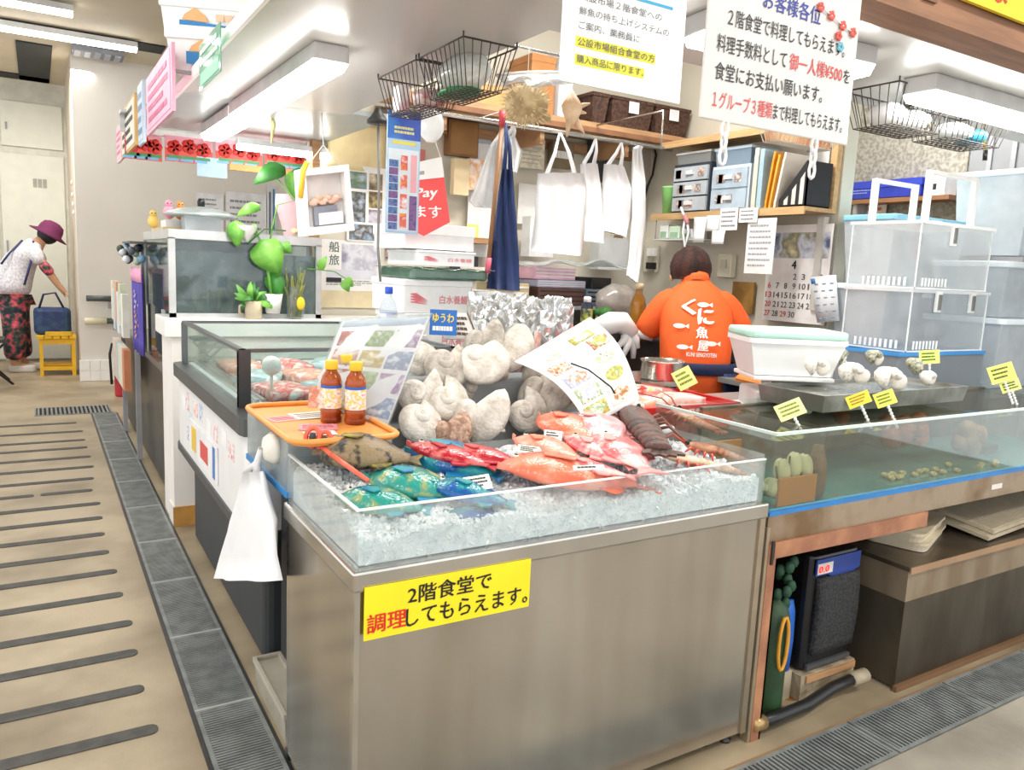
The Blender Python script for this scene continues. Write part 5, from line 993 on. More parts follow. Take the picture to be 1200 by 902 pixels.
# ================================================================ high shelf with baskets
t = thing('high_shelf', 'long wooden shelf high on the back wall', 'shelf', (2.9, 4.2, 2.23))
MB().box(1.70, 4.0, 2.235, 3.79, 4.42, 2.265).build('board', M('#b58e66', .6, var=.1, scale=5, stretch=(1, 8, 8)), t); MB().box(1.70, 4.0, 2.205, 3.79, 4.02, 2.235).build('front_lip', M('#8a5f42', .6, var=.1), t)
for x in (1.95, 2.6, 3.25): MB().box(x, 4.05, 2.10, x + .03, 4.38, 2.235).build('bracket', M('#a9825c', .6), t)
MB().tube([(1.5, 4.0, 2.17), (3.6, 4.0, 2.17)], .008, 8).build('rail', M('#c8c8c8', .3, .6), t)
BSK = M('#5a3d2e', .7, h2='#3a261d', scale=60, bump=1, bscale=120)
for k, (x0, x1, lab) in enumerate(((2.95, 3.08, 'narrow brown rattan basket half behind the conch shell'), (3.10, 3.44, 'brown rattan basket with blue lidded box behind'), (3.46, 3.76, 'brown rattan basket nearest the wall corner'))):
    t = thing('rattan_basket', lab, 'basket', ((x0 + x1) / 2, 4.15, 2.266), 0, 'brown baskets on the high shelf'); MB().tray(x0, 4.02, 2.267, x1, 4.30, 2.44, .012, .02).build('basket', BSK, t); MB().tray(x0 - .004, 4.016, 2.43, x1 + .004, 4.304, 2.45, .018, 0, .001).build('rim', BSK, t)
    if k: MB().fbox(FXZ((x0 + x1) / 2 - .03, 4.012, 2.36), -.01, 0, .07, .07, 0, .003).build('tag', M('#e4e8ee', .5), t)
MB()
for k, (x0, y0, z0, x1, y1, z1, cc, lab) in enumerate(((2.55, 4.10, 2.267, 2.72, 4.36, 2.62, '#b0763f', 'brown cardboard box standing on the high shelf'), (2.74, 4.08, 2.267, 2.84, 4.32, 2.66, '#e6e8ea', 'white file box standing on the high shelf'), (2.10, 4.12, 2.267, 2.45, 4.36, 2.40, '#c49a62', 'flat wooden box on the high shelf'))):
    o = thing('shelf_box', lab, 'box', ((x0 + x1) / 2, (y0 + y1) / 2, z0)); MB().box(x0, y0, z0, x1, y1, z1).build('box_body', M(cc, .6, var=.06), o, bev=.004); MB().box(x0 - .002, y0 - .002, z1 - .04, x1 + .002, y1 + .002, z1).build('lid', M(cc, .55), o)
# ================================================================ things on the right wall
WDL = M('#cda877', .55, var=.1, scale=5, stretch=(8, 1, 8))
t = thing('wall_shelf', 'upper wooden shelf on the right wall', 'shelf', (3.7, 3.7, 2.19)); MB().box(3.50, 2.95, 2.185, 3.79, 3.995, 2.205).build('board', WDL, t); MB().box(3.5, 2.95, 2.165, 3.515, 3.995, 2.185).build('front_lip', WDL, t)
t = thing('wall_shelf', 'lower wooden shelf on the right wall with drawers and files', 'shelf', (3.66, 3.4, 1.72)); MB().box(3.52, 2.84, 1.735, 3.79, 4.07, 1.757).build('board', WDL, t); MB().box(3.52, 2.84, 1.715, 3.53, 4.07, 1.735).build('front_lip', WDL, t)
MB().box(3.75, 2.84, 1.757, 3.79, 2.88, 2.19).build('upright', WDL, t); MB().box(3.72, 2.86, 1.2, 3.76, 2.90, 1.715).build('upright', M('#c6c3bc', .5), t)
# drawers
def drawers(y0, y1, z0, z1, n, label, frame, front):
    t = thing('drawer_unit', label, 'drawers', (3.66, (y0 + y1) / 2, z0)); MB().box(3.55, y0, z0, 3.78, y1, z1).build('frame', frame, t); h = (z1 - z0 - .02) / n
    for k in range(n):
        d = MB().box(3.535, y0 + .012, z0 + .01 + k * h, 3.552, y1 - .012, z0 + (k + 1) * h).build('drawer', front, t); ym = (y0 + y1) / 2; zm = z0 + .01 + (k + .5) * h
        MB().box(3.522, ym - .03, zm - .012, 3.535, ym + .03, zm + .012).build('handle', M('#dfe0e0', .4), d)
        r_ = random.Random(k); m = MB()
        for q in range(3): yy = y0 + .03 + r_.random() * (y1 - y0 - .1); m.box(3.532, yy, zm - .03, 3.5345, yy + .05, zm + .02)
        m.build('contents', MULTI('cont', ['#e8e4dc', '#6a6a70', '#c9a08a', '#f0f0ee'], 30), d)['kind'] = 'stuff'
drawers(3.58, 3.90, 1.759, 2.06, 3, 'dark framed unit of three smoky drawers', M('#3a4048', .4), M('#b4bcc2', .3, var=.06, scale=10))
drawers(3.26, 3.56, 1.759, 2.02, 2, 'pale blue unit of two drawers with a label', M('#c6d4e0', .4), M('#aebfcc', .3, var=.08, scale=10))
t = thing('storage_box', 'pale blue clear box on the drawer unit', 'box', (3.66, 3.41, 2.02)); MB().tray(3.55, 3.27, 2.022, 3.78, 3.55, 2.11, .005, .008).build('box_body', GLASS('#cfe0ec', .55, .06, .1, '#c2d6e6'), t); MB().box(3.545, 3.265, 2.11, 3.785, 3.555, 2.125).build('lid', M('#b9cfe0', .4), t)
t = thing('storage_box', 'clear grey tray on top of the dark drawer unit', 'box', (3.66, 3.74, 2.06)); MB().tray(3.55, 3.59, 2.062, 3.77, 3.89, 2.12, .005, .01).build('box_body', GLASS('#dfe2e2', .5, .06, .1, '#d6d9d8'), t); MB().box(3.545, 3.585, 2.12, 3.775, 3.895, 2.132).build('lid', M('#d4d6d4', .4), t)
t = thing('green_cup', 'light green plastic cup beside the drawers', 'cup', (3.62, 3.98, 1.757)); MB().lathe([(.04, 0), (.055, .17), (.058, .175), (.05, .175), (.037, .01)], (3.60, 3.985, 1.758), 18).build('cup', M('#8fcf7a', .4), t); MB().lathe([(.058, .168), (.06, .172), (.058, .178)], (3.60, 3.985, 1.758), 18, cap=False).build('rim', M('#a6dc92', .4), t)
# files and folders
for k, (y, wd, z1, cc, tl, lab) in enumerate(((3.215, .03, 2.10, '#d9d4c4', 0, 'cream file standing beside the blue drawer unit'), (3.175, .03, 2.09, '#a9c8d8', 0, 'pale blue file next to the cream one'), (3.125, .012, 2.07, '#f0a63a', .12, 'orange clear folder leaning on the files'), (3.095, .012, 2.05, '#f2b24a', .14, 'second orange clear folder in the row'), (3.06, .012, 2.06, '#e9e4da', .16, 'white clear folder at the end of the row'))):
    f = FR((3.54, y, 1.759), (1, 0, 0), (0, -tl, 1)); o = thing('file_folder', lab, 'folder', (3.64, y, 1.759), 0, 'files on the wall shelf'); MB().fbox(f, 0, 0, .22, z1 - 1.76, -wd / 2, wd / 2).build('cover', M(cc, .35, var=.04), o); MB().fbox(f, -.002, .02, 0, z1 - 1.8, -wd / 2, wd / 2).build('spine', M(cc, .3), o)
t = thing('white_board', 'grey white board standing behind the black file holder', 'board', (3.76, 2.95, 1.758)); MB().box(3.755, 2.895, 1.758, 3.775, 3.04, 2.09).build('board', M('#e4e4e0', .4), t); MB().box(3.75, 2.89, 2.08, 3.778, 3.045, 2.095).build('top_edge', GREY, t)
t = thing('file_holder', 'black slanted file holder on the wall shelf', 'file holder', (3.65, 2.95, 1.758)); FH = M('#1e1f22', .4)
f = FYZ(3.54, 3.03, 1.758)
for c0 in (0, -.19): MB().fprism(f, [(0, 0), (.18, 0), (.18, .24), (.165, .24), (0, .04)], c0 - .006, c0).build('side', M('#232428', .4), t)
m = MB()
for q in range(3): m.fprism(f, [(.035 + q * .05, .012), (.06 + q * .05, .012), (.06 + q * .05, .06 + q * .06), (.035 + q * .05, .035 + q * .055)], .0, .002)
m.build('cut_out', M('#d8d4cc', .5), t); MB().fbox(f, .17, 0, .18, .24, -.19, 0).build('back', FH, t); MB().fbox(f, 0, 0, .18, .008, -.19, 0).build('bottom', FH, t)
# papers and calendar
wallsheet('note_paper', 'paper', 'handwritten note clipped under the wall shelf, left one', (3.515,3.434,1.638), (3.515,3.294,1.767), M('#eef0f2', .5), 4, seed=4)
wallsheet('note_paper', 'paper', 'small note clipped to the shelf edge, right one', (3.510,3.279,1.679), (3.510,3.143,1.761), M('#f4f5f6', .5), 3, seed=5)
wallsheet('long_list', 'paper', 'long white list hanging beside the calendar', (3.520,3.216,1.390), (3.520,3.012,1.700), M('#f4f4f2', .5), 8, M('#a9a9ad', .6), seed=6)
f, w_, h_ = onX((3.740,3.244,1.121), (3.740,2.806,1.678)); t = flat('calendar', 'wall calendar with snowy mountain photo and number grid', 'calendar', f, w_, h_, M('#f2f0ee', .5))
MB().fbox(f, .03 * w_, .66 * h_, .97 * w_, .92 * h_, .003, .005).build('photo', MULTI('calphoto', ['#5a6a90', '#d8dce6', '#8a8a74', '#e8dcb0'], 8), t); CR = M('#d94a44', .5)
txt('4', f, .42 * w_, .55 * h_, .07 * w_, .085 * h_, INK, t, .03, c=.005)
rows = (('', '', '', '2', '3', '4', '5'), ('6', '7', '8', '9', '10', '11', '12'), ('13', '14', '15', '16', '17', '18', '19'), ('20', '21', '22', '23', '24', '25', '26'), ('27', '28', '29', '30', '', '', ''))
for j, rw in enumerate(rows):
    for i, s_ in enumerate(rw):
        if not s_: continue
        cw = w_ / 7.4; a = .03 * w_ + i * cw; b = h_ * (.44 - j * .098); txt(s_, f, a + (cw * .2 if len(s_) < 2 else 0), b, cw * (.36 if len(s_) < 2 else .72), h_ * .06, CR if i == 0 or s_ == '29' else M('#55565a', .5), t, .02, 'date_number', c=.005)
t = thing('paper_fan', 'white envelope with blue dashes pinned over the calendar', 'envelope', (3.700,2.783,1.152)); f = BL((3.700,2.820,1.135), (3.700,2.681,1.156), (3.700,2.732,1.401), (3.700,2.901,1.386)); MB().fsheet(f, 0, 0, 1, 1, 0, .004, 2, 2).build('sheet', M('#eef1f4', .5), t); m = MB()
for j in range(6):
    for i in range(3): m.fsheet(f, .1 + i * .3 + (j % 2) * .06, .06 + j * .15, .24 + i * .3 + (j % 2) * .06, .09 + j * .15, .0045, .0055, 1, 1)
m.build('blue_dashes', M('#8aa8c8', .5), t); MB().fsheet(f, .04, .84, .2, .95, .0045, .006, 1, 1).build('blue_square', M('#3f86c0', .5), t)
t = thing('switch_box', 'cream electrical switch box on the right wall', 'switch box', (3.790,3.568,1.444)); f, w_, h_ = onX((3.790,3.646,1.361), (3.790,3.532,1.509)); MB().fbox(f, 0, 0, w_, h_, 0, .05).build('case', M('#d9d3bd', .4), t, bev=.006); MB().fbox(f, w_ * .3, h_ * .4, w_ * .7, h_ * .75, .05, .06).build('switch', M('#c2bda9', .4), t)
wallsheet('brown_board', 'board', 'amber brown board on the wall beside the man', (3.780,3.524,1.143), (3.780,3.352,1.339), M('#a37a3a', .5, h2='#86602a', scale=9), th=.015)
# socket with black cable
t = thing('wall_socket', 'wall socket with black plug and hanging cable', 'socket', (3.69, 4.41, 2.2)); f = FXZ(3.66, 4.425, 2.19); MB().fbox(f, 0, 0, .10, .14, 0, .015).build('plate', M('#d8d4c8', .4), t, bev=.004); MB().tube([(3.71, 4.41, 2.27), (3.71, 4.38, 2.27)], .018, 10).build('plug', BLACK, t)
MB().tube([(3.71, 4.38, 2.27), (3.75, 4.36, 2.27), (3.78, 4.36, 2.20), (3.77, 4.37, 2.06), (3.74, 4.38, 1.98), (3.73, 4.39, 1.90)], .008, 8).build('cable', BLACK, t)
t = thing('wall_socket', 'low wall socket with black and white plugs by the long bag', 'socket', (3.790,4.344,1.460)); f, w_, h_ = onX((3.790,4.400,1.380), (3.790,4.255,1.563)); MB().fbox(f, 0, 0, w_, h_, 0, .02).build('plate', M('#d3cfbd', .4), t); MB().fbox(f, w_ * .5, h_ * .1, w_ * .95, h_ * .35, .02, .06).build('plug', BLACK, t); MB().fbox(f, w_ * .5, h_ * .6, w_ * .95, h_ * .9, .02, .06).build('plug', WHITE, t)
# little rack with small goods under the lower shelf
t = thing('hanging_rack', 'small wire rack with packets under the wall shelf', 'rack', (3.6, 3.85, 1.6)); MB().box(3.53, 3.62, 1.585, 3.76, 4.04, 1.595).build('rack_floor', M('#d5d7d4', .4), t)
for y in (3.63, 4.03): MB().tube([(3.54, y, 1.59), (3.54, y, 1.72)], .004, 6).build('hanger_wire', GREY, t)
for k, (y, w_, h_, cc, lab) in enumerate(((3.96, .08, .09, '#eef0ee', 'white packet at the left of the hanging rack'), (3.86, .10, .08, '#cfe3cc', 'pale green packet in the hanging rack'), (3.74, .09, .06, '#dfe0e4', 'grey white packet at the right of the hanging rack'))):
    o = thing('packet', lab, 'packet', (3.6, y, 1.596)); MB().box(3.545, y - w_ / 2, 1.597, 3.68, y + w_ / 2, 1.597 + h_).build('packet_body', M(cc, .5, var=.04), o, bev=.006); MB().box(3.543, y - w_ * .35, 1.605, 3.545, y + w_ * .35, 1.597 + h_ * .5).build('print', M('#9ac0a0', .5), o)
WC = M('#f2f2f2', .5, var=.02)
t = thing('cord_loop', 'white cord loop with red tie hanging under the wall shelf', 'cord', (3.500,3.698,1.536)); MB().tube([(3.510,3.775,1.788), (3.500,3.718,1.716), (3.500,3.731,1.632), (3.500,3.698,1.536), (3.500,3.678,1.631), (3.500,3.703,1.716)], .008, 8).build('loop', WC, t); MB().tube([(3.495,3.723,1.737), (3.495,3.686,1.683)], .012, 8).build('red_tie', M('#d98a90', .5), t)
for k, (bl, tr, lab) in enumerate((((3.500,3.633,1.567), (3.500,3.548,1.721), 'white cloth hanging under the wall shelf'), ((3.500,3.524,1.634), (3.500,3.436,1.727), 'white folded sheet hanging left of the notes'), ((3.500,3.473,1.556), (3.500,3.385,1.636), 'small white tag hanging below the notes'))):
    f, w_, h_ = onX(bl, tr); o = MB().fsheet(FR(f.o, f.u, f.v, lambda a, b, c: (a + .1 * b * (a > 0), b, c + .008 * math.sin(a * 60))), 0, 0, w_, h_, 0, .006, 6, 4).build('hanging_cloth', WC); tag(o, lab, 'cloth')
# shelf and blue box in the recess
t = thing('wall_shelf', 'brown shelf in the recess behind the clear boxes', 'shelf', (5.25, 3.5, 1.85)); f, w_, h_ = onX((5.200,3.871,1.975), (5.200,3.044,1.962)); MB().fbox(f, 0, -.03, w_, 0, -.19, 0).build('board', M('#8a6244', .6), t); MB().fbox(f, .1, -.2, .13, -.03, -.19, -.02).build('bracket', GREY, t)
f, w_, h_ = onX((5.200,3.857,1.981), (5.200,3.251,2.104)); t = thing('carton', 'dark blue carton on the recess shelf', 'box', f(w_ / 2, .0, -.1)); MB().fbox(f, 0, 0, w_, h_ - .02, -.15, -.01).build('carton_body', M('#2436a0', .45, var=.06), t); MB().fbox(f, -.004, h_ - .05, w_ + .004, h_, -.155, -.006).build('lid', M('#2a3eae', .45), t); rule(f, w_ * .08, h_ * .25, w_ * .4, h_ * .7, 3, M('#8a94d8', .5), t, .4, c=-.008); MB().fbox(f, w_ * .74, h_ * .55, w_ * .82, h_ * .75, -.01, -.008).build('yellow_mark', M('#d9c04a', .5), t)
f, w_, h_ = onX((5.200,3.231,1.949), (5.200,3.086,2.109)); t = thing('carton', 'white carton beside the dark blue one', 'box', f(w_ / 2, 0, -.1)); MB().fbox(f, .01, 0, w_, h_, -.15, -.01).build('carton_body', M('#dfe2e6', .5), t); MB().fbox(f, w_ * .4, h_ * .4, w_ * .6, h_ * .65, -.01, -.008).build('mark', INK, t)
wallsheet('document', 'paper', 'red framed document on the recess wall', (5.350,3.853,1.731), (5.350,3.585,1.967), M('#e6dcd6', .5), 3, M('#c0756a', .6))
o = MB().box(4.05, 2.95, 0, 4.4, 3.3, 1.35).build('cardboard_box', M('#d9a86a', .6, var=.06)); tag(o, 'plain cardboard box seen through the clear boxes', 'box')
# ================================================================ notice boards hanging at the canopy front
def chain(t, x, y, z, n, mat, s=.022):
    for k in range(n):
        pts = [(x + (.4 * s * math.cos(q * pi / 4)) * (1 if k % 2 == 0 else .25), y + (.4 * s * math.cos(q * pi / 4)) * (0 if k % 2 == 0 else .9), z - k * s * 1.15 + s * .75 * math.sin(q * pi / 4)) for q in range(8)]
        MB().tube(pts, .0035, 6, closed=True).build('chain_link', mat, t)
KB2 = M('#2b2b2e', .5); NVY = M('#2a3a9a', .5); RD2 = M('#e0524e', .5)
t = thing('notice_board', 'grey white hanging notice board with black, blue and red lettering', 'sign', (1.37, 1.20, 1.66))
SQ = lambda a, b, c: (a * .925, b * .925, c)
f = FR((1.056, 1.11, 1.643), (1, 0, 0), (0, 0, 1), SQ); W_, H_ = .465, .345
MB().fbox(f, 0, 0, W_, H_, 0, .006).build('board', M('#dcdad6', .4, var=.02), t, bev=.003)
txt('お客様各位', f, .15, .236, .18, .036, NVY, t, .012, c=.0075)
txt('２階食堂で料理してもらえます。', f, .055, .184, .365, .033, KB2, t, .006, c=.0075)
txt('料理手数料として', f, .03, .131, .205, .034, KB2, t, .006, c=.0075); txt('御一人様¥500', f, .245, .131, .175, .034, RD2, t, .008, c=.0075); txt('を', f, .425, .133, .022, .028, KB2, t, .01, c=.0075)
txt('食堂にお支払い願います。', f, .03, .078, .33, .034, KB2, t, .006, c=.0075)
txt('１グループ３種類', f, .03, .024, .175, .033, RD2, t, .006, c=.0075); txt('まで料理してもらえます。', f, .208, .024, .23, .033, KB2, t, .006, c=.0075)
MB().lathe([(.006, 0), (.006, .0015)], f(.036, .27, .0065), 10, axis=(0, -1, 0)).build('red_emblem', M('#e8736a', .5), t); MB().lathe([(.006, 0), (.006, .0015)], f(.036, .25, .0065), 10, axis=(0, -1, 0)).build('blue_emblem', M('#5ab0e0', .5), t)
CHW = M('#f4f4f4', .4)
for x, dz in ((.075, 0), (.355, 0)): chain(t, 1.056 + x * .925, 1.107, 1.632, 3, CHW)
for x in (.05, .42): chain(t, 1.056 + x * .925, 1.113, 2.04, 4, CHW, .024)
t = thing('notice_sheet', 'white laminated notice with yellow highlighted lines', 'sign', (.94, 1.20, 1.63)); f = FR((.743, 1.11, 1.66), (1, 0, 0), (0, 0, 1), SQ)
MB().fbox(f, 0, 0, .285, .33, 0, .003).build('sheet', M('#fdfdfd', .3, var=.01), t)
YH = M('#f2ea3a', .5); MB().fbox(f, .03, .032, .19, .050, .003, .0042).build('highlight', YH, t); MB().fbox(f, .03, .062, .215, .080, .003, .0042).build('highlight', YH, t)
MB().fbox(f, .02, .166, .25, .171, .003, .0042).build('blue_rule', M('#2aa0d0', .5), t)
K3 = M('#55585c', .5)
for k, (s_, b, w_) in enumerate((('公設市場２階食堂への', .140, .19), ('鮮魚の持ち上げシステムの', .116, .21), ('ご案内、業務員に', .092, .14), ('公設市場組合食堂の方', .064, .18), ('購入商品に限ります。', .035, .155))): txt(s_, f, .033, b, w_, .014, K3, t, .004, c=.0055)
for x in (.03, .25): MB().tube([(.743 + x * .925, 1.11, 1.96), (.743 + x * .925, 1.115, 2.05), (.743 + x * .925, 1.13, 2.05)], .003, 6).build('hanging_string', CHW, t)
t = thing('flower_garland', 'small red paper garland at the notice board corner', 'garland', (1.62, 1.195, 1.90))
p0 = [(1.355,1.100,1.894), (1.390,1.100,1.885), (1.428,1.100,1.873), (1.462,1.100,1.866), (1.418,1.100,1.851), (1.427,1.100,1.831)]
MB().tube(p0[:4], .0015, 5).build('string', CHW, t)
for k, p in enumerate(p0):
    m = MB()
    for q in range(5): m.ball(V(p) + V((.006 * math.cos(q * 1.26), 0, .006 * math.sin(q * 1.26))), .0045, .003, .0045, 8, 5)
    m.build('paper_flower', M('#e8685c' if k < 5 else '#7cc4d8', .6), t)
t = thing('fascia_sign', 'yellow fascia sign with red characters on the wooden beam', 'sign', (2.3, 1.12, 2.05)); f = FXZ(1.80, 1.112, 2.014)
MB().fbox(f, 0, 0, .9, .19, -.004, .006).build('plate', M('#f5d62a', .45, var=.02), t)
txt('りま', f, .10, .02, .13, .06, M('#d8402a', .5), t, .02, c=.0075)
# ================================================================ pink and red signs along the canopy's rear edge
REDB = MULTI('hibiscus_print', ['#f2a0b4', '#e8423a', '#f4b8c8', '#e0342e', '#4f9a6a', '#7fb8dc'], 22)
for k, (x0, x1) in enumerate(((.42, .60), (.615, .86), (.875, 1.13), (1.145, 1.38))):
    t = thing('flower_banner', ('red flower banner at the far left corner', 'red flower banner second from the left', 'red flower banner third from the left', 'red flower banner by the wooden post')[k], 'banner', ((x0 + x1) / 2, 4.70, 1.85), 0, 'red flower banners'); z0 = 1.838 + .045 * (x0 - .42); f = FXZ(x0, 4.70, z0); w_ = x1 - x0
    MB().fbox(f, 0, 0, w_, .135, 0, .006).build('sheet', M('#ec5a50', .5), t); MB().fbox(f, 0, .07, w_, .135, .006, .007).build('pink_band', M('#f4a8ba', .5), t)
    for q in range(3):
        m = MB(); cx = w_ * (.2 + .3 * q); cy = .075 + .012 * (q % 2)
        for s_ in range(5): m.lathe([(.021, 0), (.018, .002)], f(cx + .02 * math.cos(s_ * 1.257), cy + .02 * math.sin(s_ * 1.257), .0075), 8, axis=(0, -1, 0))
        m.build('red_flower', M('#e03028', .5), t); MB().fbox(f, cx - .035, .018, cx + .035, .034, .0075, .0085).build('green_leaf', M('#4e9a5e', .5), t); MB().fbox(f, cx - .045, .004, cx + .02, .018, .0075, .0085).build('blue_wave', M('#7cb4e0', .5), t)
o = MB().box(.40, 4.62, 2.06, 1.42, 4.72, 2.075).box(.40, 4.70, 1.975, 1.42, 4.72, 2.06).build('banner_rail', M('#d9dcdc', .4)); tag(o, 'grey rail carrying the red flower banners', 'rail')
f, w_, h_ = onY((0.777,4.695,1.782), (0.936,4.695,1.877)); t = flat('blue_note', 'light blue paper hanging below the red banners', 'paper', f, w_, h_ + .01, M('#b4d0f0', .5)); MB().fbox(f, .06, h_, .08, h_ + .11, -.005, 0).build('tape', WHITE, t)
f, w_, h_ = onY((0.946,4.700,1.832), (1.422,4.700,1.915)); t = flat('wood_batten', 'orange wooden batten below the red banners', 'batten', f, w_, .035, M('#d9a05a', .5), .02, part='batten'); MB().fbox(f, .2, .0, .23, .03, .02, .026).build('clip', WHITE, t); MB().fbox(f, .05, .03, .07, .13, -.003, 0).build('strap', WOOD, t)
def sidesign(label, y0, y1, z0, z1, col, cols, x=.46, bord=None, chars=None):
    f = FR((x, y1, z0), (0, -1, 0), (0, 0, 1)); w_ = y1 - y0; t = flat('hanging_sign', label, 'sign', f, w_, z1 - z0, M(bord or col, .5), .012, 'signs along the canopy edge', 'panel'); MB().fbox(f, w_ * .05, .015, w_ * .95, z1 - z0 - .015, .012, .014).build('face', M(col, .5), t)
    if chars:
        for k, ch in enumerate(chars): txt(ch, f, w_ * (.12 + k * .8 / len(chars)), .06, w_ * .7 / len(chars), (z1 - z0) * .55, M(cols, .5), t, .02, c=.0155)
    else: rule(f, w_ * .12, .03, w_ * .88, z1 - z0 - .03, 4, M(cols, .5), t, .5, c=.0155)
    for q in (y0 + .02, y1 - .035): MB().box(x, q, 2.01, .518, q + .015, 2.022).build('hanger', GREY, t)
    return t
sidesign('white sign with dark characters at the far end of the canopy edge', 4.25, 4.95, 1.86, 2.10, '#e9e4d4', '#3a3a38', .44, '#c9a060')
sidesign('pale blue narrow sign beside the pink ones', 4.02, 4.22, 1.85, 2.12, '#c6d8ea', '#7a94b4', .45)
sidesign('pink sign with pink print nearest the foam boxes', 3.20, 3.98, 1.87, 2.11, '#f4b4cc', '#d86a94', .46)
sidesign('small pink edged sign at the very end of the row', 4.965, 5.25, 1.86, 2.06, '#f2c8d4', '#e07a9a', .44)
t = thing('green_sign', 'translucent green plastic sign hanging at the canopy edge', 'sign', (.495, 2.72, 1.9)); f = FR((.495, 2.90, 1.896), (0, -1, 0), (0, 0, 1)); MB().fbox(f, 0, 0, .35, .14, 0, .004).build('panel', GLASS('#b4e0cc', .5, .1, .05, '#a6dcc4'), t); MB().fbox(f, .02, .01, .33, .05, .004, .005).build('green_band', M('#6abf9a', .4), t); rule(f, .03, .06, .32, .13, 2, M('#dff4ea', .5), t, .4, c=.0062)
# foam boxes on top of the canopy
def foam2(o, z1, label):
    z0 = o[2]; fr = FXY(o[0], o[1], z0, -.42); t = thing('foam_box', label, 'box', fr(.3, .2, 0), 0, 'white foam boxes'); h = z1 - z0; W_, D_ = .56, .42
    MB().hexa([fr(.012, .012, 0), fr(W_ - .012, .012, 0), fr(W_ - .012, D_ - .012, 0), fr(.012, D_ - .012, 0), fr(0, 0, h - .05), fr(W_, 0, h - .05), fr(W_, D_, h - .05), fr(0, D_, h - .05)]).build('box_body', FOAM, t); MB().fbox(fr, -.008, -.008, W_ + .008, D_ + .008, h - .05, h).build('lid', FOAM, t, bev=.006)
    f = FR(fr(0, -.001, 0), fr.u, (0, 0, 1)); w_ = .5
    MB().fprism(f, [(.14 * w_, h * .14), (.80 * w_, h * .14), (.74 * w_, h * .42), (.55 * w_, h * .34), (.36 * w_, h * .38), (.14 * w_, h * .42)], .0015, .0025).build('blue_wave_print', M('#2a86c8', .5), t); MB().fprism(f, [(.16 * w_, h * .43), (.36 * w_, h * .40), (.34 * w_, h * .55), (.26 * w_, h * .72), (.18 * w_, h * .55)], .0015, .0025).build('gold_print', M('#e6b47a', .5), t); rule(f, .42 * w_, h * .42, .85 * w_, h * .62, 1, M('#e8c8a8', .5), t, .8, c=.0026); MB().fbox(f, .4 * w_, h * .2, .45 * w_, h * .3, .0026, .0032).build('pink_dot', M('#f0a0b8', .5), t)
foam2((0.449,3.321,2.040), 2.20, 'lower foam box with blue wave print on the canopy edge'); foam2((0.459,3.539,2.202), 2.37, 'upper foam box with blue wave print on the canopy edge')
# ================================================================ wire baskets under the canopy
def wirebasket(x0, y0, x1, y1, z0, z1, label, mat, nx=6, ny=10, r=.0018, fl=.03):
    t = thing('wire_basket', label, 'basket', ((x0 + x1) / 2, (y0 + y1) / 2, z0), 0, 'wire baskets under the canopy')
    MB().tube([(x0, y0, z1), (x1, y0, z1), (x1, y1, z1), (x0, y1, z1)], r * 1.6, 6, closed=True).build('rim_wire', mat, t); X0, X1, Y0, Y1 = x0 + fl, x1 - fl, y0 + fl, y1 - fl
    m = MB()
    for i in range(nx + 1): a = i / nx; m.tube([(x0 + (x1 - x0) * a, y0, z1), (X0 + (X1 - X0) * a, Y0, z0), (X0 + (X1 - X0) * a, Y1, z0), (x0 + (x1 - x0) * a, y1, z1)], r, 4, False)
    for j in range(ny + 1): b = j / ny; m.tube([(x0, y0 + (y1 - y0) * b, z1), (X0, Y0 + (Y1 - Y0) * b, z0), (X1, Y0 + (Y1 - Y0) * b, z0), (x1, y0 + (y1 - y0) * b, z1)], r, 4, False)
    o = m.build('mesh_wires', mat, t); o['kind'] = 'stuff'
    for x, y in ((x0, y0), (x1, y0), (x0, y1), (x1, y1)): MB().tube([(x, y, z1), (x, y, 2.0)], r * 1.5, 5).build('hook', mat, t)
    return t
DW = M('#4a4440', .4, .6); LW = M('#d9d2c4', .4, .3)
wirebasket(1.04, 2.04, 1.215, 2.34, 1.86, 1.985, 'dark wire basket nearer the viewer under the canopy', DW); wirebasket(1.04, 2.36, 1.215, 2.68, 1.86, 1.985, 'dark wire basket further back under the canopy', DW)
wirebasket(2.32, 1.56, 2.64, 1.76, 1.865, 1.985, 'dark wire basket behind the notice board', DW, 10, 6); wirebasket(2.66, 1.56, 3.02, 1.76, 1.865, 1.985, 'dark wire basket at right by the long tube light', DW, 10, 6)
o = MB().ball((1.13, 2.20, 1.93), .07, .12, .055, 16, 10, .15).build('plastic_bundle', GLASS('#f2f6f4', .6, .12, .1, '#eef0ee', .2)); tag(o, 'crumpled clear plastic in the nearer dark wire basket', 'bag')
o = MB().ball((1.12, 2.22, 1.875), .06, .10, .012, 12, 6, .2).build('green_film', M('#2f8a4e', .4)); tag(o, 'green film under the plastic in the wire basket', 'film')
o = MB().rbox(1.07, 2.56, 1.867, 1.11, 2.62, 1.95, .008).build('pink_packet', M('#e6b4c0', .4, h2='#f4f0f0', scale=20)); tag(o, 'small white and pink packet in the far wire basket', 'packet')
o = MB().ball((1.14, 2.47, 1.90), .055, .07, .03, 12, 8, .3).build('red_pack_heap', M('#a8605c', .4, h2='#d8c8c4', scale=25)); tag(o, 'reddish packs lying in the far wire basket', 'package')
o = MB().fsheet(FR((1.17, 1.92, 2.0), (1, 0, 0), (0, .9, .2), lambda a, b, c: (a, b, c + .05 * math.sin(a * 5) + .012 * math.sin(b * 40))), 0, 0, .30, .35, 0, .006, 10, 10).build('plastic_roll', GLASS('#f2f5f4', .65, .12, .1, '#eef0f0', .15))
o.location.z = 1.86; o.location.x = 1.40; o.location.y = 2.05; tag(o, 'white plastic sheeting sagging behind the near wire basket', 'plastic sheet')
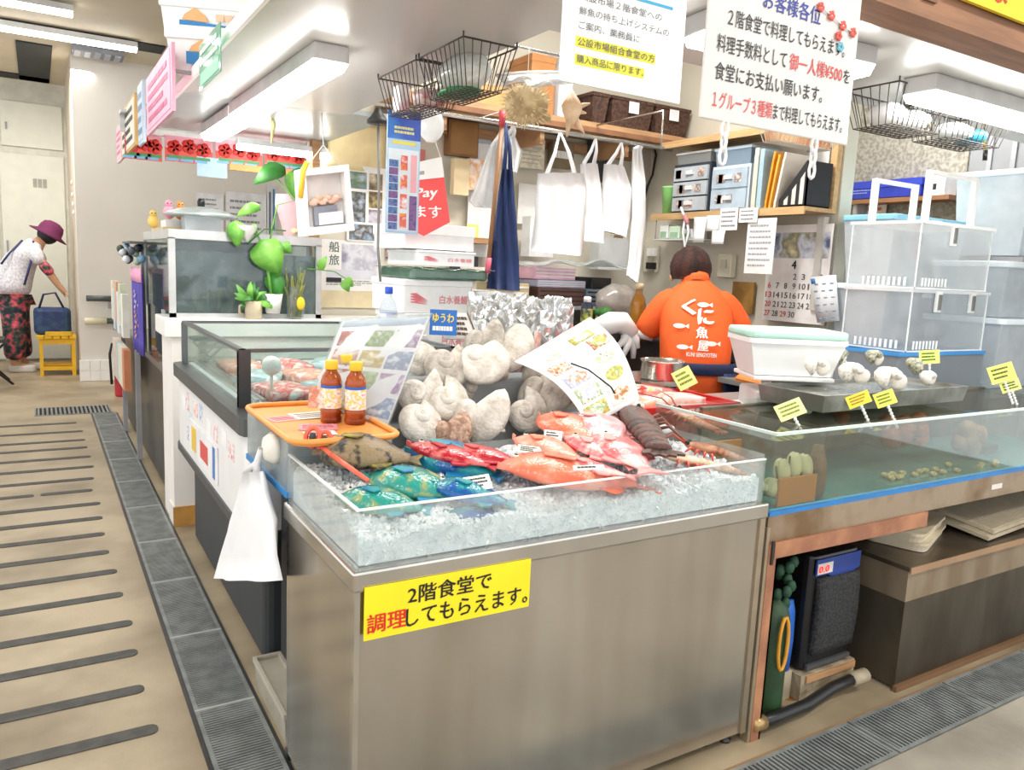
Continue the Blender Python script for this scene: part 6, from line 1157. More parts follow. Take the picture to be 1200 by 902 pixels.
for k, (x, y, z, a, b, c_, cc, lab) in enumerate(((2.42, 1.66, 1.91, .06, .06, .04, '#f4f4f4', 'white roll in the basket behind the notice board'), (2.56, 1.66, 1.91, .055, .06, .035, '#eceeee', 'white cloth in the basket behind the notice board'), (2.80, 1.66, 1.905, .09, .07, .03, '#eef2f4', 'white pack in the right wire basket'), (2.92, 1.66, 1.90, .06, .06, .03, '#3f9ab4', 'teal pack in the right wire basket'))):
    tag(MB().ball((x, y, z), a, b, c_, 12, 8, .12).build('basket_pack', M(cc, .4, var=.05)), lab, 'package')
wirebasket(2.02, 1.76, 2.36, 1.87, 1.80, 1.90, 'cream wire basket below the notice board corner', LW, 14, 5)
o = MB().rbox(2.05, 1.79, 1.803, 2.33, 1.84, 1.86, .01).build('orange_pack', M('#c9824a', .5, h2='#e0b080', scale=9)); tag(o, 'orange brown pack in the cream wire basket', 'package')
t = thing('hanging_plug', 'yellow and black cable hanging at the far right of the canopy', 'cable', (3.360,1.840,1.893)); MB().tube([(3.312,1.840,2.006), (3.343,1.840,1.959), (3.367,1.840,1.918)], .006, 6).build('yellow_cord', M('#d9b83a', .5), t); MB().tube([(3.365,1.840,1.925), (3.369,1.840,1.884)], .009, 8).build('plug', BLACK, t)
# ================================================================ dried puffer, conch and bags hanging in the middle
t = thing('dried_puffer', 'dried spiny porcupine fish hanging under the high shelf', 'puffer fish', (1.663,2.700,1.992)); c0 = V((1.663,2.700,1.988)); rb = random.Random(4)
PUF = M('#cdb88e', .7, h2='#9c8560', scale=14, bump=.5, bscale=60); MB().ball(c0, .088, .078, .074, 18, 12).build('body', PUF, t); m = MB()
for k in range(230):
    d = V((rb.gauss(0, 1), rb.gauss(0, 1), rb.gauss(0, 1))).normalized(); b = c0 + V((d.x * .086, d.y * .076, d.z * .072)); o_ = d.orthogonal().normalized() * .004; q = d.cross(o_)
    m.add([b + o_, b - o_ * .5 + q * .9, b - o_ * .5 - q * .9, b + d * rb.uniform(.02, .034)], [(0, 1, 3), (1, 2, 3), (2, 0, 3)])
o = m.build('spines', M('#dccba4', .6), t); o['kind'] = 'stuff'
MB().fprism(FRZ(*(c0 + V((.06, -.01, -.045))), -.5), [(0, .012), (.04, .02), (.045, -.012), (0, -.008)], -.003, .003).build('tail_fin', M('#b09a6e', .6), t); MB().tube([c0 + V((0, 0, .06)), V((c0.x, c0.y, 2.20))], .0015, 5).build('hanging_string', WHITE, t)
t = thing('spider_conch', 'pale spider conch shell hanging beside the porcupine fish', 'shell', (1.877,2.700,2.029)); c0 = V((1.879,2.700,2.003)); CON = M('#dcc3a4', .5, h2='#c0a07c', scale=10, bump=.3)
MB().lathe([(.004, -.075), (.022, -.05), (.040, -.015), (.046, .01), (.036, .03), (.024, .045), (.012, .06), (.003, .072)], c0, 16, sx=1, sy=.8).build('whorl', CON, t)
for k, (dx, dz) in enumerate(((.075, .03), (.055, -.09), (-.03, -.115), (.06, -.01))): MB().tube([c0 + V((dx * .3, 0, dz * .3)), c0 + V((dx * .7, -.01, dz * .75)), c0 + V((dx, -.02, dz))], [.014, .009, .003], 8).build('spike', CON, t)
MB().tube([c0 + V((0, 0, .06)), V((c0.x, c0.y, 2.20))], .0015, 5).build('hanging_string', WHITE, t)
t = thing('overhead_rail', 'thin rail carrying the dried porcupine fish and conch', 'rail', (1.6, 2.7, 2.2)); MB().tube([(1.2, 2.71, 2.03), (1.25, 2.71, 2.20), (2.0, 2.71, 2.20), (2.0, 4.0, 2.24)], .005, 6).build('rail', STEELB, t); MB().tube([(1.45, 2.71, 2.20), (1.45, 4.0, 2.24)], .005, 6).build('cross_rail', STEELB, t)
t = thing('hanging_rail', 'thin steel rail the bags and apron hang from', 'rail', (2.3, 3.4, 2.02)); MB().tube([(1.5, 3.40, 2.055), (3.0, 3.40, 2.055)], .008, 8).build('rail', STEELB, t)
for x in (1.52, 2.98): MB().tube([(x, 3.40, 2.055), (x, 3.40, 2.25), (x, 4.0, 2.25)], .006, 6).build('arm', STEELB, t)
def bag(name, label, pts, d, mat, cat='bag', y=0, wrinkle=.012, handles=True, seed=1):
    """limp sheet body lofted between left and right outlines, top to bottom"""
    t = thing(name, label, cat, pts[-1][0]); r_ = random.Random(seed); n = 10; m = MB(); vs = []
    for l, r in pts:
        l, r = V(l), V(r)
        for k in range(2 * n):
            a = k / n if k <= n else (2 * n - k) / n; s_ = -1 if k <= n else 1; p = l + (r - l) * a
            vs.append(p + V((-.45, -.85, 0)) * (-s_ * d * math.sin(pi * a) ** .5 + wrinkle * math.sin(a * 17 + seed + l.z * 11) * (1 if s_ < 0 else 0) + wrinkle * .3 * (r_.random() - .5)))
    S_ = 2 * n; R_ = len(pts)
    m.add(vs, [(i * S_ + k, i * S_ + (k + 1) % S_, (i + 1) * S_ + (k + 1) % S_, (i + 1) * S_ + k) for i in range(R_ - 1) for k in range(S_)] + [tuple(range(S_)), tuple((R_ - 1) * S_ + k for k in range(S_ - 1, -1, -1))], True); m.build('body', mat, t)
    if handles:
        l, r = V(pts[0][0]), V(pts[0][1]); top = (l + r) / 2; top = V((top.x, 3.40 if y == 0 else y, 2.055 if y == 0 else top.z + .08))
        for q in (l * .8 + r * .2, l * .2 + r * .8): MB().tube([q, (q + top) / 2 + V((.01, 0, 0)), top], [.012, .009, .005], 7).build('handle', mat, t)
    return t
BGW = M('#f0f1f2', .5, var=.02); BGT = GLASS('#f6f8f8', .75, .08, .15, '#f4f6f7', .1)
bag('plastic_bag', 'largest white plastic bag hanging in the middle', [((2.166,3.380,1.832), (2.435,3.360,1.858)), ((2.160,3.380,1.761), (2.463,3.360,1.779)), ((2.163,3.380,1.614), (2.464,3.360,1.622)), ((2.150,3.380,1.486), (2.463,3.360,1.472)), ((2.147,3.380,1.447), (2.444,3.360,1.436))], .03, BGW)
bag('plastic_bag', 'white plastic bag hanging right of the largest one', [((2.482,3.460,1.919), (2.579,3.440,1.927)), ((2.489,3.460,1.818), (2.612,3.440,1.806)), ((2.500,3.460,1.663), (2.647,3.440,1.651)), ((2.511,3.460,1.520), (2.658,3.440,1.514))], .03, BGW, seed=2)
bag('plastic_bag', 'white plastic bag third from the left', [((2.640,3.460,1.935), (2.766,3.440,1.929)), ((2.637,3.460,1.832), (2.824,3.440,1.816)), ((2.637,3.460,1.673), (2.825,3.440,1.659)), ((2.662,3.460,1.584), (2.810,3.440,1.556))], .04, BGW, seed=3)
bag('plastic_bag', 'long thin white bag hanging at the right end', [((2.811,3.440,2.029), (2.861,3.420,2.033)), ((2.819,3.440,1.871), (2.906,3.420,1.868)), ((2.837,3.440,1.665), (2.920,3.420,1.656)), ((2.833,3.440,1.430), (2.917,3.420,1.410)), ((2.828,3.440,1.349), (2.902,3.420,1.300))], .03, BGW, seed=4)
bag('plastic_bag', 'limp translucent bag hanging above the navy apron', [((1.994,3.440,1.996), (2.050,3.420,2.000)), ((1.987,3.440,1.934), (2.094,3.420,1.932)), ((2.002,3.440,1.833), (2.070,3.420,1.830))], .03, BGT, seed=5)
bag('plastic_bag', 'large translucent bag hanging left of the pole', [((1.953,3.500,1.948), (1.990,3.480,1.951)), ((1.901,3.500,1.807), (1.988,3.480,1.801)), ((1.849,3.500,1.678), (1.984,3.480,1.667)), ((1.879,3.500,1.651), (1.975,3.480,1.650))], .03, BGT, seed=6)
t = thing('knotted_bag', 'knotted clear bag hanging under the dark wire baskets', 'bag', (1.350,2.900,1.854)); MB().ball((1.349,2.900,1.896), .055, .045, .065, 14, 10, .1).build('bag_body', BGT, t); MB().tube([V((1.347,2.900,1.950)), (1.45, 2.9, 2.205)], [.012, .004], 6).build('knot', BGT, t)
bag('apron', 'navy blue apron hanging beside the wooden pole', [((1.952,3.370,1.826), (2.002,3.350,1.830)), ((1.938,3.370,1.720), (2.018,3.350,1.726)), ((1.922,3.370,1.555), (2.041,3.350,1.563)), ((1.906,3.370,1.389), (2.060,3.350,1.396)), ((1.893,3.370,1.251), (2.074,3.350,1.244))], .035, M('#1d3468', .7, var=.14, scale=6), 'apron', wrinkle=.02, seed=7)
t = thing('wooden_pole', 'slim wooden pole with red grip hanging beside the apron', 'pole', (1.859,3.300,1.327)); a = V((1.901,3.300,2.015)); b = V((1.861,3.300,1.400)); MB().tube([a, b], .011, 8).build('shaft', M('#9a6f4a', .5), t); MB().tube([V((1.902,3.300,2.085)), a], .016, 8).build('grip', M('#b83a44', .5), t); MB().tube([b, V((1.855,3.300,1.327))], .014, 8).build('tip', M('#e2667a', .5), t); MB().tube([V((1.902,3.300,2.085)), (1.83, 3.40, 2.055)], .002, 5).build('cord_end', WHITE, t)
# blue prize sheet
t = thing('prize_sheet', 'tall blue prize sheet with rows of small pictures', 'poster', (1.160,2.720,1.468)); f = FXZ(1.093,2.720,1.463); p1 = V((1.223,2.720,1.892)); W_ = p1.x - f.o.x; H_ = p1.z - f.o.z
MB().fbox(f, 0, 0, W_, H_, 0, .004).build('sheet', M('#a9cbe6', .4, var=.05), t); MB().fbox(f, 0, H_ * .78, W_, H_, .004, .005).build('blue_header', M('#2a4fb4', .4, h2='#3f86d0', scale=6), t); MB().fbox(f, W_ * .42, H_ * .955, W_ * .62, H_ * .975, .005, .006).build('slot', WHITE, t)
rule(f, W_ * .2, H_ * .82, W_ * .8, H_ * .89, 2, M('#d8d890', .5), t, .6, c=.0062); MB().fbox(f, W_ * .16, H_ * .74, W_ * .86, H_ * .765, .005, .006).build('yellow_bar', M('#e8d84a', .5), t); MB().fbox(f, W_ * .04, H_ * .02, W_ * .96, H_ * .70, .004, .0045).build('pale_field', M('#dfe8ee', .4), t)
for q in range(9): MB().fbox(f, W_ * .07, H_ * (.03 + q * .065), W_ * .34, H_ * (.088 + q * .065), .005, .006).build('picture_cell', MULTI('prz%d' % (q % 3), [['#2a3a70', '#6a7ab0', '#34508a'], ['#3a4a80', '#8a5a90', '#2a4a7a'], ['#28487a', '#5a80b8', '#3a3a60']][q % 3], 60), t)
for q in range(4): MB().fbox(f, W_ * .42, H_ * (.05 + q * .16), W_ * .62, H_ * (.17 + q * .16), .005, .006).build('red_print', MULTI('przr', ['#f0f0f0', '#d8504a', '#e8a04a'], 40), t)
MB().fbox(f, W_ * .70, H_ * .03, W_ * .93, H_ * .32, .005, .006).build('picture_cell', MULTI('prz1', ['#3a4a80', '#8a5a90', '#2a4a7a'], 60), t); MB().fbox(f, W_ * .72, H_ * .35, W_ * .90, H_ * .66, .005, .006).build('pink_cell', M('#f0b0b8', .5), t)
MB().box(f.o.x + .02, 2.715, f(0, H_).z, f.o.x + .045, 2.725, f(0, H_).z + .05).build('clip', M('#d9a07a', .5), t)
# red pay sign
t = thing('pay_sign', 'red and white hanging sign reading Pay', 'sign', (1.463,3.200,1.454)); f = BL((1.300,3.200,1.542), (1.595,3.200,1.541), (1.542,3.200,1.825), (1.315,3.200,1.757))
m = MB(); pts = [(0, .02), (.55, -.25), (1, .02), (1, 1), (0, 1)]; vs = [f(a, b, 0) for a, b in pts] + [f(a, b, .004) for a, b in pts]; m.add(vs, [(4, 3, 2, 1, 0), (5, 6, 7, 8, 9)] + [(i, (i + 1) % 5, 5 + (i + 1) % 5, 5 + i) for i in range(5)]); m.build('panel', M('#f04a48', .4, var=.03), t)
MB().fsheet(f, 0, .70, 1, 1, .004, .005, 1, 1, False).build('white_top', WHITE, t); txt('Pay', f, .42, .36, .42, .20, WHITE, t, .03, c=.006, italic=.15); txt('ます', f, .42, .07, .45, .19, WHITE, t, .02, c=.006); MB().fsheet(f, .42, .78, .62, .84, .005, .006, 1, 1, False).build('small_logo', M('#a8a8a8', .5), t)
MB().tube([f(.98, 1, .002), (1.489,3.200,1.941), (1.45, 3.2, 2.218)], .002, 5).build('string', WHITE, t)
# shadow box frame with doll
t = thing('shadow_frame', 'white deep frame with pink flower doll hanging from strings', 'frame', (1.156,3.600,1.458)); f = BL((1.040,3.600,1.455), (1.288,3.600,1.498), (1.254,3.600,1.797), (1.019,3.600,1.749)); WF = M('#f4f3f0', .4)
for a0, b0, a1, b1, nm in ((0, 0, 1, .12, 'frame_side'), (0, .9, 1, 1, 'frame_side'), (0, .12, .14, .9, 'frame_side'), (.9, .12, 1, .9, 'frame_side')): MB().fsheet(f, a0, b0, a1, b1, -.05, .02, 1, 1, False).build(nm, WF, t)
MB().fsheet(f, .02, .02, .98, .98, -.055, -.05, 1, 1, False).build('back', M('#e6e2de', .5), t); MB().fsheet(f, .30, .14, .75, .42, -.05, -.02, 1, 1, False).build('doll_base', M('#8a8f9c', .5), t); MB().fsheet(f, .38, .14, .85, .32, -.02, -.015, 1, 1, False).build('name_card', M('#eceef2', .5), t)
m = MB()
for q in range(9): m.ball(f(.3 + .06 * q, .48 + .03 * (q % 3), -.03), .022, .02, .014, 8, 6)
m.build('pink_flowers', M('#e8c4b0', .6, h2='#d8a890', scale=20), t)
for a in (.15, .85): MB().tube([f(a, 1, 0), V((1.140,3.600,1.871)), V((1.130,3.600,2.027))], .003, 5).build('hanging_string', M('#e9e4da', .6), t)
MB().tube([V((1.030,3.580,1.625)), V((1.041,3.580,1.746)), V((1.060,3.580,1.785))], .012, 6).build('yellow_ribbon', M('#f2c83a', .5), t)
t = thing('pendant_cord', 'black pendant lamp holder with a long grey cord', 'lamp', (1.342,3.450,2.010)); MB().lathe([(.05, 0), (.05, .015), (.035, .03), (.02, .05), (.012, .07)], V((1.342,3.450,2.002)) - V((0, 0, .03)), 14).build('holder', M('#2a2b28', .5), t); MB().tube([(1.342,3.450,1.998), (1.354,3.450,1.653), (1.354,3.450,1.422), (1.370,3.450,1.266)], .006, 6).build('cord', M('#7c7f7c', .5), t)
t = thing('pull_string', 'yellow green knotted string hanging below the canopy', 'string', (0.989,3.900,1.906)); MB().tube([(0.985,3.900,2.050), (0.989,3.900,1.965), (0.981,3.900,1.893)], [.008, .01, .004], 6).build('string', M('#c9c08a', .6), t); MB().ball((0.989,3.900,1.980), .014, .014, .03, 8, 6).build('knot', M('#d4cf98', .6), t)
# ================================================================ left side: plants, goods on the aquarium, things by the aisle
LEAF = M('#3f8a34', .4, h2='#2f6e2a', scale=10); LEAF2 = M('#7dbb4a', .4, h2='#5a9a3a', scale=12)
def leaf(m, base, tip, wd, up=V((0, 0, 1)), bend=.15, heart=True):
    base, tip = V(base), V(tip); d = tip - base; L = d.length; u = d.normalized(); s_ = u.cross(V((-.45, -.85, .25))).normalized(); nrm = s_.cross(u); vs = []; n = 7
    for i in range(n + 1):
        q = i / n; w_ = wd * (math.sin(pi * min(1, q ** .62)) if heart else math.sin(pi * q)) ** .8 + .001
        p = base + d * q + nrm * bend * L * math.sin(pi * q); vs += [p - s_ * w_ - nrm * .1 * w_, p + nrm * .0, p + s_ * w_ - nrm * .1 * w_]
    m.add(vs, [(i * 3 + k, i * 3 + k + 1, (i + 1) * 3 + k + 1, (i + 1) * 3 + k) for i in range(n) for k in range(2)], True)
t = thing('potted_plant', 'large leaved green plant growing on the white ledge', 'plant', (1.057,4.200,1.071)); y = 4.13
MB().lathe([(.035, 0), (.05, .10), (.046, .10), (.035, .02)], (1.040,4.100,1.069), 14).build('pot', M('#e9e6e0', .4), t)
MB().tube([(1.040,4.100,1.091), (1.011,4.120,1.360), (0.988,4.150,1.433), (0.958,4.150,1.508)], [.008, .008, .006, .004], 6).build('stem', LEAF2, t); MB().tube([(1.011,4.120,1.360), (1.067,4.120,1.622), (1.154,4.120,1.651), (1.044,4.150,1.793)], .004, 6).build('stem', LEAF2, t)
for b, e, w_, mt in (((0.981,4.120,1.441), (1.070,4.080,1.268), .085, LEAF2), ((1.042,4.140,1.283), (1.089,4.120,1.144), .05, LEAF), ((0.862,4.130,1.531), (0.869,4.110,1.396), .045, LEAF2), ((0.986,4.140,1.617), (0.866,4.130,1.548), .03, LEAF2), ((1.111,4.140,1.820), (0.948,4.120,1.714), .05, LEAF), ((1.044,4.150,1.771), (1.108,4.130,1.815), .03, LEAF), ((1.140,4.150,1.802), (1.170,4.130,1.649), .035, LEAF2), ((1.184,4.150,1.824), (1.152,4.130,1.690), .03, LEAF), ((0.948,4.140,1.520), (0.962,4.130,1.461), .02, LEAF2), ((1.094,4.140,1.430), (1.142,4.120,1.380), .03, LEAF2)):
    m = MB(); leaf(m, b, e, w_); o = m.build('leaf', mt, t); sd = o.modifiers.new('thickness', 'SOLIDIFY'); sd.thickness = .002
t = thing('mug_plant', 'small trailing plant in a tan mug on the ledge', 'plant', (0.946,4.120,1.080)); p = V((0.941,4.100,1.085)); p.z = 1.04
MB().lathe([(.038, 0), (.042, .004), (.044, .09), (.040, .09), (.036, .01)], p, 18).build('mug', M('#cbbda0', .5, var=.1), t); MB().tube([p + V((-.042, 0, .075)), p + V((-.07, -.01, .065)), p + V((-.072, -.01, .03)), p + V((-.042, 0, .018))], .006, 7).build('mug_handle', M('#cbbda0', .5, var=.1), t)
rl = random.Random(8)
for q in range(16):
    a = rl.uniform(0, 6.28); b = p + V((.02 * math.cos(a), .02 * math.sin(a), .09)); e = p + V((.10 * math.cos(a), .06 * math.sin(a) - .03, rl.uniform(.02, .19))); m = MB(); leaf(m, b, e, .014, bend=.35, heart=False); m.build('leaf', LEAF2 if q % 2 else LEAF, t)
t = thing('vase_plant', 'glass jar with stems and a yellow flower on the ledge', 'vase', (1.167,4.140,1.090)); p = V((1.156,4.100,1.093)); p.z = 1.04
MB().lathe([(.026, 0), (.042, .01), (.049, .06), (.047, .11), (.032, .15), (.036, .17)], p, 18, cap=False).build('glass_jar', GLASS('#eaf2ee', .12, .12), t); m = MB()
for q in range(26):
    a = rl.uniform(0, 6.28); r = rl.uniform(.005, .035); m.tube([p + V((r * math.cos(a), r * math.sin(a), .01)), p + V((r * 1.3 * math.cos(a + .5), r * 1.3 * math.sin(a + .5), .12)), p + V((r * 1.8 * math.cos(a + 1), r * 1.5 * math.sin(a + 1), rl.uniform(.15, .28)))], .0035, 4)
m.build('stems', M('#5d6b34', .6, h2='#8a8a3a', scale=30), t)['kind'] = 'stuff'
MB().ball(p + V((.01, -.065, .085)), .022, .008, .035, 10, 6).build('yellow_flower', M('#f2cf2a', .5), t)
MB().tube([(1.223,4.120,1.304), (1.286,4.100,1.302), (1.359,4.080,1.296), (1.428,4.060,1.254)], .003, 5).build('trailing_stem', LEAF2, t)
for b, e in (((1.281,4.100,1.302), (1.316,4.080,1.375)), ((1.409,4.060,1.263), (1.453,4.050,1.219)), ((1.399,4.060,1.253), (1.430,4.050,1.191))): m = MB(); leaf(m, b, e, .024); m.build('leaf', LEAF2, t)
t = thing('flower_bouquet', 'pink wrapped bouquet with white lily and pale blossoms', 'bouquet', (1.18, 4.30, 1.471)); m = MB()
MB().lathe([(.03, 0), (.05, .08), (.08, .17), (.075, .22)], (1.18, 4.30, 1.471), 14, cap=False).build('pink_wrap', M('#ecc4cc', .5, var=.05), t)
MB().lathe([(.004, 0), (.02, .02), (.045, .06), (.05, .08)], (0.917,4.120,1.429), 10, cap=False).build('white_lily', M('#f2f0ee', .5), t); MB().tube([(0.917,4.120,1.416), (1.012,4.160,1.499), (1.15, 4.27, 1.50)], .004, 5).build('lily_stem', LEAF, t)
for q in range(8): m.ball(V((1.22, 4.2, 1.50)) + V((rl.uniform(-.05, .05), rl.uniform(-.02, .02), rl.uniform(-.02, .02))), .018, .018, .014, 8, 6)
m.build('cream_blossoms', M('#e6dca8', .6), t)
# goods on the aquarium
t = thing('rice_cooker', 'grey domed lid pot with black knob on the aquarium', 'pot', (0.754,4.450,1.502)); p = V((0.763,4.500,1.490)); p.z = 1.47
MB().box(p.x - .09, p.y - .06, 1.471, p.x + .09, p.y + .08, 1.55).build('stand', M('#c9ced2', .4), t); MB().lathe([(.18, 0), (.19, .008), (.17, .02), (.10, .045), (.03, .055)], (p.x, p.y, 1.55), 26).build('lid', M('#a9b4b2', .3, .4), t); MB().lathe([(.018, 0), (.02, .03), (.016, .045)], (p.x, p.y, 1.60), 12).build('knob', BLACK, t)
t = thing('goods_board', 'tan board with toys on the aquarium end', 'board', (.68, 4.75, 1.471)); MB().box(.58, 4.55, 1.471, .80, 5.05, 1.49).build('board', M('#d6b98a', .5), t); MB().box(.60, 4.6, 1.49, .74, 4.8, 1.53).build('white_box', M('#eeeeea', .4), t)
for k, (x, y, z, cc, lab) in enumerate(((.62, 4.62, 1.535, '#f29ab0', 'pink figure on the white box over the aquarium'), (.68, 4.64, 1.535, '#f2a85a', 'orange figure on the white box over the aquarium'), (.58, 4.95, 1.492, '#e8c86a', 'yellow figure at the aquarium corner'), (.86, 4.62, 1.49, '#f0b0cc', 'pink puff behind the grey pot lid'))):
    o = thing('toy_figure', lab, 'toy', (x, y, z)); MB().ball((x, y, z + .035), .03, .03, .036, 12, 8).build('body', M(cc, .5), o); MB().ball((x, y, z + .08), .02, .02, .02, 10, 8).build('head', M(cc, .5), o)
    for s_ in (-1, 1): MB().ball((x + s_ * .008, y - .018, z + .082), .004, .003, .004, 6, 4).build('eye', BLACK, o)
rl = random.Random(15); t = thing('keychain_cluster', 'cluster of colourful key rings hanging at the aquarium corner', 'key rings', (.50, 5.2, 1.3)); m = MB()
MB().box(.46, 5.0, 1.40, .55, 5.45, 1.412).build('hook_bar', M('#5a5a58', .4, .5), t)
for q in range(22): MB().ball((.46 + rl.uniform(-.03, .07), 5.05 + rl.random() * .36, 1.38 - rl.random() * .09), .022, .03, .024, 8, 6).build('key_ring', M(rl.choice(['#3d4a3a', '#7aa4c8', '#dfe6ea', '#58606a', '#a9c0b0', '#2f3440']), .5), t)
MB().box(.54, 5.21, .745, .56, 5.24, 1.40).build('upright', GREY, t)
t = thing('cloth_banner', 'purple printed cloth hanging beside the aquarium', 'banner', (.50, 5.1, .76)); f = FR((.505, 5.32, .76), (0, -1, 0), (0, 0, 1), lambda a, b, c: (a, b, c + .008 * math.sin(a * 40))); MB().fsheet(f, 0, 0, .46, .47, 0, .006, 16, 6).build('cloth', M('#3a2a8c', .6, h2='#4a3aa4', scale=9), t); MB().fsheet(f, 0, .42, .46, .50, .006, .012, 16, 2).build('pink_collar', M('#f0a8c8', .6), t)
for q in range(5):
    m = MB()
    for s_ in range(6): m.ball(f(.17 + .05 * math.cos(s_) + .03 * (q % 2), .10 + .06 * q + .02 * math.sin(s_ * 2), .008), .004, .012, .012, 6, 4)
    m.build('gold_print', M('#d8a890' if q < 3 else '#c8b8e0', .6), t)
t = thing('brochure_rack', 'wire rack of brochures beyond the purple cloth', 'rack', (.5, 6.0, 0)); MB().box(.52, 5.5, .0, .55, 5.53, 1.2).build('post', GREY, t); MB().box(.52, 6.45, 0, .55, 6.48, 1.1).build('post', GREY, t)
for q in range(6):
    o = MB().box(.46, 5.56 + q * .15, .80 + .06 * (q % 2), .50, 5.69 + q * .15, 1.08 + .06 * (q % 2)).build('brochure', M(['#e6e4da', '#cfd8c0', '#e0e4e8', '#d8a88a', '#c8d4dc', '#e8e0c8'][q], .5, var=.06), t); MB().box(.46, 5.56 + q * .15, .45, .50, 5.69 + q * .15, .72).build('brochure', M(['#c9805a', '#e4d8c4', '#d8dcc8', '#b8c4cc', '#e0c0a8', '#c8c8c0'][q], .5, var=.06), t)
t = thing('fire_extinguisher', 'red fire extinguisher standing by the far wall', 'extinguisher', (.62, 8.1, 0)); MB().lathe([(.07, .0), (.075, .02), (.075, .36), (.05, .42), (.025, .44), (.025, .48)], (.66, 8.1, 0), 16).build('cylinder', M('#b82a34', .4), t); MB().box(.63, 8.0, .47, .69, 8.12, .50).build('lever', BLACK, t); MB().tube([(.64, 8.08, .48), (.57, 8.07, .50), (.55, 8.07, .40), (.56, 8.07, .12)], .012, 8).build('hose', BLACK, t)
t = thing('handrail', 'upper dark handrail on the white far wall', 'handrail', (.57, 9.08, .85)); MB().tube([(.42, 9.07, .862), (.74, 9.07, .862)], .03, 10).build('rail', M('#4a4f50', .4), t); MB().box(.62, 9.07, .76, .65, 9.15, .85).build('bracket', GREY, t)
t = thing('handrail', 'lower dark handrail on the white far wall', 'handrail', (.57, 9.08, .62)); MB().tube([(.60, 9.07, .632), (.76, 9.07, .632)], .03, 10).build('rail', M('#4a4f50', .4), t); MB().tube([(.40, 9.07, .625), (.60, 9.07, .632)], .036, 10).build('padded_end', M('#d8d0b0', .6), t); MB().box(.66, 9.07, .54, .69, 9.15, .62).build('bracket', GREY, t)
for k, (bl, tr) in enumerate((((1.496,9.140,1.594), (1.783,9.140,2.017)), ((1.805,9.140,1.427), (2.243,9.140,2.057)))):
    f, w_, h_ = onY(bl, tr); t = flat('wall_document', ('left printed notice on the far white wall', 'right printed notice on the far white wall')[k], 'paper', f, w_, h_, M('#e6e6e8', .5)); rule(f, w_ * .1, h_ * .1, w_ * .9, h_ * .9, 7, M('#8f9096', .6), t, .35, c=.0045, seed=k + 20)
f, w_, h_ = onY((2.252,9.140,1.451), (2.357,9.140,2.162)); t = flat('wall_document', 'narrow vertical notice with blue characters on the far wall', 'paper', f, w_, h_, M('#dcdfe4', .5)); MB().fbox(f, w_ * .2, h_ * .1, w_ * .4, h_ * .9, .003, .004).build('dark_line', M('#5a6a80', .5), t); MB().fbox(f, w_ * .6, h_ * .3, w_ * .8, h_ * .95, .003, .004).build('blue_line', M('#4a80a8', .5), t)
for k, z in enumerate((1.95, 1.82, 1.72, 1.63)): o = MB().lathe([(.03, 0), (.02, .01)], (.355, 9.75 - k * .05, z + .1), 10, axis=(-1, 0, 0)).build('wall_button', WHITE); tag(o, ('topmost', 'second', 'third', 'lowest')[k] + ' white round hook on the far side wall', 'hook', 'hooks on the side wall')
# yellow slatted stool
t = thing('wooden_stool', 'yellow painted slatted wooden stool', 'stool', (.155, 9.75, 0)); YW = M('#ecb81c', .45, var=.05)
for x in (-.01, .29):
    for y in (9.60, 9.90): MB().box(x, y - .022, 0, x + .035, y + .022, .40).build('leg', YW, t)
for k in range(5): MB().box(-.03 + k * .075, 9.56, .40, .035 + k * .075, 9.95, .43).build('slat', YW, t)
for y in (9.60, 9.90): MB().box(.025, y - .012, .34, .29, y + .012, .395).build('apron_rail', YW, t); MB().box(.025, y - .012, .06, .29, y + .012, .10).build('stretcher', YW, t)
for k in range(3): MB().box(.025, 9.66 + k * .09, .10, .29, 9.71 + k * .09, .115).build('lower_slat', YW, t)
t = thing('shoulder_bag', 'dark blue patterned bag standing on the yellow stool', 'bag', (.14, 9.78, .431)); MB().rbox(-.05, 9.66, .432, .30, 9.88, .72, .08).build('bag_body', M('#20305e', .6, h2='#2a4a6a', scale=14), t, bev=.04); MB().tube([(.0, 9.7, .70), (.05, 9.72, .86), (.16, 9.72, .88), (.24, 9.72, .70)], .012, 7).build('strap', M('#1a2244', .6), t); MB().rbox(.05, 9.55, .432, .30, 9.64, .47, .03).build('yellow_pouch', M('#e8b41c', .5), t)
t = thing('brown_bench', 'brown wooden bench at the left picture edge', 'bench', (-.9, 9.65, 0)); BW = M('#7a5238', .5, var=.15, scale=5)
MB().box(-1.4, 9.5, .52, -.48, 9.82, .60).build('seat_board', BW, t); MB().box(-1.4, 9.5, .28, -.48, 9.82, .33).build('lower_board', BW, t); MB().box(-.52, 9.5, 0, -.48, 9.82, .52).build('end_panel', BW, t); MB().box(-1.4, 9.5, 0, -1.36, 9.82, .52).build('end_panel', BW, t)
t = thing('folding_chair', 'black metal folding chair leg at the left edge', 'chair', (-.4, 9.1, 0)); MB().tube([(-.66, 9.0, .42), (-.24, 9.05, 0)], .012, 7).build('leg', BLACK, t); MB().tube([(-.29, 9.0, .42), (-.70, 9.05, 0)], .012, 7).build('leg', BLACK, t); MB().tube([(-.66, 9.35, .42), (-.28, 9.37, 0)], .012, 7).build('leg', BLACK, t); MB().rbox(-.70, 8.97, .42, -.30, 9.37, .45, .03).build('seat', M('#3a3532', .6), t)
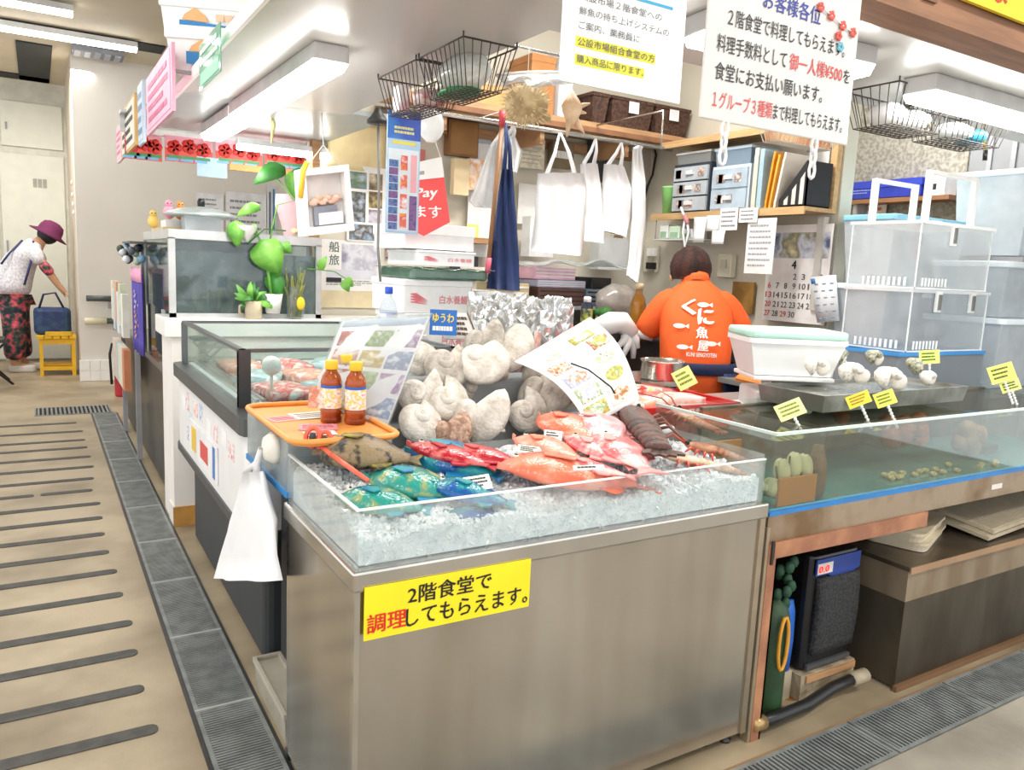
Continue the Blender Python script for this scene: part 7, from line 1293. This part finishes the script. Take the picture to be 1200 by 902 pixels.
# white bags by the freezer
t = thing('shopping_bag', 'white plastic bag hanging from the suction hook', 'bag', (0.490,2.219,0.422)); HX = .49
pr = [((0.490,2.234,0.745), (0.490,2.063,0.787)), ((0.490,2.291,0.671), (0.490,2.009,0.748)), ((0.490,2.425,0.539), (0.490,1.889,0.708)), ((0.490,2.562,0.380), (0.490,1.864,0.623)), ((0.490,2.668,0.264), (0.490,1.840,0.566))]
n = 12; vs = []
for i, (l, r) in enumerate(pr):
    l, r = V(l), V(r)
    for k in range(2 * n):
        a = k / n if k <= n else (2 * n - k) / n; s_ = -1 if k <= n else 1; p = l + (r - l) * a; vs.append(p + V((s_ * .028 * math.sin(pi * a) ** .5 * (.5 + .2 * i) + .008 * math.sin(a * 15 + i), 0, 0)))
S_ = 2 * n; MB().add(vs, [(i * S_ + k, i * S_ + (k + 1) % S_, (i + 1) * S_ + (k + 1) % S_, (i + 1) * S_ + k) for i in range(4) for k in range(S_)] + [tuple(range(S_)), tuple(4 * S_ + k for k in range(S_ - 1, -1, -1))], True).build('body', M('#eff0f2', .5, var=.02), t)
for q in (.2, .8): MB().tube([V((0.490,2.234,0.745)) * (1 - q) + V((0.490,2.063,0.787)) * q, (.49, 2.10, .80), (.49, 2.06, .85)], [.012, .01, .006], 7).build('handle', M('#eff0f2', .5, var=.02), t)
t = thing('bundled_bag', 'crumpled white bag on the floor beside the freezer', 'bag', (0.621,3.617,0.000)); p = V((0.637,3.646,0.000)); MB().ball(p + V((.06, 0, .095)), .07, .10, .09, 14, 10, .16).build('bag_body', M('#e6e6ea', .6, var=.04), t); MB().ball(p + V((.06, .03, .18)), .03, .04, .03, 10, 8, .2).build('bag_knot', M('#d9d9de', .6), t)
t = thing('plastic_crate', 'grey beige low crate on the floor beside the steel counter', 'crate', (.585, 2.2, 0)); CRT = M('#a39c8c', .6, var=.08)
MB().tray(.545, 2.02, 0, .627, 2.38, .09, .006, .004).build('crate_body', CRT, t); MB().tray(.541, 2.016, .08, .629, 2.384, .095, .01, 0, .001).build('crate_rim', M('#b7b1a2', .6), t)
# ================================================================ people
def skin(name, vs, es, mat, parent, sub=2, root=0, smooth=True):
    """continuous tapered surface grown along joints: vs = (x, y, z, rx, ry)"""
    me = bpy.data.meshes.new(name); me.from_pydata([v[:3] for v in vs], es, []); me.materials.append(mat); o = bpy.data.objects.new(name, me); C.objects.link(o); o.parent = parent
    k = o.modifiers.new('skin', 'SKIN'); k.use_smooth_shade = True
    for i, v in enumerate(vs):
        s_ = me.skin_vertices[0].data[i]; s_.radius = (v[3], v[4] if len(v) > 4 else v[3]); s_.use_root = i == root
    b = o.modifiers.new('subdivision', 'SUBSURF'); b.levels = sub; b.render_levels = sub
    return o
SKN = M('#e3b795', .5, var=.04, sub=.1)
# ---- man in the orange shirt, seen from behind, bending over the table
t = thing('person', 'man in orange printed polo shirt bending over the work table', 'person', (2.92, 2.95, 0), -.66)
body = [(0, 0, .80, .15, .12), (0, .02, 1.0, .15, .11), (0, .09, 1.12, .15, .10), (0, .16, 1.24, .09, .07), (-.01, .205, 1.325, .056, .056), (-.02, .24, 1.375, .07, .075), (-.03, .265, 1.42, .075, .085),
        (-.16, .14, 1.21, .058, .058), (-.26, .125, 1.08, .048, .048), (-.30, .16, 1.03, .042, .042), (-.24, .33, 1.06, .036, .036), (-.16, .44, 1.06, .028, .03),
        (.16, .14, 1.21, .058, .058), (.26, .135, 1.08, .048, .048), (.29, .20, 1.05, .042, .042), (.2, .36, 1.06, .036, .036), (.10, .45, 1.06, .028, .03),
        (-.09, 0, .68, .085, .085), (-.10, .03, .44, .062, .062), (-.10, 0, .09, .045, .045), (-.10, .14, .04, .04, .03),
        (.09, 0, .68, .085, .085), (.10, .03, .44, .062, .062), (.10, 0, .09, .045, .045), (.10, .14, .04, .04, .03)]
be = [(0, 1), (1, 2), (2, 3), (3, 4), (4, 5), (5, 6), (3, 7), (7, 8), (8, 9), (9, 10), (10, 11), (3, 12), (12, 13), (13, 14), (14, 15), (15, 16), (0, 17), (17, 18), (18, 19), (19, 20), (0, 21), (21, 22), (22, 23), (23, 24)]
nb = len(body)
for sx, hx in ((-1, -.16), (1, .10)):                                # five bent fingers on each hand
    root = 11 if sx < 0 else 16
    for k, (dx, L) in enumerate(((-.026, .07), (-.009, .085), (.009, .08), (.026, .062))):
        i0 = len(body); body += [(hx + dx, .475, 1.062, .010, .010), (hx + dx * 1.1, .475 + L * .6, 1.06, .009, .009), (hx + dx * 1.1, .475 + L, 1.045, .007, .007)]; be += [(root, i0), (i0, i0 + 1), (i0 + 1, i0 + 2)]
    i0 = len(body); body += [(hx - sx * .04, .455, 1.055, .011, .011), (hx - sx * .055, .49, 1.045, .009, .009)]; be += [(root, i0), (i0, i0 + 1)]
skin('body', body, be, SKN, t)
ORS = M('#f4621e', .75, var=.06, scale=5, bump=.12, bscale=12)
RG = [(.74, -.005, .185, .150), (.80, 0, .188, .152), (.88, .0, .182, .145), (.96, .01, .182, .140), (1.04, .035, .190, .137), (1.12, .07, .192, .132), (1.19, .105, .190, .122), (1.245, .135, .168, .105), (1.285, .16, .140, .088), (1.315, .18, .088, .075), (1.34, .195, .068, .066)]
def ringat(z):
    for (z0, *a), (z1, *b) in zip(RG[:-1], RG[1:]):
        if z <= z1: q = max(0, (z - z0) / (z1 - z0)); return [u + (v - u) * q for u, v in zip(a, b)]
    return RG[-1][1:]
m = MB(); vs = []; seg = 28; rw = random.Random(31)
for z, cy, rx, ry in RG:
    for k in range(seg):
        a = 2 * pi * k / seg; cx_ = math.copysign(abs(math.cos(a)) ** .8, math.cos(a)); sy_ = math.copysign(abs(math.sin(a)) ** .8, math.sin(a)); vs.append((rx * cx_, cy + ry * sy_ + (.004 * math.sin(a * 5 + z * 30) if z < 1.1 else 0), z))
m.add(vs, [(i * seg + k, i * seg + (k + 1) % seg, (i + 1) * seg + (k + 1) % seg, (i + 1) * seg + k) for i in range(len(RG) - 1) for k in range(seg)], True)
for s_ in (-1, 1):                                                  # sleeves run on from the shoulders
    m.tube([(s_ * .08, .15, 1.245), (s_ * .15, .135, 1.215), (s_ * .195, .125, 1.15), (s_ * .232, .125, 1.09), (s_ * .262, .135, 1.03)], [.07, .078, .076, .074, .072], 16)
m.build('shirt', ORS, t, world=False, sub=1)
MB().lathe([(.070, 0), (.075, .02), (.068, .048), (.064, .048)], (-.004, .185, 1.315), 20, axis=(-.02, .45, 1), cap=False).build('collar', ORS, t, world=False)
skin('trousers', [(0, 0, .80, .175, .13), (-.09, 0, .66, .105, .105), (-.10, .03, .44, .085, .085), (-.10, 0, .10, .07, .07), (.09, 0, .66, .105, .105), (.10, .03, .44, .085, .085), (.10, 0, .10, .07, .07)], [(0, 1), (1, 2), (2, 3), (0, 4), (4, 5), (5, 6)], M('#2a2d3a', .8), t)
NVA = M('#1f2c56', .7, var=.1)
MB().lathe([(.205, 0), (.215, .02), (.212, .05), (.20, .06)], (0, -.005, .865), 24, sx=1, sy=.78, cap=False).build('apron_tie', NVA, t, world=False)
f = FR((-.20, -.02, .60), (1, 0, 0), (0, 0, 1), lambda a, b, c: (a, b, c - .16 * (1 - math.cos((a - .2) * 6.5)) * .9))
for a0, a1 in ((-.06, .10), (.33, .46)): MB().fsheet(FR((-.20, -.165, .56), (1, 0, 0), (0, 0, 1), lambda a, b, c: (a, b, c - .9 * (a - .2) ** 2)), a0, 0, a1, .32, 0, .008, 6, 4).build('apron_skirt', NVA, t, world=False)
# hair: cap of dark brown hair over the whole back of the head
HR = M('#43241a', .85, h2='#25130d', scale=30, stretch=(1, 1, .25), bump=.5, bscale=60)
m = MB(); rh = random.Random(6); hc = V((-.03, .262, 1.40)); vs = []; seg = 22; rings = 11
for i in range(rings + 1):
    q = .02 + (pi * .66) * i / rings
    for k in range(seg):
        a = 2 * pi * k / seg; w_ = 1 + .03 * math.sin(a * 9 + i) + .02 * (rh.random() - .5); low = 1 if not (i > 6 and math.sin(a) > .3) else .86
        vs.append(hc + V((.112 * math.sin(q) * math.cos(a) * w_ * low, .126 * math.sin(q) * math.sin(a) * w_ * low, .12 * math.cos(q) * w_)))
m.add(vs, [(i * seg + k, i * seg + (k + 1) % seg, (i + 1) * seg + (k + 1) % seg, (i + 1) * seg + k) for i in range(rings) for k in range(seg)] + [tuple(range(seg)), tuple(rings * seg + k for k in range(seg - 1, -1, -1))], True); m.build('hair', HR, t, world=False)
for s_ in (-1, 1): MB().ball((-.03 + s_ * .098, .27, 1.355), .012, .02, .03, 10, 8).build('ear', SKN, t, world=False)
MB().ball((-.035, .375, 1.345), .012, .02, .016, 8, 6).build('nose', SKN, t, world=False)
for s_ in (-1, 1): MB().ball((-.03 + s_ * .033, .352, 1.37), .012, .008, .008, 8, 6).build('eye', M('#2a201c', .3), t, world=False)
MB().ball((-.03, .356, 1.313), .025, .008, .006, 8, 6).build('mouth', M('#b8746a', .5), t, world=False)
# white print on the shirt back, following its curve
WPR = M('#f6efe8', .7, var=.02)
def bk(a, b, c=0):
    z = .83 + b; cy, rx, ry = ringat(z); q = min(.98, abs(a / rx)) ** (1 / .8); return V((a, cy - ry * math.sqrt(max(0, 1 - q * q)) ** .8 - c * .6 - .003, z))
txt('く', bk, -.085, .335, .065, .075, WPR, t, .05, 'print', c=.010, world=False); txt('に', bk, -.005, .290, .075, .075, WPR, t, .05, 'print', c=.010, world=False)
txt('魚', bk, -.015, .220, .058, .056, WPR, t, .035, 'print', c=.012, world=False); txt('屋', bk, -.005, .158, .052, .050, WPR, t, .035, 'print', c=.014, world=False)
txt('KUNI SENGYOTEN', bk, -.06, .128, .15, .020, WPR, t, .02, 'print', c=.016, world=False)
for (a, b) in ((.02, .385), (-.10, .275), (.06, .195), (-.08, .172)):
    vs = [bk(a + .03 * math.cos(q * pi / 6), b + .012 * math.sin(q * pi / 6), .012) for q in range(12)]; MB().add(vs, [tuple(range(12))]).build('fish_print', WPR, t, world=False); MB().add([bk(a + .028, b, .012), bk(a + .048, b + .012, .012), bk(a + .048, b - .012, .012)], [(0, 2, 1)]).build('fish_print', WPR, t, world=False)
# ---- woman at the far end, bending over the stool
t = thing('person', 'woman in white lace top, floral trousers and maroon hat bending over', 'person', (-.22, 10.05, 0), 0)
WS = M('#d8a684', .5)
wb_ = [(0, 0, .86, .15, .14), (.03, 0, 1.05, .13, .12), (.12, 0, 1.25, .13, .12), (.22, 0, 1.38, .075, .075), (.28, 0, 1.44, .05, .05), (.33, 0, 1.48, .075, .07), (.36, 0, 1.54, .08, .075),
       (.20, -.15, 1.32, .055, .055), (.32, -.18, 1.10, .042, .042), (.42, -.12, .94, .032, .032), (.46, -.10, .89, .028, .03), (.20, .15, 1.32, .055, .055), (.33, .16, 1.10, .042, .042), (.42, .08, .95, .032, .032), (.46, .06, .90, .028, .03),
       (-.02, -.09, .70, .09, .09), (.0, -.09, .42, .065, .065), (-.03, -.09, .08, .045, .045), (.10, -.09, .04, .038, .03), (0, .09, .70, .09, .09), (.02, .10, .42, .065, .065), (.05, .10, .08, .045, .045), (.17, .10, .04, .038, .03)]
we = [(0, 1), (1, 2), (2, 3), (3, 4), (4, 5), (5, 6), (3, 7), (7, 8), (8, 9), (9, 10), (3, 11), (11, 12), (12, 13), (13, 14), (0, 15), (15, 16), (16, 17), (17, 18), (0, 19), (19, 20), (20, 21), (21, 22)]
for root, hy in ((10, -.10), (14, .06)):
    for k, dy in enumerate((-.024, -.008, .008, .024)):
        i0 = len(wb_); wb_ += [(.49, hy + dy, .86, .009, .009), (.51, hy + dy, .82, .007, .007)]; we += [(root, i0), (i0, i0 + 1)]
    i0 = len(wb_); wb_ += [(.47, hy + .045, .85, .009, .009), (.48, hy + .05, .82, .007, .007)]; we += [(root, i0), (i0, i0 + 1)]
skin('body', wb_, we, WS, t)
FLR = MULTI('floral_print', ['#1c1f2c', '#20242e', '#2f4a44', '#c84a5c', '#e0707c'], 16, .7)
skin('floral_trousers', [(0, 0, .96, .19, .18), (-.01, -.10, .70, .135, .135), (-.01, -.10, .40, .12, .125), (-.02, -.10, .12, .11, .12), (.01, .10, .70, .135, .135), (.03, .11, .40, .12, .125), (.05, .11, .12, .11, .12)], [(0, 1), (1, 2), (2, 3), (0, 4), (4, 5), (5, 6)], FLR, t)
LACE = M('#eeecef', .8, h2='#c9c7cf', scale=60, bump=.6, bscale=70)
skin('lace_top', [(-.03, 0, .80, .215, .205), (0, 0, 1.0, .20, .19), (.06, 0, 1.18, .185, .18), (.15, 0, 1.33, .15, .14), (.22, 0, 1.40, .08, .08), (.19, -.16, 1.31, .085, .085), (.27, -.19, 1.17, .08, .08), (.19, .16, 1.31, .085, .085), (.28, .18, 1.17, .08, .08)], [(0, 1), (1, 2), (2, 3), (3, 4), (3, 5), (5, 6), (3, 7), (7, 8)], LACE, t)
skin('floral_sleeve', [(.26, -.19, 1.2, .06, .06), (.36, -.18, 1.06, .055, .055)], [(0, 1)], FLR, t)
MB().ball((.34, 0, 1.50), .105, .10, .11, 16, 10).build('hair', M('#18151a', .6), t, world=False)
HAT = M('#6e2450', .8, var=.08, scale=20)
MB().lathe([(.19, -.03), (.20, -.02), (.125, .01), (.12, .06), (.10, .11), (.05, .135), (.005, .14)], (.35, 0, 1.51), 24, axis=(.55, 0, 1)).build('hat', HAT, t, world=False)
MB().ball((.45, 0, 1.46), .018, .014, .014, 8, 6).build('nose', WS, t, world=False)
for s_ in (-1, 1): MB().ball((.437, s_ * .035, 1.485), .007, .011, .007, 8, 6).build('eye', BLACK, t, world=False)
MB().tube([(.10, -.13, 1.42), (-.02, -.19, 1.28), (-.10, -.19, 1.16)], .012, 6).build('strap', M('#3a3a6a', .6), t, world=False); MB().tube([(.2, -.15, 1.42), (.17, -.20, 1.2), (.10, -.21, .95)], .012, 6).build('strap', M('#3a3a6a', .6), t, world=False)
for y in (-.10, .10): MB().rbox(-.08 if y < 0 else .0, y - .05, .0, .18 if y < 0 else .26, y + .05, .075, .045).build('shoe', M('#dedad2', .6), t, world=False, bev=.02)
